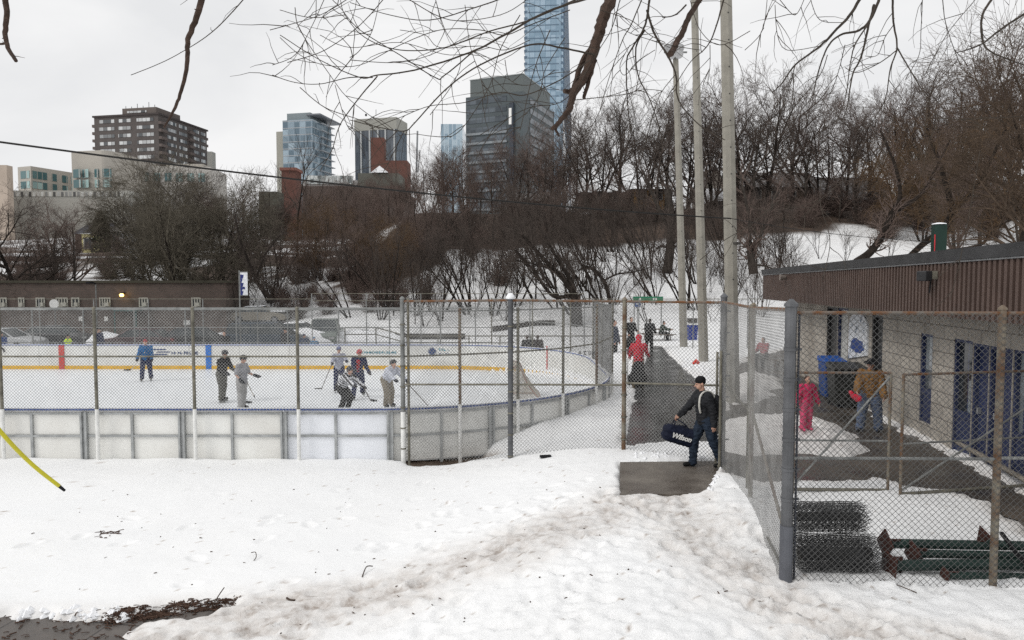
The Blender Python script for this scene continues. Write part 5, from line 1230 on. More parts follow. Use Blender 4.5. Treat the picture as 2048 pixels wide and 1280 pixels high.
e, fp, zt = tower('office_block', 'low pale beige wing stretching right from the rounded office block', 232, 420, 452, 214, 0.99, 334, mat('pale_beige', (0.45, 0.43, 0.40), 0.9, 0, 0.05, 0.2))
for k in range(7): under(e, fbox(MB(), fp, fp[2] * (0.06 + 0.12 * k), fp[2] * (0.13 + 0.12 * k), -0.12, -0.02, ZY(364, 214), ZY(347, 214)).build('window', M_teal))
under(e, fbox(MB(), fp, fp[2] * 0.1, fp[2] * 0.5, 2, 12, zt + .01, ZY(326, 214)).build('penthouse', M_bei))
e, fp, zt = tower('office_block', 'long stepped grey-beige tier with a strip of windows below the offices', -20, 255, 330, 190, 1.0, 381, M_bei3)
under(e, fbox(MB(), fp, fp[2] * 0.03, fp[2] * 0.97, -0.12, -0.02, ZY(393, 190), ZY(384, 190)).build('window', winmat('strip_glass', (0.06, 0.06, 0.06), (0.5, 0.5, 0.48), 1.1, 3, (0.35, 0.34, 0.31), 0.35, 0.3, 0.4)))
under(e, fbox(MB(), fp, 0, fp[2], -3, -0.03, 13, ZY(400, 190)).build('lower_tier', mat('lower_tier_grey', (0.27, 0.26, 0.235), 0.9)))
e, fp, zt = tower('office_block', 'blank pinkish-beige block cut by the left edge of the picture', -60, 12, 24, 180, 1.0, 330, M_bei2)
e, fp, zt = tower('office_block', 'grey stair block peeping out right of the brown apartment tower', 414, 424, 431, 300, 1.0, 303, M_bei3)
# C glass condo tower
M_cond = winmat('condo_glass', (0.10, 0.15, 0.19), (0.30, 0.38, 0.44), 2.2, 2.95, (0.22, 0.28, 0.33), 0.14, 0.12, 0.5)
e, fp, zt = tower('condo_tower', 'glass condominium tower with white balconies and an overhanging roof plate', 566, 626, 663, 300, 1.01, 238, M_cond)
wl, wr = fp[2], fp[4]
for k in range(11):
    z = zt - 0.3 - 2.95 * k; mb = MB(); fbox(mb, fp, -1.5, wl * 0.05, wr * 0.35, wr + 0.8, z - 0.28, z); fbox(mb, fp, -0.12, -0.01, 0, wr * 0.3, z - 0.3, z); fbox(mb, fp, 0.2, wl, -0.12, -0.01, z - 0.3, z); under(e, mb.build('balcony', mat('condo_slab', (0.36, 0.38, 0.40), 0.6)))
under(e, fbox(MB(), fp, wl * 0.15, wl * 0.93, 2, wr, zt + .01, ZY(222, 300)).build('penthouse', mat('condo_grey', (0.20, 0.235, 0.25), 0.5)))
under(e, fbox(MB(), fp, -3.0, wl * 0.25, 1, wr + 4, ZY(229, 300), ZY(226, 300)).build('roof_plate', mat('condo_roof', (0.16, 0.17, 0.19), 0.5)))
under(e, fbox(MB(), fp, wl + 0.02, wl + 4, 1.5, 8, 13, ZY(258, 300)).build('side_slab', mat('sand_slab', (0.33, 0.32, 0.28), 0.8)))
# D striped tower
M_strp = winmat('striped_glass', (0.06, 0.07, 0.085), (0.11, 0.125, 0.145), 1.3, 3.2, (0.10, 0.115, 0.13), 0.2, 0.2, 0.5)
e, fp, zt = tower('striped_tower', 'dark slab tower with pale vertical fins and a sand-coloured crown', 710, 793, 814, 330, 1.015, 258, M_strp)
wl, wr = fp[2], fp[4]; M_sand = mat('sand_crown', (0.31, 0.305, 0.275), 0.8, 0, 0.05, 0.2)
under(e, fbox(MB(), fp, -0.2, wl + 0.2, -0.2, wr + 0.2, zt + .01, ZY(234, 330)).build('crown_band', M_sand)); under(e, fbox(MB(), fp, 4, wl - 4, 3, wr - 3, ZY(234, 330), ZY(231, 330)).build('penthouse', M_sand))
for t in (0.03, 0.24, 0.42, 0.62, 0.83): under(e, fbox(MB(), fp, wl * t, wl * t + 0.7, -0.45, -0.01, 13, zt).build('fin', mat('pale_fin', (0.42, 0.43, 0.43), 0.7)))
under(e, MB().tube([D(752, 232, 332), D(752, 219, 332)], 0.12, 4).build('antenna', M_flash)); under(e, MB().tube([D(732, 232, 332), D(732, 228, 332)], 0.5, 6).build('vent', M_flash))
# E red brick stacks and long low building
M_rb = mat('red_brick_far', (0.125, 0.060, 0.048), 0.95, 0, 0.12, 0.5)
e, fp, zt = tower('brick_stack', 'tall plain red brick stack in front of the striped tower', 742, 768, 772, 210, 1.0, 275, M_rb); 
under(e, fbox(MB(), fp, -7, -0.02, 0, 7, 13, ZY(321, 210)).build('annex', M_rb))
e, fp, zt = tower('brick_stack', 'red brick chimney block at the left end of the low glass-roofed building', 562, 590, 602, 150, 1.0, 341, M_rb); under(e, fbox(MB(), fp, -0.3, fp[2] + 0.3, -0.3, fp[4] + 0.3, zt + .01, zt + 0.6).build('cap', mat('brick_cap', (0.2, 0.09, 0.07), 0.9)))
e, fp, zt = tower('low_building', 'long low brick building with a white glazed strip under the towers', 603, 800, 830, 165, 1.0, 372, mat('dark_redbrown', (0.085, 0.066, 0.058), 0.95, 0, 0.1, 0.5))
under(e, fbox(MB(), fp, fp[2] * 0.45, fp[2] * 1.02, 2, 10, zt + .01, ZY(358, 165)).build('roof_tier', mat('pale_roof_tier', (0.36, 0.35, 0.34), 0.9)))
under(e, fbox(MB(), fp, fp[2] * 0.5, fp[2] * 0.98, 1.8, 1.99, ZY(366, 165), ZY(349, 165)).build('window', winmat('clerestory', (0.16, 0.19, 0.19), (0.6, 0.63, 0.62), 0.9, 1.0, (0.3, 0.33, 0.33), 0.2, 0.2, 0.45)))
under(e, fbox(MB(), fp, fp[2] * 0.02, fp[2] * 0.44, 1, 10, zt + .01, ZY(345, 165)).build('roof_tier', mat('olive_roof', (0.11, 0.11, 0.095), 0.9)))
mb = MB(); A_ = [fp[0] + fp[1] * fp[2] * t for t in (0.30, 0.12)]; zz = ZY(345, 165); mb.add([(A_[0].x, A_[0].y, zz), (A_[1].x, A_[1].y, zz), (A_[1].x, A_[1].y + 9, zz), (A_[0].x, A_[0].y + 9, zz), ((A_[0].x + A_[1].x) / 2, A_[0].y + 0.0, zz + 1.6), ((A_[0].x + A_[1].x) / 2, A_[0].y + 9, zz + 1.6)], [(0, 1, 4), (3, 5, 2), (0, 4, 5, 3), (1, 2, 5, 4)]); under(e, mb.build('roof', M_snowtop))
e, fp, zt = tower('low_building', 'dark olive block with faint windows left of the brick chimney block', 516, 555, 566, 140, 1.0, 383, mat('olive_dark', (0.085, 0.085, 0.07), 0.95, 0, 0.1, 0.5))
# F, G, H
e, fp, zt = tower('glass_block', 'small pale blue glass tower half hidden by trees', 882, 925, 945, 420, 1.0, 248, winmat('pale_blue_glass', (0.24, 0.33, 0.40), (0.38, 0.47, 0.53), 2.5, 3.5, (0.42, 0.5, 0.56), 0.25, 0.15, 0.5))
M_gof = mat('grey_green_cladding', (0.068, 0.083, 0.09), 0.6, 0, 0.08, 0.1)
e, fp, zt = tower('office_tower', 'dark grey-green office tower with pale window bands and a stepped top', 932, 1046, 1108, 260, 1.035, 182, M_gof)
wl, wr = fp[2], fp[4]
under(e, fbox(MB(), fp, -0.0, wl * 0.92, 0, wr * 0.85, zt + .01, ZY(148, 260)).build('penthouse', mat('penthouse_green', (0.10, 0.115, 0.115), 0.6)))
mb = MB(); fbox(mb, fp, -0.2, wl * 0.92 + 0.2, -0.2, wr * 0.85 + .2, ZY(148, 260) + .01, ZY(147, 260) + 0.1); under(e, mb.build('parapet', mat('parapet_pale', (0.3, 0.32, 0.32), 0.6)))
M_gw = winmat('office_band_glass', (0.035, 0.045, 0.055), (0.10, 0.12, 0.14), 1.6, 3.7, (0.06, 0.07, 0.08), 0.15, 0.15, 0.5)
M_gb = mat('pale_band', (0.20, 0.22, 0.235), 0.5, 0, 0.1, 0.6)
for k in range(12):
    z1 = zt - 1.0 - 3.6 * k
    under(e, fbox(MB(), fp, wl * 0.28, wl * 0.98, -0.15, -0.02, z1 - 2.0, z1).build('window', M_gw)); under(e, fbox(MB(), fp, -0.15, -0.02, wr * 0.2, wr * 0.95, z1 - 2.0, z1).build('window', M_gw))
    if k > 2:
        under(e, fbox(MB(), fp, wl * 0.27, wl * 1.0, -0.5, -0.16, z1 - 2.9, z1 - 2.05).build('spandrel', M_gb)); under(e, fbox(MB(), fp, -0.5, -0.16, wr * 0.2, wr * 0.98, z1 - 2.9, z1 - 2.05).build('spandrel', M_gb))
under(e, fbox(MB(), fp, wl * 0.15, wl * 0.22, -0.9, -0.02, 13, zt - 4).build('fin', mat('dark_fin', (0.035, 0.045, 0.06), 0.4)))
under(e, fbox(MB(), fp, wl * 0.18, wl * 0.225, -1.0, -0.92, zt - 12, zt - 6).build('light_strip', M_white))
M_sky = winmat('skyscraper_glass', (0.20, 0.29, 0.37), (0.33, 0.43, 0.52), 3.0, 3.4, (0.16, 0.25, 0.33), 0.12, 0.12, 0.5)
e, fp, zt = tower('glass_skyscraper', 'tall pale blue glass skyscraper rising out of the top of the picture', 1050, 1126, 1142, 430, 1.005, -130, M_sky)
wl, wr = fp[2], fp[4]
for k in range(34):
    z1 = ZY(205, 430) + 3.9 * k; mb = MB(); fbox(mb, fp, wl * 0.12, wl * 0.93, -0.16, -0.02, z1, z1 + 0.4); fbox(mb, fp, wl * 0.95, wl + 0.6, -0.4, 6, z1, z1 + 1.3); fbox(mb, fp, -0.6, wl * 0.06, -0.4, wr + .5, z1, z1 + 1.3); under(e, mb.build('floor_band', mat('floor_band_blue', (0.10, 0.15, 0.21), 0.4)))
cr = empty('crane', D(833, 345, 350), 0, 'thin construction crane mast standing right of the striped tower', 'crane')
under(cr, MB().tube([D(833, 345, 350), D(835, 262, 350)], 0.45, 4).build('mast', mat('crane_grey', (0.25, 0.26, 0.27), 0.6))); under(cr, MB().tube([D(836, 345, 350), D(840, 300, 350)], 0.25, 4).build('stay', mat('crane_grey', (0.25, 0.26, 0.27), 0.6)))
# houses on the hill
M_rf = mat('snowy_shingles', (0.10, 0.09, 0.085), 0.9, 0, 0.2, 3, col2=(0.6, 0.6, 0.62), thr=(0.3, 0.45))
def house(label, x0, x1, eave, ridge, Y, m, dep=9, zb=None, wins=((0.2, 0.5), (0.6, 0.5)), gable=False, name='house', rm=None):
    X0, X1 = XY(x0, Y, eave), XY(x1, Y, eave); zb = (zg((X0 + X1) / 2, Y) - 0.5) if zb is None else zb; ze, zr = ZY(eave, Y), ZY(ridge, Y); e = empty(name, ((X0 + X1) / 2, Y, zb), 0, label, 'house')
    under(e, MB().bb(X0, X1, Y, Y + dep, zb, ze).build('wall', m)); ov = 0.35
    if gable:
        xm = (X0 + X1) / 2; under(e, MB().add([(X0, Y, ze), (X1, Y, ze), (xm, Y, zr), (X0, Y + dep, ze), (X1, Y + dep, ze), (xm, Y + dep, zr)], [(0, 1, 2), (5, 4, 3), (0, 2, 5, 3), (1, 4, 5, 2)]).build('gable', m))
        rf = MB(); t = 0.18
        for sx, xe in ((-1, X0 - ov), (1, X1 + ov)): rf.extr([(xe, Y - ov, ze - ov * (zr - ze) / (xm - X0) + 0.02), (xm, Y - ov, zr + 0.02), (xm, Y - ov, zr + t + .02), (xe, Y - ov, ze - ov * (zr - ze) / (xm - X0) + t)], (0, dep + 2 * ov, 0))
    else:
        ym = Y + dep / 2; rf = MB().add([(X0 - ov, Y - ov, ze + .01), (X1 + ov, Y - ov, ze + .01), (X1 + ov, Y + dep + ov, ze + .01), (X0 - ov, Y + dep + ov, ze + .01), (X0 - ov, ym, zr), (X1 + ov, ym, zr)], [(0, 1, 5, 4), (2, 3, 4, 5), (0, 4, 3), (1, 2, 5), (3, 2, 1, 0)])
    under(e, rf.build('roof', rm or M_rf))
    for a, b in wins:
        wx = X0 + (X1 - X0) * a; wz = zb + (ze - zb) * b; w = under(e, MB().bb(wx - 0.55, wx + 0.55, Y - 0.08, Y - 0.01, wz - 0.75, wz + 0.75).build('window', mat('house_window', (0.03, 0.035, 0.04), 0.2)))
        f = MB(); f.bb(wx - 0.68, wx - 0.56, Y - 0.1, Y - 0.005, wz - 0.85, wz + 0.85); f.bb(wx + 0.56, wx + 0.68, Y - 0.1, Y - 0.005, wz - 0.85, wz + 0.85); f.bb(wx - 0.55, wx + 0.55, Y - 0.1, Y - 0.005, wz + 0.76, wz + 0.85); f.bb(wx - 0.7, wx + 0.7, Y - 0.14, Y - 0.005, wz - 0.87, wz - 0.77)
        ff = f.build('frame', mat('house_trim', (0.4, 0.39, 0.37), 0.7)); ff.parent = w; 
    return e
HB = mat('dark_house_brick', (0.105, 0.075, 0.063), 0.95, 0, 0.15, 2); HB2 = mat('brown_house_brick', (0.14, 0.108, 0.088), 0.95, 0, 0.15, 2)
house('long dark brick house with a snowy roof patch right of the thickest pole', 1492, 1640, 375, 335, 112, HB2, 10, wins=((0.15, 0.8), (0.4, 0.8), (0.62, 0.8), (0.85, 0.8)))
house('dark brick house with white window frames behind the leaning trunk', 1650, 1790, 400, 345, 108, HB, 10, wins=((0.45, 0.85), (0.45, 0.45), (0.75, 0.7)))
house('pale gabled house between the two thicker poles', 1410, 1450, 372, 333, 114, mat('pale_siding', (0.42, 0.38, 0.33), 0.8), 8, gable=True, wins=((0.6, 0.8),))
house('small dark house with a snow-covered roof between the poles', 1425, 1460, 402, 372, 108, HB, 6, wins=((0.5, 0.8),), rm=M_snowtop)
house('ochre yellow house behind the stout trunk near the farthest pole', 1268, 1338, 378, 372, 110, mat('ochre_render', (0.42, 0.24, 0.07), 0.9, 0, 0.15, 1), 8, wins=((0.25, 0.8), (0.7, 0.8)))
house('dark flat-topped house left of the ochre house', 1165, 1262, 385, 380, 110, HB, 8, wins=((0.3, 0.85), (0.7, 0.85)))
house('dark house under the grey office tower', 1020, 1120, 402, 380, 108, HB, 8, wins=((0.3, 0.85), (0.7, 0.85)))
house('dark brown house at the top right behind the tawny twigs', 1850, 2080, 405, 350, 108, HB, 10, wins=((0.2, 0.85), (0.4, 0.85), (0.7, 0.85)))
house('cream yellow house with snow along its lean-to roof', 163, 200, 468, 463, 106, mat('cream_render', (0.52, 0.47, 0.24), 0.85, 0, 0.1, 1), 7, wins=((0.35, 0.6),), rm=M_snowtop)
house('small white and grey house right of the evergreen', 222, 250, 465, 440, 106, mat('grey_siding', (0.40, 0.41, 0.42), 0.8), 7, wins=((0.35, 0.45), (0.35, 0.85)))
house('dark slate-roofed building behind the cream house', 150, 240, 468, 442, 116, HB, 9, wins=(), rm=mat('slate', (0.05, 0.05, 0.06), 0.9))
# snowy garden walls
M_wallg = mat('dark_wall', (0.06, 0.045, 0.04), 0.95, 0, 0.2, 1)
def gwall(label, px0, px1, py, Y, h, cat='wall'):
    X0, X1 = XY(px0, Y, py), XY(px1, Y, py); z1 = ZY(py, Y); e = empty('garden_wall', ((X0 + X1) / 2, Y, z1 - h), 0, label, cat)
    under(e, MB().bb(X0, X1, Y, Y + 0.4, z1 - h - 1.5, z1 - 0.3).build('wall_body', M_wallg)); under(e, MB().bb(X0, X1, Y - 0.1, Y + 0.6, z1 - 0.296, z1).build('snow_cap', M_snowtop))
gwall('dark garden wall with a cap of snow below the cream house', -60, 130, 508, 92, 2.4); gwall('dark wall with broken snow cap right below the evergreen', 150, 275, 513, 90, 2.6)
gwall('long dark wall with snow on top left of the farthest pole', 1160, 1262, 424, 101, 2.0)
# brick building beyond the car park
M_brk = blockmat('brown_brick', (0.095, 0.068, 0.056), (0.115, 0.08, 0.066), (0.09, 0.08, 0.07), 0.4, 0.14, dirt=(0.03, 0.025, 0.02), damt=0.6)
YB = 56.0; bb_ = empty('brick_building', (-27, YB, -0.5), 0, 'long low brown brick building with white-framed windows beyond the car park', 'building')
X0, X1 = XY(-140, YB, 600), XY(452, YB, 600)
under(bb_, MB().bb(X0, X1, YB, YB + 5, -0.7, ZY(566, YB)).build('wall', M_brk)); under(bb_, MB().bb(X0 - 0.2, X1 + 0.2, YB - 0.15, YB + 5.2, ZY(566, YB) + .004, ZY(561, YB)).build('coping', mat('mossy_coping', (0.06, 0.055, 0.04), 0.9)))
for px, w in ((8, 12), (44, 10), (82, 16), (125, 22), (152, 14), (211, 20), (288, 16), (393, 16)):
    x = XY(px, YB, 605); z = ZY(605, YB); hw = w / 2 * YB / F; wn_ = under(bb_, MB().bb(x - hw, x + hw, YB - 0.05, YB - 0.01, z - 0.32, z + 0.36).build('window', mat('house_window', (0.03, 0.035, 0.04), 0.2)))
    f = MB(); n_ = max(2, int(w / 5))
    for i in range(n_ + 1): xx = x - hw + 2 * hw * i / n_; f.bb(xx - 0.045, xx + 0.045, YB - 0.1, YB - 0.052, z - 0.36, z + 0.4)
    f.bb(x - hw, x + hw, YB - 0.095, YB - 0.053, z + 0.33, z + 0.4); f.bb(x - hw, x + hw, YB - 0.094, YB - 0.053, z - 0.36, z - 0.3); f.bb(x, x + hw, YB - 0.3, YB - 0.11, z - 0.3, z + 0.0)
    ff = f.build('frame', mat('window_cream', (0.42, 0.41, 0.36), 0.7)); ff.parent = wn_
for px in (162, 213):
    x = XY(px, YB, 637); under(bb_, MB().bb(x - 0.15, x + 0.15, YB - 0.07, YB - 0.01, ZY(642, YB), ZY(633, YB)).build('notice', M_white))
# lit wall lamp
lx_ = XY(244, YB - 0.4, 590); lmp = empty('wall_lamp', (lx_, YB - 0.3, ZY(590, YB)), 0, 'glowing yellow wall lamp on the brown brick building', 'lamp')
m, nt, b = newmat('lamp_glow'); b.inputs['Base Color'].default_value = (1, 0.7, 0.2, 1); b.inputs['Emission Color'].default_value = (1, 0.62, 0.12, 1); b.inputs['Emission Strength'].default_value = 9
under(lmp, MB().tube([(lx_, YB - 0.45, ZY(593, YB)), (lx_, YB - 0.45, ZY(590, YB)), (lx_, YB - 0.45, ZY(587, YB))], [0.10, 0.17, 0.08], 12).build('bulb', m, smooth=True)); under(lmp, MB().box((lx_, YB - 0.2, ZY(586, YB)), (0.14, 0.36, 0.1)).build('bracket', M_black))
def sign_post(label, px, py0, py1, Y, kind, cat='sign', name='sign_post'):
    x = XY(px, Y, 620); zb = zg(x, Y) if Y < 40 or Y > 55 else -0.54; e = empty(name, (x, Y, zb), 0, label, cat); zt = ZY(py0, Y)
    under(e, MB().tube([(x, Y, zb - 0.1), (x, Y, zt)], 0.045, 8).build('pole', M_galv))
    return e, x, zt
e, x, zt = sign_post('round white sign on a thin post in front of the brick building', 110, 598, 0, 53, 0); under(e, MB().tube([(x, 52.93, zt - 0.38), (x, 52.9, zt - 0.38)], 0.36, 18).build('disc', M_white))
e, x, zt = sign_post('small white rounded sign on a post behind the car park', 374, 640, 0, 53, 0); under(e, MB().box((x, 52.92, zt - 0.2), (0.5, 0.03, 0.36)).build('panel', M_white, bevel=0.01))
e, x, zt = sign_post('dark street lamp post in front of the brick building', 193, 568, 0, 52, 0, 'street lamp', 'street_lamp'); under(e, MB().tube([(x, 52, zt), (x, 51.5, zt + 0.15)], [0.06, 0.05], 8).build('arm', M_black)); under(e, MB().box((x, 51.3, zt + 0.1), (0.3, 0.6, 0.14)).build('lamp_head', M_black, bevel=0.03))
e, x, zt = sign_post('tall pole carrying a blue and white banner beyond the far boards', 480, 541, 0, 42, 0, 'banner', 'banner_pole')
bx = x + 0.28; under(e, MB().bb(x + 0.06, x + 0.5, 41.97, 42.0, ZY(590, 42), ZY(545, 42)).build('banner', mat('banner_white', (0.7, 0.71, 0.74), 0.7)))
mb = MB(); rr = random.Random(2)
for i in range(5): z = ZY(549 + 8.2 * i, 42); mb.extr([(x + 0.07, 41.966, z), (x + 0.2 + 0.08 * rr.random(), 41.966, z - 0.02), (x + 0.13 + 0.1 * rr.random(), 41.966, z - 0.24), (x + 0.07, 41.966, z - 0.26)], (0, -0.006, 0))
mb.extr([(x + 0.28 + 0.07 * math.cos(t), 41.966, ZY(576, 42) + 0.09 * math.sin(t)) for t in [k * math.pi / 4 for k in range(8)]], (0, -0.006, 0))
under(e, mb.build('banner_pattern', mat('banner_blue', (0.02, 0.03, 0.16), 0.6)))
for z in (ZY(545, 42) + 0.03, ZY(590, 42) - 0.03): under(e, MB().tube([(x, 41.98, z), (x + 0.52, 41.98, z)], 0.02, 6).build('bracket', M_galv))
tt = empty('teal_cabinet', (XY(248, 54.5, 640), 54.5, -0.54), 0, 'faded teal door canopy standing against the brick building below the lamp', 'canopy'); x = tt.location.x
under(tt, MB().bb(x - 0.9, x + 0.9, 54.6, 55.9, ZY(622, 55), ZY(619, 55)).build('roof', mat('teal_paint', (0.06, 0.15, 0.14), 0.6)))
for dx in (-0.85, 0.85): under(tt, MB().tube([(x + dx, 54.7, -0.6), (x + dx, 54.7, ZY(622, 55))], 0.05, 6).build('post', mat('teal_paint', (0.06, 0.15, 0.14), 0.6)))

# ================================================================== CARS
M_tyre = mat('tyre', (0.015, 0.015, 0.016), 0.8); M_rim = mat('rim', (0.3, 0.3, 0.31), 0.35, 0.6); M_cglass = mat('car_glass', (0.03, 0.04, 0.045), 0.1, 0, 0.2, 2, spec=0.6)
def car(label, x, y, rz, paint, kind='sedan', snow=False, group='cars parked beyond the rink'):
    prof = {'sedan': dict(L=4.6, W=1.78, body=[(-2.3, .45), (-2.28, .78), (-1.9, .92), (-1.15, .97), (1.2, .93), (2.0, .82), (2.28, .66), (2.3, .4)], cab=[(-1.75, .93), (-1.05, 1.38), (0.35, 1.42), (1.15, .92)]),
            'van': dict(L=4.9, W=1.95, body=[(-2.4, .45), (-2.42, 1.0), (-2.3, 1.1), (1.35, 1.08), (2.1, .92), (2.42, .75), (2.45, .4)], cab=[(-2.3, 1.08), (-2.05, 1.72), (0.55, 1.76), (1.6, 1.04)]),
            'pickup': dict(L=5.4, W=1.95, body=[(-2.7, .55), (-2.7, 1.05), (-0.4, 1.08), (1.2, 1.08), (2.5, 1.0), (2.68, .8), (2.7, .5)], cab=[(-0.5, 1.05), (-0.35, 1.78), (0.8, 1.8), (1.4, 1.06)])}[kind]
    e = empty({'sedan': 'parked_car', 'van': 'parked_van', 'pickup': 'parked_pickup'}[kind], (x, y, -0.54), rz, label, {'sedan': 'car', 'van': 'van', 'pickup': 'pickup truck'}[kind], group)
    W = prof['W']; B = prof['body']; n = len(B); mb = MB()
    xr = lambda z: 1.0 if z < 0.8 else 0.96
    ring = [(p[0], p[1]) for p in B] + [(B[-1][0] - 0.1, 0.28), (B[0][0] + 0.1, 0.28)]; N = len(ring); vs = []; secs = [(-W / 2, 0.94), (-W / 2 * 0.97, 1.0), (W / 2 * 0.97, 1.0), (W / 2, 0.94)]
    for yy, k in secs: vs += [(a * (1 if k == 1 else 0.985), yy, 0.3 + (b - 0.3) * (1 if k == 1 else 0.93)) for a, b in ring]
    fs = [tuple(range(N)), tuple(reversed(range(3 * N, 4 * N)))]
    for s in range(3):
        for i in range(N): j = (i + 1) % N; fs.append((s * N + i, (s + 1) * N + i, (s + 1) * N + j, s * N + j))
    mb.add(vs, fs); mb.build('body', paint, e, smooth=False, bevel=0.04)
    Cb = prof['cab']; mb = MB(); w0, w1 = W / 2 * 0.95, W / 2 * 0.78
    vs = [(a, -(w0 if i in (0, 3) else w1), b) for i, (a, b) in enumerate(Cb)] + [(a, (w0 if i in (0, 3) else w1), b) for i, (a, b) in enumerate(Cb)]
    mb.add(vs, [(0, 1, 2, 3), (7, 6, 5, 4), (0, 4, 5, 1), (1, 5, 6, 2), (2, 6, 7, 3)]); mb.build('windows', M_cglass, e)
    rf = MB(); a, b = Cb[1], Cb[2]; rf.add([(a[0] - .02, -w1 - .02, a[1]), (b[0] + .02, -w1 - .02, b[1]), (b[0] + .02, w1 + .02, b[1]), (a[0] - .02, w1 + .02, a[1]), (a[0] + .1, -w1 + .06, a[1] + .05), (b[0] - .1, -w1 + .06, b[1] + .05), (b[0] - .1, w1 - .06, b[1] + .05), (a[0] + .1, w1 - .06, a[1] + .05)], [(0, 1, 5, 4), (1, 2, 6, 5), (2, 3, 7, 6), (3, 0, 4, 7), (4, 5, 6, 7), (3, 2, 1, 0)])
    rf.build('roof', M_snowtop if snow else paint, e)
    pl = MB()
    for sy in (-1, 1):
        for (p, q) in ((Cb[0], Cb[1]), (Cb[2], Cb[3])): pl.tube([(p[0], sy * (w0 if p in (Cb[0], Cb[3]) else w1), p[1]), (q[0], sy * (w0 if q in (Cb[0], Cb[3]) else w1), q[1])], 0.035, 6)
        mx = (Cb[1][0] + Cb[2][0]) / 2; pl.tube([(mx, sy * w0, Cb[0][1]), (mx, sy * w1, Cb[1][1] + .02)], 0.035, 6)
    pl.build('pillar', paint, e)
    for sx in (-1, 1):
        for sy in (-1, 1):
            cx = sx * prof['L'] * 0.31; w = MB().tube([(cx, sy * (W / 2 - 0.12), 0.31), (cx, sy * (W / 2 + 0.02), 0.31)], 0.31, 16).build('wheel', M_tyre, e); MB().tube([(cx, sy * (W / 2 + 0.021), 0.31), (cx, sy * (W / 2 + 0.03), 0.31)], 0.19, 12).build('rim', M_rim, w)
    for sy in (-1, 1):
        MB().box((prof['L'] / 2 - 0.05, sy * W * 0.34, 0.68), (0.1, 0.34, 0.14)).build('headlight', mat('headlight', (0.5, 0.5, 0.5), 0.15), e); MB().box((-prof['L'] / 2 + 0.03, sy * W * 0.37, 0.76), (0.08, 0.26, 0.16)).build('tail_light', mat('tail_light', (0.3, 0.01, 0.01), 0.3), e)
    if snow: 
        h = MB(); zt = prof['body'][-4][1]; h.box((prof['L'] * 0.34, 0, zt + 0.06), (1.2, W * 0.8, 0.14)); h.build('hood_snow', M_snowtop, e, bevel=0.05)
    return e
P_ = lambda n, c, r=0.3: mat('paint_' + n, c, r, 0.2, 0.05, 1, spec=0.5)
YC = 43.0
def cx_(px, Y): return XY(px, Y, 680)
car('silver car with pale bonnet at the left edge of the car park', cx_(5, YC), YC, 0.05, P_('silver', (0.55, 0.56, 0.57)))
car('dark grey car parked between the silver car and the hi-vis worker', cx_(112, 46), 46, 0.0, P_('dkgrey', (0.06, 0.06, 0.065)))
car('dark maroon rounded car behind the player in blue', cx_(282, YC), YC, math.pi, P_('maroon', (0.06, 0.025, 0.03)))
car('black car with snow on its bonnet left of the blue line mark', cx_(392, 44), 44, 0.08, P_('black', (0.03, 0.032, 0.036)))
car('dark blue-grey minivan parked behind the player in black', cx_(535, 43.5), 43.5, 0.0, P_('bluegrey', (0.035, 0.055, 0.08)), 'van')
car('pale green-grey pickup truck facing the rink', cx_(652, 47.5), 47.5, -math.pi / 2 + 0.15, P_('greengrey', (0.19, 0.22, 0.20)), 'pickup', False)
car('snow-covered car standing between the minivan and the pickup', cx_(600, 50), 50, 0.2, P_('greysnow', (0.2, 0.2, 0.21)), 'sedan', True)
car('beige car with snow on its roof parked up the bank behind the minivan', cx_(520, 58), 58, 0.1, P_('beige', (0.3, 0.27, 0.22)), 'sedan', True).location.z = ZY(646, 58)
car('second snow-topped car at the back, right of the banner pole', cx_(478, 61), 61, 0.1, P_('grey2', (0.18, 0.18, 0.19)), 'sedan', True).location.z = ZY(640, 61)
# shovelled snow heaps between the cars
def heap(label, px, py, w, h, Y, seed):
    r = random.Random(seed); X = XY(px, Y, py); Y = max(Y, 45.4); X = XY(px, Y, py); W = w * 2.4 * Y / F; H = ZY(py + 3, Y) + 0.54; nn_ = 18; vs = []; fs = []
    for j in range(6):
        t = j / 5
        for i in range(nn_): a = 2 * math.pi * i / nn_; rr = math.sqrt(max(0, 1 - t * t)) * W / 2 * r.uniform(0.9, 1.1); vs.append((X + rr * math.cos(a), Y + rr * 0.5 * math.sin(a), -0.58 + H * t * (1 + 0.06 * math.sin(a * 2 + seed))))
    for j in range(5):
        for i in range(nn_): fs.append((j * nn_ + i, j * nn_ + (i + 1) % nn_, (j + 1) * nn_ + (i + 1) % nn_, (j + 1) * nn_ + i))
    tag(MB().add(vs, fs).build('snow_heap', M_snowtop, smooth=True), label, 'snow heap', 'snow heaps between the parked cars')
heap('snow heap between the navy person and the maroon car', 212, 660, 34, 0, 41.5, 1); heap('snow heap between the maroon car and the black car', 338, 666, 44, 0, 41.8, 2)
heap('snow heap between the black car and the minivan', 450, 661, 66, 0, 42.0, 3); heap('wide snow heap between the minivan and the pickup truck', 612, 651, 62, 0, 45.6, 4)
heap('long snow heap right of the pickup truck', 715, 655, 90, 0, 48, 5)
# park railing across the snow behind the goal
pr = empty('park_railing', (-5, 45, -0.4), 0, 'low pipe railing crossing the snow behind the far rink corner', 'railing')
xr0 = [XY(p, 45, 680) for p in range(690, 1260, 62)]
for x in xr0: under(pr, post_(None, x, 45, -0.7, ZY(655, 45) if x < -7 else ZY(672, 45), 0.04, M_galvd, False))
for a, b in zip(xr0[:-1], xr0[1:]):
    za = ZY(655, 45) if a < -7 else ZY(672, 45); zb2 = ZY(655, 45) if b < -7 else ZY(672, 45); under(pr, rail_(None, (a, 45, za), (b, 45, zb2), 0.04, M_galvd)); under(pr, rail_(None, (a, 45, za - 0.45), (b, 45, zb2 - 0.45), 0.035, M_galvd))
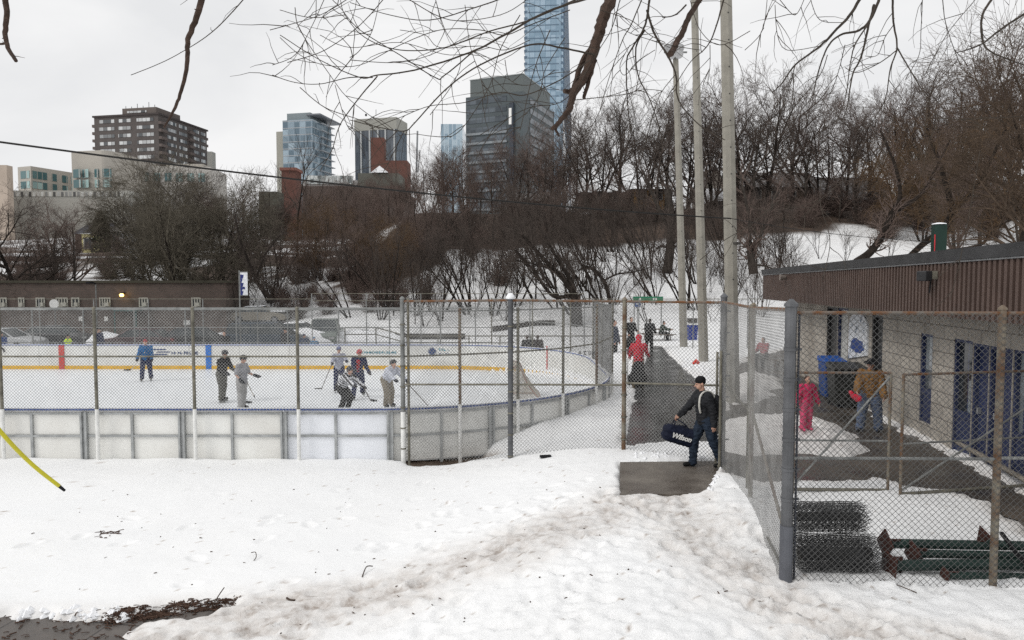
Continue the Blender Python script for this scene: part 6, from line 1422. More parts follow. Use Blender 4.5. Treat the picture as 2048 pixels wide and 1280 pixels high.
# ================================================================== PEOPLE
def remesh_prims(name, prims, voxel, m, parent, smooth_it=2, wrinkle=0.0, seed=0):
    """prims: ('cap', p, q, r0, r1) tapered capsule, ('ell', centre, (rx,ry,rz), rotmatrix) -> ONE continuous surface"""
    bm = bmesh.new()
    for pr in prims:
        if pr[0] == 'cap':
            _, p, q, r0, r1 = pr; p = Vector(p); q = Vector(q); d = q - p; L = max(d.length, 1e-4)
            rot = d.to_track_quat('Z', 'Y').to_matrix().to_4x4()
            nseg, ns = 10, 4; rings = []
            for i in range(ns, -1, -1): a = math.pi / 2 * i / ns; rings.append((-r0 * math.sin(a), r0 * math.cos(a)))
            for i in range(0, ns + 1): a = math.pi / 2 * i / ns; rings.append((L + r1 * math.sin(a), r1 * math.cos(a)))
            vs = []
            for z, rr in rings:
                vs.append([bm.verts.new((Matrix.Translation(p) @ rot) @ Vector((max(rr, 1e-4) * math.cos(2 * math.pi * k / nseg), max(rr, 1e-4) * math.sin(2 * math.pi * k / nseg), z))) for k in range(nseg)])
            for a, b in zip(vs[:-1], vs[1:]):
                for k in range(nseg): bm.faces.new((a[k], a[(k + 1) % nseg], b[(k + 1) % nseg], b[k]))
            bm.faces.new(list(reversed(vs[0]))); bm.faces.new(vs[-1])
        else:
            _, c, r3, rot = pr
            M_ = Matrix.Translation(Vector(c)) @ (rot.to_4x4() if rot is not None else Matrix.Identity(4)) @ Matrix.Diagonal((*r3, 1))
            bmesh.ops.create_icosphere(bm, subdivisions=3, radius=1.0, matrix=M_)
    me = bpy.data.meshes.new(name); bm.to_mesh(me); bm.free()
    o = bpy.data.objects.new(name, me); COL.objects.link(o)
    md = o.modifiers.new('r', 'REMESH'); md.mode = 'VOXEL'; md.voxel_size = voxel; md.use_smooth_shade = True
    if smooth_it: ms = o.modifiers.new('s', 'SMOOTH'); ms.iterations = smooth_it; ms.factor = 0.5
    dg = bpy.context.evaluated_depsgraph_get(); me2 = bpy.data.meshes.new_from_object(o.evaluated_get(dg)); o.modifiers.clear(); o.data = me2; bpy.data.meshes.remove(me)
    if wrinkle:
        for v in me2.vertices:
            q = v.co * 14 + Vector((seed, 0, 0)); k = mnoise.noise(Vector((q.x, q.y, q.z * 1.8))) * wrinkle; v.co += v.normal * k
    me2.materials.clear(); me2.materials.append(m)
    for p in me2.polygons: p.use_smooth = True
    if parent is not None: o.parent = parent
    return o
def dirv(pitch, out=0.0, side=1):
    """pitch: 0 hangs down, 90 points forward (-Y); out: degrees sideways"""
    p = R(pitch); o = R(out); return Vector((side * math.sin(o), -math.sin(p) * math.cos(o), -math.cos(p) * math.cos(o)))
def cloth(n, c, r=0.85): return mat('cloth_' + n, c, r, 0, 0.18, 7, 0.35, 45, spec=0.15)
def person(label, loc, rz, h=1.75, lean=0, arms=((8, 8, 10, 5), (8, 8, 10, 5)), legs=((0, 4, 0), (0, 4, 0)), head=(0, 0), top=None, pants=None, shoes=None, hat=None, hair=None, gloves=None, skates=False, skirt=None, short_sleeve=False, backpack=None, vest=None, stripes=None, bulk=1.0, voxel=0.014, detail=False, group=None, sunk=0.0, stripe_legs=None, hood=None):
    s = h / 1.75; e = empty('person', loc, rz, label, 'person', group)
    legv = []; foot_z = []
    hz = 0.93 * s
    pel = Vector((0, 0, 0)); Lr = Matrix.Rotation(R(lean), 3, 'X')
    up = lambda x, y, z: Lr @ Vector((x * s, y * s, z * s))
    J = {}
    for i, sd in ((0, -1), (1, 1)):
        lp = legs[i]; hip = Vector((sd * 0.095 * s, 0, 0)); th = dirv(lp[0], lp[1], sd); kn = hip + th * 0.43 * s; sh = dirv(lp[0] - lp[2], lp[1] * 0.6, sd); an = kn + sh * 0.41 * s
        J['hip', sd], J['kn', sd], J['an', sd] = hip, kn, an
    low = min(J['an', -1].z, J['an', 1].z) - 0.085 * s - (0.07 * s if skates else 0); off = Vector((0, 0, -low))
    for k in J: J[k] = J[k] + off
    pel = off
    c_ = lambda x, y, z: pel + up(x, y, z)
    neck0, neck1 = c_(0, 0.0, 0.52), c_(0, -0.015, 0.60)
    hp = R(head[0]); hy = R(head[1]); HR = Matrix.Rotation(hy, 3, 'Z') @ Matrix.Rotation(R(lean * 0.35) + hp, 3, 'X')
    hc = neck1 + HR @ Vector((0, -0.02 * s, 0.105 * s))
    hd = lambda x, y, z: hc + HR @ Vector((x * s, y * s, z * s))
    A = {}
    for i, sd in ((0, -1), (1, 1)):
        ap = arms[i]; shd = c_(sd * 0.185, 0, 0.475); ud = dirv(ap[0], ap[1], sd); el = shd + ud * 0.285 * s; fd = dirv(ap[0] + ap[2], ap[1] - ap[3], sd); wr = el + fd * 0.25 * s
        A[sd] = (shd, el, wr, fd)
    # body: one continuous surface
    b = [('cap', c_(0, 0.005, 0.02), c_(0, 0, 0.2), 0.135 * s, 0.125 * s), ('cap', c_(-0.07, 0, 0.38), c_(0.07, 0, 0.38), 0.12 * s, 0.12 * s), ('cap', c_(0, 0, 0.2), c_(0, 0, 0.38), 0.12 * s, 0.135 * s), ('cap', neck0 - Vector((0, 0, 0.03 * s)), neck1 + HR @ Vector((0, 0, 0.03 * s)), 0.058 * s, 0.052 * s),
         ('ell', hd(0, 0.012, 0.03), (0.074 * s, 0.092 * s, 0.088 * s), HR), ('ell', hd(0, -0.022, -0.045), (0.056 * s, 0.062 * s, 0.068 * s), HR), ('cap', hd(0, -0.085, 0.0), hd(0, -0.102, -0.03), 0.010 * s, 0.015 * s)]
    for sd in (-1, 1):
        hip, kn, an = J['hip', sd], J['kn', sd], J['an', sd]; b += [('cap', hip, kn, 0.085 * s, 0.055 * s), ('cap', kn, an, 0.052 * s, 0.036 * s), ('cap', an, an + Vector((sd * 0.02, -0.13 * s, -0.05 * s)), 0.036 * s, 0.028 * s), ('ell', hd(sd * 0.077, 0.01, -0.01), (0.012 * s, 0.022 * s, 0.033 * s), HR)]
        shd, el, wr, fd = A[sd]; b += [('cap', shd, el, 0.05 * s, 0.04 * s), ('cap', el, wr, 0.038 * s, 0.026 * s)]
        side = fd.cross(Vector((0, 0, 1))); side = side.normalized() if side.length > 0.1 else Vector((0, 1, 0)); palm = wr + fd * 0.055 * s
        b.append(('cap', wr, palm, 0.026 * s, 0.03 * s)); fr = 0.0085 if detail else 0.0125
        yv = Vector((0, -1, 0)); fw = (yv - fd * yv.dot(fd)); fw = fw.normalized() if fw.length > 0.1 else side
        for k, (oy, L) in enumerate(((-0.03, 0.062), (-0.01, 0.075), (0.01, 0.07), (0.03, 0.055))):
            f0 = palm + fw * (-oy) * s + fd * 0.02 * s; inn = Vector((-sd, 0, 0)); f1 = f0 + (fd + inn * 0.25).normalized() * L * 0.55 * s; f2 = f1 + (fd * 0.6 + inn * 0.8).normalized() * L * 0.5 * s
            b += [('cap', f0 - fd * 0.03 * s, f1, fr * s, fr * 0.95 * s), ('cap', f1, f2, fr * 0.95 * s, fr * 0.8 * s)]
        t0 = wr + fd * 0.03 * s + fw * 0.022 * s; t1 = t0 + (fw * 0.8 + fd * 0.6).normalized() * 0.035 * s; b += [('cap', t0, t1, fr * 1.15 * s, fr * s), ('cap', t1, t1 + fd * 0.03 * s, fr * s, fr * 0.85 * s)]
    remesh_prims('body', b, voxel * (0.65 if detail else 1.0), M_skin, e, 1)
    # trousers / skirt
    w = 0.012 * bulk
    if pants:
        pz = [('cap', c_(-0.04, 0.005, 0.0), c_(0.04, 0.005, 0.0), (0.135 + w) * s, (0.135 + w) * s), ('cap', c_(0, 0, 0.02), c_(0, 0, 0.12), (0.14) * s, 0.13 * s)]
        for sd in (-1, 1):
            hip, kn, an = J['hip', sd], J['kn', sd], J['an', sd]; pz += [('cap', hip, kn, (0.105 + w) * s, (0.078 + w) * s), ('cap', kn, an + Vector((0, 0, 0.0)), (0.076 + w) * s, (0.058 + w) * s), ('cap', an + (kn - an).normalized() * 0.06 * s, an, (0.064 + w) * s, (0.068 + w) * s)]
        remesh_prims('trousers', pz, voxel, pants, e, 1, 0.022 * s, 3)
    if skirt:
        zz = min(J['an', -1].z, J['an', 1].z) + 0.12 * s; pz = [('cap', c_(0, 0, 0.08), Vector((0, 0, zz + 0.1)), 0.15 * s, 0.26 * s), ('cap', Vector((-0.1 * s, 0, zz + 0.16)), Vector((0.12 * s, 0.05, zz + 0.16)), 0.2 * s, 0.2 * s)]
        remesh_prims('skirt', pz, voxel, skirt, e, 1, 0.05, 5)
    # top
    if top:
        t = [('cap', c_(0, 0, 0.03), c_(0, 0, 0.25), (0.155 + w) * s, (0.15 + w) * s), ('cap', c_(-0.085, 0, 0.38), c_(0.085, 0, 0.38), (0.135 + w) * s, (0.135 + w) * s), ('cap', c_(0, 0, 0.25), c_(0, 0, 0.4), (0.15 + w) * s, (0.155 + w) * s), ('cap', c_(-0.15, 0, 0.465), c_(0.15, 0, 0.465), 0.085 * s, 0.085 * s), ('cap', c_(0, 0, 0.48), neck0 + Vector((0, 0, 0.01)), 0.09 * s, 0.068 * s)]
        for sd in (-1, 1):
            shd, el, wr, fd = A[sd]; t.append(('cap', shd, el if not short_sleeve else shd.lerp(el, 0.75), (0.072 + w) * s, (0.056 + w) * s))
            if not short_sleeve: t += [('cap', el, wr, (0.056 + w) * s, (0.042 + w) * s)]
        to = remesh_prims('jacket' if not short_sleeve else 'shirt', t, voxel, top, e, 1, 0.024 * s, 7)
    if vest:
        remesh_prims('vest', [('cap', c_(0, 0, 0.1), c_(0, 0, 0.3), (0.17 + w) * s, (0.17 + w) * s), ('cap', c_(-0.09, 0, 0.4), c_(0.09, 0, 0.4), (0.155 + w) * s, (0.155 + w) * s)], voxel, vest, e, 1)
    for sd in (-1, 1):
        an = J['an', sd]; z0 = an.z - 0.085 * s; sh = [('cap', an + Vector((0, 0.02 * s, -0.035 * s)), an + Vector((sd * 0.02 * s, -0.15 * s, -0.048 * s)), 0.048 * s, 0.042 * s), ('cap', an + Vector((0, 0, -0.03 * s)), an + Vector((0, 0, 0.05 * s)), 0.052 * s, 0.055 * s)]
        so = remesh_prims('skate' if skates else 'shoe', sh, voxel, shoes or M_black, e, 1)
        if skates: MB().box((an.x + sd * 0.01 * s, an.y - 0.065 * s, an.z - 0.115 * s), (0.008, 0.27 * s, 0.075 * s)).build('blade', M_galv, so)
        if gloves:
            shd, el, wr, fd = A[sd]; remesh_prims('glove', [('cap', wr - fd * 0.05 * s, wr + fd * 0.04 * s, 0.054 * s, 0.060 * s), ('cap', wr + fd * 0.04 * s, wr + fd * 0.10 * s + Vector((0, -0.02 * s, 0)), 0.060 * s, 0.046 * s), ('cap', wr + fd * 0.05 * s + Vector((0, -0.05 * s, 0)), wr + fd * 0.1 * s + Vector((0, -0.07 * s, 0)), 0.028 * s, 0.022 * s)], voxel, gloves, e, 1)
        MB().box(hd(sd * 0.028, -0.087, 0.005), (0.02 * s, 0.008, 0.009 * s), m=HR.to_4x4()).build('eye', M_dark, e)
    if hat:
        kind, hm = hat
        if kind == 'helmet': remesh_prims('helmet', [('ell', hd(0, 0.015, 0.055), (0.098 * s, 0.122 * s, 0.092 * s), HR), ('ell', hd(0, 0.045, 0.01), (0.094 * s, 0.085 * s, 0.075 * s), HR)], 0.01, hm, e, 1); remesh_prims('visor', [('cap', hd(-0.06, -0.085, 0.04), hd(0.06, -0.085, 0.04), 0.015 * s, 0.015 * s)], 0.008, M_black, e, 0)
        if kind == 'cap': remesh_prims('cap', [('ell', hd(0, 0.012, 0.058), (0.083 * s, 0.103 * s, 0.078 * s), HR), ('ell', hd(0, -0.115, 0.045), (0.06 * s, 0.06 * s, 0.012 * s), HR)], 0.009, hm, e, 1)
        if kind == 'beanie': remesh_prims('knit_hat', [('ell', hd(0, 0.018, 0.055), (0.086 * s, 0.104 * s, 0.088 * s), HR), ('ell', hd(0, 0.03, 0.02), (0.084 * s, 0.088 * s, 0.06 * s), HR)], 0.009, hm, e, 1)
        if kind == 'brim': remesh_prims('brimmed_hat', [('ell', hd(0, 0.01, 0.075), (0.09 * s, 0.105 * s, 0.07 * s), HR), ('ell', hd(0, 0.0, 0.05), (0.16 * s, 0.17 * s, 0.014 * s), HR)], 0.009, hm, e, 1)
    if hair: remesh_prims('hair', [('ell', hd(0, 0.035, 0.045), (0.086 * s, 0.09 * s, 0.085 * s), HR), ('ell', hd(0, 0.055, -0.02), (0.075 * s, 0.05 * s, 0.07 * s), HR)] + ([('cap', hd(0, 0.05, -0.05), hd(0, 0.06, -0.16), 0.06 * s, 0.045 * s)] if hair[1] else []), 0.01, hair[0], e, 1)
    if hood: remesh_prims('hood', [('ell', hd(0, 0.03, 0.03), (0.105 * s, 0.115 * s, 0.115 * s), HR), ('cap', hd(0, 0.05, -0.06), c_(0, 0.04, 0.5), 0.09 * s, 0.1 * s)], 0.012, hood, e, 1)
    return e, dict(A=A, J=J, c=c_, hd=hd, s=s, e=e)
def worldp(e, p): return Matrix.Translation(e.location) @ Matrix.Rotation(e.rotation_euler.z, 4, 'Z') @ Vector(p)
M_stickm = mat('stick_shaft', (0.12, 0.10, 0.09), 0.5); M_stickl = mat('pale_stick', (0.45, 0.42, 0.38), 0.5)
def stick(label, a, b, bl, m=M_stickm):
    """shaft from a down to b, blade along bl"""
    e = empty('hockey_stick', b, 0, label, 'hockey stick')
    under(e, MB().tube([a, b], 0.016, 6).build('shaft', m)); c = Vector(b) + Vector(bl) * 0.5 + Vector((0, 0, .01)); d = Vector(b) + Vector(bl)
    mb = MB(); up_ = Vector((0, 0, 0.075)); mb.extr([Vector(b) - up_ * 0.3, c - up_ * .6, d - up_ * 0.3, d + up_ * 0.4, c + up_ * 0.4, Vector(b) + up_ * 0.6], (0.012, 0.012, 0)); under(e, mb.build('blade', M_black))
def at_ice(px, py, z=ICEZ): p = G(px, py, z); return p
GLB = cloth('glove_black', (0.02, 0.022, 0.03)); HB_ = mat('helmet_black', (0.02, 0.02, 0.025), 0.3, 0, 0.1, 3, spec=0.5)
navy = cloth('navy', (0.015, 0.022, 0.07)); blackc = cloth('black', (0.014, 0.014, 0.016)); greyp = cloth('grey_olive', (0.10, 0.098, 0.085)); khaki = cloth('khaki', (0.23, 0.20, 0.155)); greyt = cloth('light_grey', (0.28, 0.28, 0.30)); whitej = cloth('white_jersey', (0.55, 0.57, 0.64)); bluej = cloth('blue', (0.02, 0.12, 0.30))
# 1 far left player in blue
p = at_ice(293, 762); e, K = person('player in blue jacket, navy trousers and red cap standing by the far boards', p, 0.25, 1.72, arms=((15, 12, 25, 5), (10, 12, 20, 5)), legs=((4, 6, 4), (-4, 6, 4)), top=bluej, pants=navy, hat=('cap', cloth('red_cap', (0.3, 0.04, 0.05))), gloves=GLB, skates=True, bulk=2.0, voxel=0.018)
w = worldp(e, K['A'][-1][2]); stick('stick of the player in blue, its curved blade out on the ice to the left', w + Vector((0.35, -0.05, 0.28)), at_ice(262, 742) + Vector((0, 0, 0.05)) , (-0.32, -0.05, 0), M_stickl)
# 2 black jacket
p = at_ice(444, 804); e, K = person('player in black jacket and grey trousers with black helmet, stooping to the right', p, math.pi / 2 - 0.35, 1.78, lean=12, arms=((22, 6, 35, 5), (25, 8, 30, 5)), legs=((12, 3, 14), (-2, 6, 10)), head=(6, 0), top=blackc, pants=greyp, hat=('helmet', HB_), gloves=GLB, skates=True, bulk=1.6)
w = worldp(e, K['A'][1][2]); stick('stick held low by the player in the black jacket', w + Vector((-0.1, 0, 0.15)), Vector((w.x + 0.42, w.y - 0.35, ICEZ + 0.04)), (0.25, -0.05, 0), M_stickl)
# 3 grey tee
q = Vector((XY(481, 22.3), 22.3, ICEZ)); e, K = person('player in grey T-shirt and pale grey trousers with black gloves, nearest the boards', q, math.pi / 2 - 0.2, 1.76, lean=3, arms=((-12, 14, 62, 8), (18, 12, 55, 8)), legs=((5, 6, 6), (-4, 7, 4)), head=(8, 0.1), top=cloth('tee_grey', (0.27, 0.27, 0.29)), pants=cloth('pale_grey', (0.36, 0.355, 0.35)), hat=('helmet', HB_), gloves=GLB, skates=True, short_sleeve=True, bulk=1.8)
w = worldp(e, K['A'][1][2]); stick('stick of the player in the grey T-shirt, held across at the waist', w + Vector((-0.45, 0.1, 0.03)), w + Vector((0.05, -0.35, -0.62)), (0.1, -0.22, 0), M_stickl)
# 4 white helmet far
q = Vector((XY(677, 26.2), 26.2, ICEZ)); e, K = person('player in pale top, navy trousers and pale blue helmet behind the referee', q, 0.2, 1.70, lean=5, arms=((40, 10, 40, 10), (35, 25, 60, 25)), legs=((5, 4, 8), (0, 4, 5)), top=cloth('pale_lilac', (0.42, 0.43, 0.5)), pants=navy, hat=('helmet', mat('helmet_pale', (0.2, 0.22, 0.34), 0.35)), gloves=GLB, skates=True, bulk=1.4)
w = worldp(e, K['A'][-1][2]); stick('long stick of the player in the pale top reaching down to the left', w, at_ice(643, 778, ICEZ), (-0.28, 0, 0), M_stickm)
# 5 navy / red
p = at_ice(716, 797); e, K = person('player in navy and red tracksuit with red helmet, striding behind the referee', p, 0.55, 1.80, lean=16, arms=((34, 14, 35, 8), (14, 12, 35, 5)), legs=((26, 12, 22), (-20, 16, 10)), head=(0, -0.5), top=navy, pants=navy, hat=('helmet', mat('helmet_red', (0.42, 0.05, 0.06), 0.35)), gloves=GLB, skates=True, bulk=1.7, vest=None)
c = K['c']; s_ = K['s']; mb = []
remesh_prims('red_front', [('cap', c(-0.02, -0.07, 0.08), c(-0.05, -0.085, 0.42), 0.095, 0.10)], 0.014, cloth('bright_red', (0.42, 0.03, 0.04)), K['e'], 1)
# 6 referee
m, nt, b = newmat('referee_stripes'); g = nd(nt, 'ShaderNodeTexCoord'); sx = nd(nt, 'ShaderNodeSeparateXYZ'); nt.links.new(g.outputs['Object'], sx.inputs[0])
st = math_(nt, 'GREATER_THAN', math_(nt, 'FRACT', math_(nt, 'MULTIPLY', math_(nt, 'SUBTRACT', math_(nt, 'MULTIPLY', sx.outputs[2], 0.85), math_(nt, 'MULTIPLY', sx.outputs[1], 0.55)), 10.5)), 0.5)
nt.links.new(mixc(nt, st, (0.02, 0.02, 0.025), (0.68, 0.69, 0.72)), b.inputs['Base Color']); b.inputs['Roughness'].default_value = 0.85
q = Vector((XY(680, 22.0), 22.0, ICEZ)); e, K = person('crouching referee in black and white striped shirt', q, math.pi / 2 - 0.55, 1.74, lean=42, arms=((60, 8, 10, 4), (45, 8, 15, 4)), legs=((48, 6, 70), (40, 8, 62)), head=(-20, 0), top=m, pants=blackc, hat=('helmet', HB_), gloves=GLB, skates=True, bulk=2.0)
w = worldp(e, K['A'][1][2]); stick('stick blade by the referee on the ice', w, w + Vector((0.25, -0.05, -0.45)), (0.2, -0.05, 0), M_stickm)
# 7 white jersey khaki
p = at_ice(773, 817); e, K = person('player in white jersey and khaki trousers bending forward over his stick', p, math.pi / 2 - 0.75, 1.78, lean=42, arms=((50, 6, 18, 4), (42, 8, 22, 4)), legs=((36, 10, 36), (4, 14, 20)), head=(-32, 0), top=whitej, pants=khaki, hat=('helmet', HB_), gloves=GLB, skates=True, bulk=1.7)
w = worldp(e, K['A'][1][2]); stick('long stick stretched out to the right by the player in the white jersey', w + Vector((-0.2, 0, 0.15)), at_ice(862, 820) + Vector((0, 0, 0.03)), (0.25, -0.08, 0), M_stickm)
# 8 man with duffel bag
pm = G(1410, 934, 0.055); 
jeans = cloth('dark_jeans', (0.022, 0.032, 0.05))
dark = cloth('charcoal_jacket', (0.022, 0.023, 0.026))
e, K = person('man in black jacket, knit cap and dark jeans carrying a navy duffel bag', pm, -math.pi / 2 + 0.22, 1.82, lean=7, arms=((34, 10, 12, 4), (-18, 8, 16, 3)), legs=((24, 2, 22), (-14, 3, 12)), head=(8, 0.1), top=dark, pants=jeans, shoes=cloth('black_shoe', (0.012, 0.012, 0.012), 0.5), hat=('beanie', cloth('black_knit', (0.012, 0.012, 0.013))), voxel=0.012, detail=True, bulk=1.3)
man = e
# strap of the pack, over the far shoulder
c = K['c']; sp = [c(0.10, -0.14, 0.18), c(0.13, -0.165, 0.32), c(0.13, -0.12, 0.5), c(0.12, 0.0, 0.565), c(0.12, 0.13, 0.5), c(0.11, 0.19, 0.32)]
pk = empty('backpack', worldp(e, c(0, 0.2, 0.2)), e.rotation_euler.z, 'dark backpack with a white strap on the back of the man with the duffel bag', 'backpack')
under(pk, MB().tube([worldp(e, q) for q in smoothpath(sp)], 0.02, 6).build('strap', mat('white_strap', (0.55, 0.54, 0.5), 0.7)))
o = remesh_prims('pack_body', [('cap', worldp(e, c(-0.06, 0.22, 0.15)), worldp(e, c(-0.06, 0.2, 0.36)), 0.12, 0.11), ('cap', worldp(e, c(0.07, 0.22, 0.15)), worldp(e, c(0.07, 0.2, 0.36)), 0.12, 0.11)], 0.016, dark, None, 1, 0.01, 2); under(pk, o)
# duffel bag
hw = worldp(e, K['A'][-1][2] if abs(worldp(e, K['A'][-1][2]).x) < abs(worldp(e, K['A'][1][2]).x) else K['A'][1][2])
hands = [worldp(e, K['A'][sd][2] + K['A'][sd][3] * 0.10) for sd in (-1, 1)]; hw = min(hands, key=lambda v: v.x)
bag = empty('duffel_bag', hw - Vector((0, 0, 0.55)), 0, 'navy duffel bag with white lettering hanging from the hand of the man', 'bag')
M_bag = cloth('bag_navy', (0.010, 0.013, 0.028), 0.7)
bc = D(1362, 873, pm.y - 0.02); bc.y = hw.y; tilt = R(16); ba = Vector((math.cos(tilt), -0.02, -math.sin(tilt))).normalized(); hl = 0.20
bd = [('cap', bc - ba * hl + Vector((0, yy_, 0.045)), bc + ba * (hl + .06) + Vector((0, yy_, 0.055)), 0.115, 0.125) for yy_ in (-0.05, 0.05)] + [('cap', bc - ba * (hl + 0.03) + Vector((0, yy_, -0.075)), bc + ba * (hl + 0.08) + Vector((0, yy_, -0.075)), 0.115, 0.12) for yy_ in (-0.05, 0.05)] + [('ell', bc + Vector((0, 0, 0.13)), (0.16, 0.1, 0.06), None)]
under(bag, remesh_prims('bag_body', bd, 0.014, M_bag, None, 2, 0.010, 4))
for yo in (-0.11, 0.11):
    pts = [bc - ba * 0.17 + Vector((0, yo, 0.09)), bc - ba * 0.10 + Vector((0, yo * 0.7, 0.2)), hw + Vector((0, yo * 0.15, -0.01)), bc + ba * 0.14 + Vector((0, yo * 0.7, 0.22)), bc + ba * 0.2 + Vector((0, yo, 0.10))]
    under(bag, MB().tube(smoothpath(pts), 0.011, 6).build('handle', M_bag))
under(bag, MB().tube([bc - ba * 0.26 + Vector((0, -0.0, 0.13)), bc + ba * 0.28 + Vector((0, 0, 0.145))], 0.006, 6).build('zip', M_galv))
def text_mesh(body, name, size, m, loc, rotm, shear=0.0, extrude=0.003, bold=0.0):
    cu = bpy.data.curves.new(name, 'FONT'); cu.body = body; cu.size = size; cu.extrude = extrude; cu.shear = shear; cu.align_x = 'CENTER'; cu.align_y = 'CENTER'; cu.offset = bold
    to = bpy.data.objects.new(name, cu); COL.objects.link(to); dg = bpy.context.evaluated_depsgraph_get(); me = bpy.data.meshes.new_from_object(to.evaluated_get(dg)); bpy.data.objects.remove(to)
    me.transform(Matrix.Translation(loc) @ rotm); me.materials.clear(); me.materials.append(m); o = bpy.data.objects.new(name, me); COL.objects.link(o); return o
rt = Matrix(((ba.x, 0, math.sin(tilt)), (0.0, 0.0, -1), (ba.z, 1 * math.cos(tilt), 0))).to_4x4()
rt = Matrix.Rotation(tilt, 4, 'Y') @ Matrix.Rotation(math.pi / 2, 4, 'X')
under(bag, text_mesh('Wilson', 'lettering', 0.135, mat('letter_white', (0.75, 0.75, 0.73), 0.6), bc + ba * 0.015 + Vector((0, -0.178, -0.02)), rt, 0.25, 0.012, 0.004))
# 9 red jacket woman, long black skirt
p = G(1276, 778, 0.0); e, K = person('person in red jacket and long black skirt walking away along the path', p, math.pi - 0.25, 1.90, lean=10, arms=((20, 14, 45, 5), (18, 14, 35, 5)), legs=((6, 3, 6), (-6, 3, 6)), head=(25, 0), top=cloth('scarlet', (0.55, 0.02, 0.045)), skirt=blackc, shoes=cloth('tan_boot', (0.12, 0.09, 0.05)), hood=cloth('scarlet', (0.55, 0.02, 0.045)), bulk=0.8, voxel=0.016)
# shopping cart / stroller handles beside
st_ = empty('stroller', p + Vector((-0.2, 0.45, 0)), 0, 'folding stroller with pale frame and dark red seat pushed by the person in red', 'stroller'); fm = mat('pale_frame', (0.5, 0.49, 0.47), 0.5)
a0, a1 = D(1268, 682, p.y + .2), D(1256, 716, p.y + .5); b0, b1 = D(1286, 680, p.y + .2), D(1288, 722, p.y + .5)
for q0, q1 in ((a0, a1), (b0, b1), (a1, D(1254, 766, p.y + .6)), (b1, D(1284, 768, p.y + .7))): under(st_, MB().tube([q0, q1], 0.016, 6).build('frame_tube', fm))
under(st_, MB().box(D(1264, 705, p.y + .55), (0.3, 0.4, 0.22)).build('seat', cloth('dark_red', (0.16, 0.03, 0.04)), bevel=0.04))
for q in (D(1258, 768, p.y + .6), D(1284, 770, p.y + .75)): under(st_, MB().tube([Vector((q.x - .03, q.y, 0.11)), Vector((q.x + .03, q.y, 0.11))], 0.11, 12).build('wheel', M_black))
# 10 people behind on the path and at the picnic table
q = G(1262, 702, 0.0); person('person in long black coat and pale scarf standing behind the person in red', q, 0.4, 1.85, arms=((10, 8, 20, 5), (10, 8, 60, 15)), top=blackc, skirt=blackc, hair=(cloth('dark_hair', (0.02, 0.015, 0.012)), True), voxel=0.022, bulk=1.5)
q = G(1298, 700, 0.0); person('person in heavy black coat with dark hair at the far end of the path', q, math.pi - 0.4, 1.75, lean=14, top=blackc, pants=blackc, hair=(cloth('dark_hair', (0.02, 0.015, 0.012)), True), voxel=0.022, bulk=3.0, arms=((20, 10, 30, 5), (20, 10, 30, 5)))
q = G(1322, 682, 0.0); person('seated person in dark green coat at the picnic table', q + Vector((0, 0, 0.0)), 1.2, 1.7, lean=15, legs=((85, 8, 88), (85, 8, 88)), arms=((50, 8, 30, 5), (50, 8, 30, 5)), top=cloth('dk_green', (0.03, 0.045, 0.035)), pants=blackc, hair=(cloth('dark_hair', (0.02, 0.015, 0.012)), False), voxel=0.025, bulk=2)
tbp = G(1318, 684, 0.0); tb = empty('picnic_table', tbp + Vector((0.1, 1.0, 0)), 0.2, 'wooden picnic table with dark top at the far end of the path', 'picnic table'); M_wd = mat('weathered_wood', (0.16, 0.13, 0.11), 0.9, 0, 0.2, 5)
MB().box((0, 0, 0.75), (1.9, 0.75, 0.05)).build('table_top', M_wd, tb)
for sy in (-0.7, 0.7): MB().box((0, sy, 0.44), (1.9, 0.26, 0.04)).build('bench', M_wd, tb)
for sx in (-0.7, 0.7):
    MB().box((sx, 0, 0.40), (0.06, 1.5, 0.08)).build('brace', M_wd, tb)
    for sy in (-1, 1): MB().tube([(sx, sy * 0.55, 0), (sx, sy * 0.2, 0.72)], 0.04, 4).build('leg', M_wd, tb)
# green banner + little signs beyond
x0, x1 = XY(1266, 48, 596), XY(1326, 48, 596); gbn = empty('green_sign', ((x0 + x1) / 2, 48, 0), 0, 'long narrow green sign board with white marks above the path end', 'sign')
under(gbn, MB().bb(x0, x1, 47.95, 48.0, ZY(602, 48), ZY(593, 48)).build('board', mat('sign_green', (0.03, 0.16, 0.09), 0.5)))
for x in (x0 + 0.1, x1 - 0.1): under(gbn, MB().tube([(x, 48.05, -0.1), (x, 48.05, ZY(594, 48))], 0.04, 6).build('post', M_galv))
mb = MB()
for a, b in ((1279, 1282), (1306, 1309), (1311, 1314)): mb.bb(XY(a, 47.9, 596), XY(b, 47.9, 596), 47.93, 47.945, ZY(600, 48), ZY(596, 48))
under(gbn, mb.build('marking', M_white))
x = XY(1275, 48.3, 609); bs = empty('blue_sign', (x, 48.3, 0), 0, 'small square blue and white sign below the green sign board', 'sign'); under(bs, MB().box((x, 48.25, ZY(609, 48)), (0.36, 0.03, 0.36)).build('panel', mat('sign_blue', (0.03, 0.09, 0.28), 0.5))); under(bs, MB().box((x - 0.02, 48.23, ZY(608, 48)), (0.2, 0.012, 0.07)).build('marking', M_white)); under(bs, MB().tube([(x, 48.3, 0), (x, 48.3, ZY(607, 48))], 0.03, 6).build('post', M_galv))
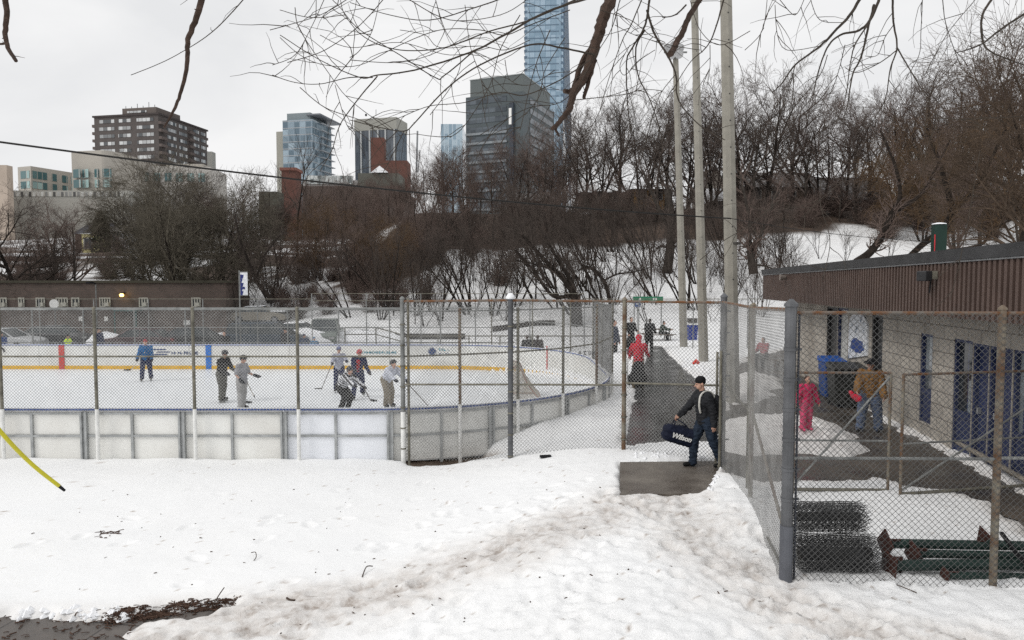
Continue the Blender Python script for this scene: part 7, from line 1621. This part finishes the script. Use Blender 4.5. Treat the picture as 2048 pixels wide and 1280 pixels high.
# blue bin by the poles
bp_ = G(1384, 681, 0.0); bn = empty('recycling_bin', bp_, 0, 'blue recycling bin with a white rim standing between the two thinner poles', 'bin')
MB().add([(-.26, -.26, 0), (.26, -.26, 0), (.26, .26, 0), (-.26, .26, 0), (-.31, -.31, 1.02), (.31, -.31, 1.02), (.31, .31, 1.02), (-.31, .31, 1.02)], [(0, 1, 5, 4), (1, 2, 6, 5), (2, 3, 7, 6), (3, 0, 4, 7), (0, 3, 2, 1), (4, 5, 6, 7)]).build('body', mat('bin_blue', (0.015, 0.035, 0.22), 0.5), bn)
MB().box((0, 0, 1.07), (0.66, 0.66, 0.08)).build('rim', M_white, bn); MB().box((0.0, 0.0, 1.3), (0.6, 0.4, 0.3)).build('lid', mat('bin_lid', (0.06, 0.055, 0.05), 0.7), bn, bevel=0.05)
# toy on the snow pile
q = G(1392, 728, 0.45); ty = MB().tube([q + Vector((-.12, 0, 0)), q + Vector((0, 0, .12)), q + Vector((.12, 0, 0.02))], [0.05, 0.1, 0.06], 8).build('mitten', mat('bright_red_plastic', (0.7, 0.05, 0.03), 0.5), smooth=True); tag(ty, 'small bright red mitten lying on the snow heap by the middle pole', 'mitten')
# 11 girl in pink
p = GS(1612, 860); pink = cloth('pink_suit', (0.50, 0.03, 0.10)); pinkl = cloth('pale_pink', (0.62, 0.09, 0.18))
person('child in pink snowsuit standing on the snow pile behind the fence', p, 0.15, 1.24, arms=((4, 20, 5, 0), (4, 20, 5, 0)), legs=((3, 3, 4), (-3, 3, 4)), head=(0, -0.2), top=pink, pants=pinkl, shoes=pinkl, hair=(cloth('brown_hair', (0.06, 0.035, 0.025)), True), bulk=2.8, voxel=0.012)
# 12 man in orange-brown jacket
p = G(1738, 862, 0.0); e, K = person('man in orange-brown jacket, blue jeans and dark hat near the dumpster', p, -0.5, 1.80, lean=4, arms=((30, 12, 25, 8), (10, 14, 12, 5)), legs=((6, 8, 6), (-4, 9, 4)), head=(10, -0.3), top=mat('ochre_down', (0.20, 0.10, 0.028), 0.8, 0, 0.3, 6, 0.6, 14), pants=cloth('blue_jeans', (0.10, 0.13, 0.20)), hat=('brim', blackc), bulk=3.2, voxel=0.014)
w = worldp(e, K['A'][-1][2] + K['A'][-1][3] * 0.1); o = remesh_prims('toy_shovel', [('cap', w + Vector((-0.1, -0.03, -0.05)), w + Vector((0.02, -0.03, -0.12)), 0.06, 0.09), ('cap', w + Vector((-0.16, -0.03, 0.03)), w + Vector((-0.1, -0.03, -0.04)), 0.05, 0.05)], 0.012, mat('hot_red', (0.75, 0.03, 0.07), 0.5), None, 1); tag(o, 'bright red plastic toy held by the man in the orange-brown jacket', 'toy')
# dumpster carts
def bin_(label, px, py, w, d, h, m, lidm, rz):
    q = G(px, py, 0.0); e = empty('wheeled_bin', q, rz, label, 'bin'); a = 0.88
    MB().add([(-w / 2 * a, -d / 2 * a, 0.08), (w / 2 * a, -d / 2 * a, 0.08), (w / 2 * a, d / 2 * a, 0.08), (-w / 2 * a, d / 2 * a, 0.08), (-w / 2, -d / 2, h), (w / 2, -d / 2, h), (w / 2, d / 2, h), (-w / 2, d / 2, h)], [(0, 1, 5, 4), (1, 2, 6, 5), (2, 3, 7, 6), (3, 0, 4, 7), (0, 3, 2, 1), (4, 5, 6, 7)]).build('body', m, e, bevel=0.02)
    MB().add([(-w / 2 - .03, -d / 2 - .05, h + .005), (w / 2 + .03, -d / 2 - .05, h + .005), (w / 2 + .03, d / 2 + .03, h + .005), (-w / 2 - .03, d / 2 + .03, h + .005), (-w / 2 - .02, -d / 2 - .03, h + .06), (w / 2 + .02, -d / 2 - .03, h + .06), (w / 2 + .02, d / 2, h + .16), (-w / 2 - .02, d / 2, h + .16)], [(0, 1, 5, 4), (1, 2, 6, 5), (2, 3, 7, 6), (3, 0, 4, 7), (0, 3, 2, 1), (4, 5, 6, 7)]).build('lid', lidm, e, bevel=0.01)
    for sx in (-1, 1): MB().tube([(sx * w * 0.4, d / 2 * 0.8, 0.1), (sx * (w * 0.4 + 0.05), d / 2 * 0.8, 0.1)], 0.1, 12).build('wheel', M_tyre, e)
    MB().tube([(-w * 0.4, d / 2 + 0.06, h - 0.03), (w * 0.4, d / 2 + 0.06, h - 0.03)], 0.018, 6).build('handle', m, e); return e
M_binb = mat('dumpster_black', (0.014, 0.015, 0.014), 0.5); 
bin_('large black wheeled bin with its lid shut between the child and the man', 1692, 812, 0.92, 0.8, 1.12, M_binb, mat('lid_grey', (0.04, 0.04, 0.04), 0.5), -0.15)
bin_('blue wheeled bin standing just behind the large black bin', 1662, 797, 0.62, 0.7, 1.18, mat('bin_blue2', (0.012, 0.05, 0.20), 0.5), mat('bin_blue3', (0.02, 0.09, 0.36), 0.5), -0.1)
# 13 seated pair behind the boards, 14.. parking people
for k, (px, lb, cl) in enumerate(((1056, 'left one of two people in dark coats sitting behind the far boards', blackc), (1075, 'right one of two people in dark coats sitting behind the far boards', cloth('dk_brown', (0.04, 0.03, 0.028))))):
    q = Vector((XY(px, 35.5), 35.5, 0.25)); person(lb, q - Vector((0, 0, 0.55)), math.pi + 0.2 - 0.3 * k, 1.72, lean=15, legs=((85, 8, 85), (85, 8, 85)), arms=((30, 8, 40, 5), (30, 8, 40, 5)), top=cl, pants=blackc, hair=(cloth('brown_hair', (0.06, 0.035, 0.025)), True), bulk=4, voxel=0.025)
x = XY(1066, 35.5); bnch = empty('bench', (x, 35.5, -0.3), 0, 'bench under the two seated people behind the far boards', 'bench'); MB().box((0, 0, 0.42), (1.8, 0.4, 0.05)).build('seat', M_wd, bnch)
for sx in (-0.7, 0.7): MB().box((sx, 0, 0.2), (0.06, 0.34, 0.4)).build('leg', M_wd, bnch)
hv = cloth('hi_vis', (0.55, 0.75, 0.05)); YQ = 36.3
def pk_person(px, toppy, label, **k):
    h = ZY(toppy, YQ) + 0.5; q = Vector((XY(px, YQ), YQ, ICEZ)); person(label, q, k.pop('rz', 0.2), max(1.15, h), voxel=0.024, **k)
pk_person(137, 668, 'person in hi-vis yellow vest behind the far boards', top=blackc, pants=blackc, vest=hv, hat=('cap', blackc), lean=10, bulk=2)
pk_person(196, 655, 'person in navy jacket behind the far boards left of the maroon car', top=navy, pants=navy, hat=('cap', blackc), rz=1.4, bulk=1.5)
pk_person(449, 662, 'person in dark clothes seen from the chest up beside the black car', top=blackc, pants=blackc, hair=(blackc, False), bulk=3, lean=12)
pk_person(569, 656, 'person in black jacket behind the far boards right of the minivan', top=cloth('blk2', (0.02, 0.02, 0.026)), pants=blackc, hat=('beanie', blackc), rz=1.2, bulk=2)
pk_person(608, 668, 'child in blue-grey coat behind the far boards by the pickup', top=cloth('bg', (0.06, 0.08, 0.13)), pants=navy, hat=('beanie', cloth('bg2', (0.06, 0.06, 0.1))), bulk=3)
pk_person(628, 674, 'small child in bright blue snowsuit behind the far boards below the pickup', top=cloth('brblue', (0.03, 0.15, 0.3)), pants=navy, hat=('beanie', cloth('brblue', (0.03, 0.15, 0.3))), bulk=3)
pk_person(2, 664, 'person in blue cut by the left edge behind the far boards', top=cloth('mid_blue', (0.03, 0.07, 0.22)), pants=navy, hat=('cap', blackc), bulk=1.5)
pk_person(1228, 640, 'tall person in dark blue behind the curved end of the rink', top=cloth('slate', (0.05, 0.06, 0.09)), pants=blackc, hair=(blackc, True), bulk=2, rz=1.0)
# 18 red seated person behind side fence
q = G(1528, 735, 0.0); person('person in red coat sitting against the rink house wall beyond the side fence', q, -0.9, 1.68, lean=8, legs=((85, 8, 85), (80, 8, 80)), arms=((30, 8, 40, 5), (30, 8, 40, 5)), top=cloth('red_coat', (0.35, 0.03, 0.05)), pants=blackc, hair=(blackc, True), bulk=2.5, voxel=0.02)
x, y = q.x, q.y; bn2 = empty('bench', (x + 0.05, y + 0.1, 0), -0.9, 'bench under the person in the red coat', 'bench'); MB().box((0, 0.02, 0.36), (1.6, 0.4, 0.05)).build('seat', M_wd, bn2)
for sx in (-0.6, 0.6): MB().box((sx, 0.02, 0.17), (0.06, 0.34, 0.32)).build('leg', M_wd, bn2)
# ---- goal
gq = at_ice(1046, 805); GY = gq.y; gl_ = empty('hockey_goal', (gq.x, GY, ICEZ), 0, 'hockey goal with pale net and reddish frame near the right end of the ice', 'goal')
M_gf = mat('goal_frame_faded', (0.30, 0.19, 0.155), 0.6); xa = XY(1019, GY, 800) ; xb = XY(1082, GY, 800); zt_ = ICEZ + 1.22; W_ = 1.83
for y in (GY, GY + W_): under(gl_, MB().tube([(xa, y, ICEZ + .01), (xa, y, zt_)], 0.03, 8).build('upright', M_gf))
under(gl_, MB().tube([(xa, GY, zt_), (xa, GY + W_, zt_)], 0.03, 8).build('crossbar', M_gf))
xt = xa + 0.35
for y in (GY, GY + W_): under(gl_, MB().tube(smoothpath([Vector((xa, y, zt_)), Vector((xt, y, zt_ - 0.02)), Vector((xt + 0.3, y, ICEZ + 0.62)), Vector((xb, y, ICEZ + 0.05))]), 0.02, 6).build('side_bar', M_gf)); under(gl_, MB().tube([(xa, y, ICEZ + 0.04), (xb, y, ICEZ + 0.04)], 0.03, 6).build('base_bar', M_gf))
under(gl_, MB().tube([(xb, GY, ICEZ + .04), (xb, GY + W_, ICEZ + .04)], 0.03, 6).build('base_bar', M_gf))
P0 = []; P1 = []
def netline(a, b): P0.append(tuple(a)); P1.append(tuple(b))
def prof_(t):  # back curve 0..1
    pts = [(xa, zt_), (xt, zt_ - .02), (xt + .3, ICEZ + .62), (xb, ICEZ + .05)]; x = t * 3; i = min(int(x), 2); f = x - i; return (pts[i][0] + (pts[i + 1][0] - pts[i][0]) * f, pts[i][1] + (pts[i + 1][1] - pts[i][1]) * f)
for i in range(37):
    y = GY + W_ * i / 36
    for k in range(12): a, b = prof_(k / 12), prof_((k + 1) / 12); netline((a[0], y, a[1]), (b[0], y, b[1]))
for k in range(0, 37): a = prof_(k / 36); netline((a[0], GY, a[1]), (a[0], GY + W_, a[1]))
for y in (GY, GY + W_):
    for k in range(0, 37):
        a = prof_(k / 36); netline((a[0], y, a[1]), (a[0], y, ICEZ + .04))
        zq_ = ICEZ + 0.04 + (zt_ - ICEZ - .04) * k / 36; xe = max([prof_(j / 60)[0] for j in range(61) if prof_(j / 60)[1] >= zq_] or [xa]); netline((xa, y, zq_), (xe, y, zq_))
V_, Q_ = segs_mesh(P0, P1, [0.006] * len(P0), [0.006] * len(P0), 3); under(gl_, npmesh('net', V_, Q_, mat('net_cream', (0.5, 0.46, 0.4), 0.9)))

# ================================================================== OVERHANGING TREE (close branches)
M_br = mat('warm_bark', (0.055, 0.035, 0.026), 0.95, 0, 0.35, 14, 0.8, 60); M_brl = mat('twig_bark_near', (0.045, 0.036, 0.028), 0.9, 0, 0.3, 10)
ot = empty('overhanging_tree', (1.5, 4.5, 11.0), 0, 'bare tree overhead whose drooping branches hang in from the top of the picture', 'tree')
rb = random.Random(21)
CROWN = Vector((1.5, 4.0, 12.5))
def spurs(mb, P, w, n, L, m_scale=1.0):
    for k in range(n):
        i = rb.randint(1, len(P) - 2); p = P[i]; d = (P[i + 1] - P[i - 1]).normalized(); s = (d + rvec(rb) * 0.9).normalized(); s.y *= 0.5; q = p; LL = L * rb.uniform(0.4, 1.1); pts = [q]
        for j in range(5): q = q + s * LL / 5; s = (s + rvec(rb) * 0.22 + Vector((0, 0, -0.10))).normalized(); pts.append(q)
        mb.tube(pts, [w * (1 - 0.13 * j) for j in range(6)], 4)
def br(pts, Y0, Y1, w0, w1, sp=3, L=0.35, m=None, top=True, nubs=True):
    """pixel path read off the photo; runs from Y0 to Y1 metres away; w in pixels of the 2048 picture"""
    n = len(pts); P = [D(a, b, Y0 + (Y1 - Y0) * i / max(1, n - 1)) for i, (a, b) in enumerate(pts)]
    P = smoothpath(P, 6); rs = [(w0 + (w1 - w0) * i / (len(P) - 1)) / 2 * P[i].y / F for i in range(len(P))]
    rs = [max(0.0028, q * 0.86) for q in rs]; P = [p + rvec(rb) * rs[i] * 0.22 if 0 < i < len(P) - 1 else p for i, p in enumerate(P)]
    if top and pts[0][1] <= 5:
        d0 = (P[0] - P[1]).normalized(); ext = [P[0] + d0 * 0.5 + Vector((0, 0, 0.15)), P[0] + d0 * 1.0 + Vector((0, 0, 0.6))]; P = [ext[1], ext[0]] + P; rs = [rs[0] * 1.05] * 2 + rs
    mb = MB().tube(P, rs, 7)
    spurs(mb, P[2:] if len(P) > 6 else P, 0.0032 * P[0].y / 6, sp, L)
    if nubs:
        for k in range(len(P) // 3):
            i = rb.randint(1, len(P) - 2); s = rvec(rb); mb.tube([P[i], P[i] + s * (rs[i] * 1.05 + 0.009)], [rs[i] * 0.4, rs[i] * 0.15], 4)
    under(ot, mb.build('branch', m or M_brl))
    return P
br([(1228, -20), (1205, 40), (1192, 85), (1170, 150), (1148, 185), (1140, 215), (1122, 240), (1104, 258)], 6.2, 5.6, 30, 9, 5, 0.4, M_br)
br([(1196, 60), (1185, 90), (1162, 130), (1146, 178), (1128, 182)], 6.15, 5.9, 16, 10, 1, 0.2, M_br, top=False); br([(1190, 120), (1178, 160), (1168, 196)], 6.0, 5.9, 12, 8, 0, 0.1, M_br, top=False); br([(1125, 235), (1112, 256), (1118, 272)], 5.7, 5.6, 7, 5, 0, .1, M_br, top=False)
br([(405, -15), (396, 30), (376, 80), (374, 130), (360, 190), (345, 225), (328, 255)], 5.0, 4.7, 15, 4, 3, 0.18, M_br)
br([(10, -20), (14, 30), (10, 70), (18, 100), (32, 122)], 4.6, 4.4, 13, 8, 2, 0.1, M_br); br([(16, 85), (2, 88), (-20, 80)], 4.5, 4.5, 6, 4, 0, .1, M_br, top=False)
br([(1408, -15), (1380, 30), (1362, 70), (1348, 95), (1340, 108)], 6.4, 6.0, 12, 15, 2, 0.3, M_br)
br([(490, -5), (440, 50), (395, 85), (330, 122), (262, 150)], 5.2, 5.6, 2.5, 1.2, 2, 0.3)
# long arching twigs, centre
for pts, w0, w1 in [([(1180, -5), (1090, 25), (1000, 75), (940, 105), (830, 140), (755, 150), (720, 155), (640, 120), (560, 70)], 6, 1.3), ([(1190, 110), (1120, 95), (1060, 90), (960, 130), (890, 180), (830, 245), (808, 262), (760, 255), (700, 240)], 4.5, 1.8),
        ([(808, 262), (790, 300), (775, 330)], 2.2, 1.2), ([(755, 152), (715, 200), (680, 250), (664, 300), (640, 342)], 3.2, 1.3), ([(1160, -5), (1060, 40), (980, 62), (890, 95), (800, 100), (730, 75), (690, 30), (680, -5)], 3.6, 1.4), ([(1010, -5), (950, 15), (860, 40), (780, 30), (700, 5)], 3, 1.4),
        ([(1140, 20), (1060, 50), (1010, 70), (960, 60), (880, 60), (800, 90), (720, 130), (650, 130), (600, 110), (560, 75)], 2.4, 1.1), ([(950, 100), (890, 150), (870, 155), (800, 110), (720, 60), (680, 15), (660, -5)], 3.2, 1.2), ([(745, 155), (700, 155), (640, 168), (590, 165), (545, 150)], 2.6, 1), ([(600, 175), (650, 215), (720, 240), (760, 258)], 2, 1.6),
        ([(770, -5), (720, 50), (650, 100), (575, 125)], 2.2, 1), ([(700, -5), (640, 30), (540, 60)], 2, 1), ([(590, 15), (600, 60), (660, 150), (700, 200), (780, 260)], 2, 1.2), ([(870, -5), (890, 60), (920, 110), (910, 160), (860, 230)], 1.8, 1), ([(930, 10), (940, 90), (960, 150), (970, 200)], 1.6, 1),
        ([(1180, 120), (1120, 160), (1050, 190), (1000, 185), (930, 205), (860, 212), (800, 235), (740, 258)], 3, 1.2), ([(1060, 80), (1010, 100), (960, 92), (880, 95), (850, 70), (800, 60)], 2, 1), ([(1100, 60), (1075, 120), (1058, 180), (1045, 240), (1040, 260)], 2.6, 1.1), ([(1040, 30), (1000, 100), (980, 170), (930, 250), (900, 275)], 2.2, 1), ([(1130, 75), (1090, 140), (1080, 190), (1050, 230)], 2, 1),
        ([(560, 20), (620, 35), (690, 30)], 1.6, 1), ([(670, 170), (690, 240), (700, 260)], 1.5, 1), ([(650, -5), (620, 60), (590, 110), (545, 130)], 1.7, .9), ([(760, -5), (745, 60), (720, 100), (700, 115)], 1.6, .9), ([(1010, 120), (1020, 160), (1060, 170), (1110, 140)], 1.8, 1), ([(820, 0), (900, 40), (1000, 30), (1060, -5)], 2.2, 1.2), ([(640, 70), (700, 95), (800, 85), (900, 110), (980, 95)], 1.6, 1.1), ([(700, 120), (790, 125), (860, 110), (940, 70)], 1.8, 1.1), ([(1150, 200), (1240, 190), (1280, 180)], 2.2, 1.1), ([(1165, 165), (1120, 205), (1060, 215), (1010, 240), (960, 270)], 2, 1)]:
    br(pts, 6.0 + rb.uniform(-0.5, 0.5), 5.4 + rb.uniform(-0.8, 0.8), w0, w1, 5, 0.5)
# right-hand drooping twigs
for pts, w0, w1 in [([(1300, -10), (1295, 30), (1286, 60), (1262, 100), (1253, 125), (1255, 200), (1262, 270)], 5.5, 2), ([(1294, 20), (1310, 70), (1335, 110), (1352, 150), (1354, 190), (1370, 220), (1405, 255), (1450, 280)], 5.5, 1.8), ([(1290, 60), (1272, 95), (1276, 150), (1300, 200), (1320, 260), (1325, 300)], 4, 1.6),
        ([(1285, -5), (1262, 50), (1245, 80), (1220, 150), (1200, 220)], 3, 1.2), ([(1450, -10), (1430, 60), (1412, 95), (1380, 125), (1345, 180)], 4, 1.3), ([(1372, 10), (1350, 30), (1325, 35)], 4, 2), ([(1420, 90), (1420, 130), (1415, 170)], 2, 1), ([(1725, -10), (1700, 30), (1670, 62), (1640, 92), (1590, 130), (1565, 165), (1545, 185)], 7.5, 2), ([(1762, -10), (1740, 40), (1715, 62), (1680, 70), (1655, 95), (1635, 150), (1625, 200)], 7, 2.2),
        ([(1748, 10), (1735, 60), (1722, 115), (1705, 150), (1695, 210), (1685, 240)], 6, 1.8), ([(1735, 50), (1710, 90), (1700, 130), (1690, 200), (1665, 260)], 3.6, 1.3), ([(1785, -10), (1787, 45), (1794, 95), (1780, 140), (1770, 200), (1740, 250)], 5, 1.3), ([(1794, 95), (1820, 140), (1850, 190), (1880, 240)], 3.4, 1.4), ([(1794, 100), (1760, 125), (1715, 145), (1690, 135)], 2.6, 1.2),
        ([(1787, 50), (1770, 75), (1755, 110), (1730, 112)], 2, 1), ([(1990, -10), (1965, 30), (1965, 80), (1985, 105), (2048, 130)], 6, 2.5), ([(2060, 20), (2000, 60), (1960, 90), (1915, 105)], 6, 2), ([(1845, -5), (1842, 60), (1838, 110), (1810, 160)], 1.8, 1), ([(1885, -5), (1890, 40), (1905, 90), (1925, 140)], 2, 1.1), ([(1550, 10), (1555, 70), (1575, 100), (1640, 92)], 1.6, 1.2), ([(1535, -5), (1525, 60), (1490, 100)], 1.5, .9), ([(1610, -5), (1590, 30), (1560, 0)], 1.3, 1), ([(1620, -5), (1640, 40), (1690, 45)], 1.5, 1), ([(1590, 130), (1580, 170), (1560, 230), (1550, 260)], 2.4, 1.1), ([(1655, 110), (1640, 150), (1600, 200), (1570, 240)], 2, 1.1), ([(1690, 90), (1675, 150), (1655, 200)], 2, 1),
        ([(1260, 90), (1240, 130), (1250, 150), (1280, 120), (1310, 100)], 1.6, 1), ([(1230, 50), (1270, 70), (1340, 90), (1400, 100)], 1.6, 1), ([(1200, 20), (1260, 40), (1300, 70), (1330, 85)], 1.8, 1), ([(1380, 0), (1400, 60), (1440, 90), (1500, 62)], 1.4, 1), ([(1240, 0), (1222, 60), (1185, 120), (1150, 190)], 2.4, 1.1), ([(1350, 150), (1320, 190), (1300, 250), (1280, 330)], 1.8, 1), ([(1850, 235), (1930, 238), (2055, 232)], 2.0, 1.6), ([(1950, 0), (1900, 60), (1870, 110), (1850, 150)], 1.7, 1), ([(1210, 200), (1180, 260), (1150, 300)], 1.6, 1), ([(1790, 230), (1760, 300), (1700, 350), (1640, 400), (1600, 440)], 1.8, 1.2), ([(1560, 400), (1500, 450), (1450, 480), (1400, 520)], 1.5, 1.1), ([(1650, 300), (1640, 400), (1660, 480), (1645, 560)], 1.4, 1), ([(1960, 300), (1940, 420), (1920, 520), (1900, 600)], 1.6, 1)]:
    br(pts, 6.0 + rb.uniform(-0.5, 0.5), 5.6 + rb.uniform(-0.8, 0.8), w0, w1, 4, 0.45)
under(ot, MB().tube([(1.2, 6.1, 6.4), (1.3, 5.6, 7.4), (1.4, 4.2, 8.6), (1.8, 1.0, 8.0), (2.5, -2.5, 4.0), (2.6, -3.5, -0.5)], [0.08, 0.12, 0.16, 0.24, 0.32, 0.4], 10).build('trunk', M_br))

# ================================================================== LIGHT
w = bpy.data.worlds.new('World'); scene.world = w; w.use_nodes = True; nt = w.node_tree; bg = nt.nodes['Background']
sky = nd(nt, 'ShaderNodeTexSky'); sky.sky_type = 'NISHITA'; sky.sun_disc = False; sky.sun_elevation = R(40); sky.sun_rotation = R(-118); sky.dust_density = 4; sky.air_density = 1
hs = nd(nt, 'ShaderNodeHueSaturation', Saturation=0.25); nt.links.new(sky.outputs[0], hs.inputs['Color'])
tc = nd(nt, 'ShaderNodeTexCoord'); mp = nd(nt, 'ShaderNodeMapping'); mp.inputs['Scale'].default_value = (1.2, 1.2, 3.5); nt.links.new(tc.outputs['Generated'], mp.inputs['Vector'])
n = nd(nt, 'ShaderNodeTexNoise', Scale=1.7, Detail=6.0, Roughness=0.5); n.inputs['Distortion'].default_value = 0.4; nt.links.new(mp.outputs[0], n.inputs['Vector'])
cr = nd(nt, 'ShaderNodeValToRGB'); cr.color_ramp.elements[0].position = 0.36; cr.color_ramp.elements[0].color = (8.4, 8.48, 8.6, 1); cr.color_ramp.elements[1].position = 0.6; cr.color_ramp.elements[1].color = (9.8, 9.8, 9.8, 1)
nt.links.new(n.outputs['Fac'], cr.inputs['Fac'])
mx = nt.nodes.new('ShaderNodeMix'); mx.data_type = 'RGBA'; mx.inputs[0].default_value = 0.9; nt.links.new(hs.outputs[0], mx.inputs[6]); nt.links.new(cr.outputs[0], mx.inputs[7])
nt.links.new(mx.outputs[2], bg.inputs['Color']); bg.inputs['Strength'].default_value = 0.1
sd = bpy.data.lights.new('sun', 'SUN'); sd.energy = 1.15; sd.angle = R(18); sd.color = (1, 0.97, 0.93); so = bpy.data.objects.new('sun', sd); COL.objects.link(so)
so.rotation_euler = (R(50), 0, R(-62)); 
scene.view_settings.view_transform = 'Standard'; scene.view_settings.look = 'None'; scene.view_settings.exposure = 0.02; scene.view_settings.gamma = 1.0
scene.cycles.use_denoising = False
try: scene.cycles.denoiser = 'OPENIMAGEDENOISE'
except Exception: pass
scene.cycles.max_bounces = 5; scene.cycles.diffuse_bounces = 3; scene.cycles.glossy_bounces = 2; scene.cycles.transmission_bounces = 2; scene.cycles.caustics_reflective = False
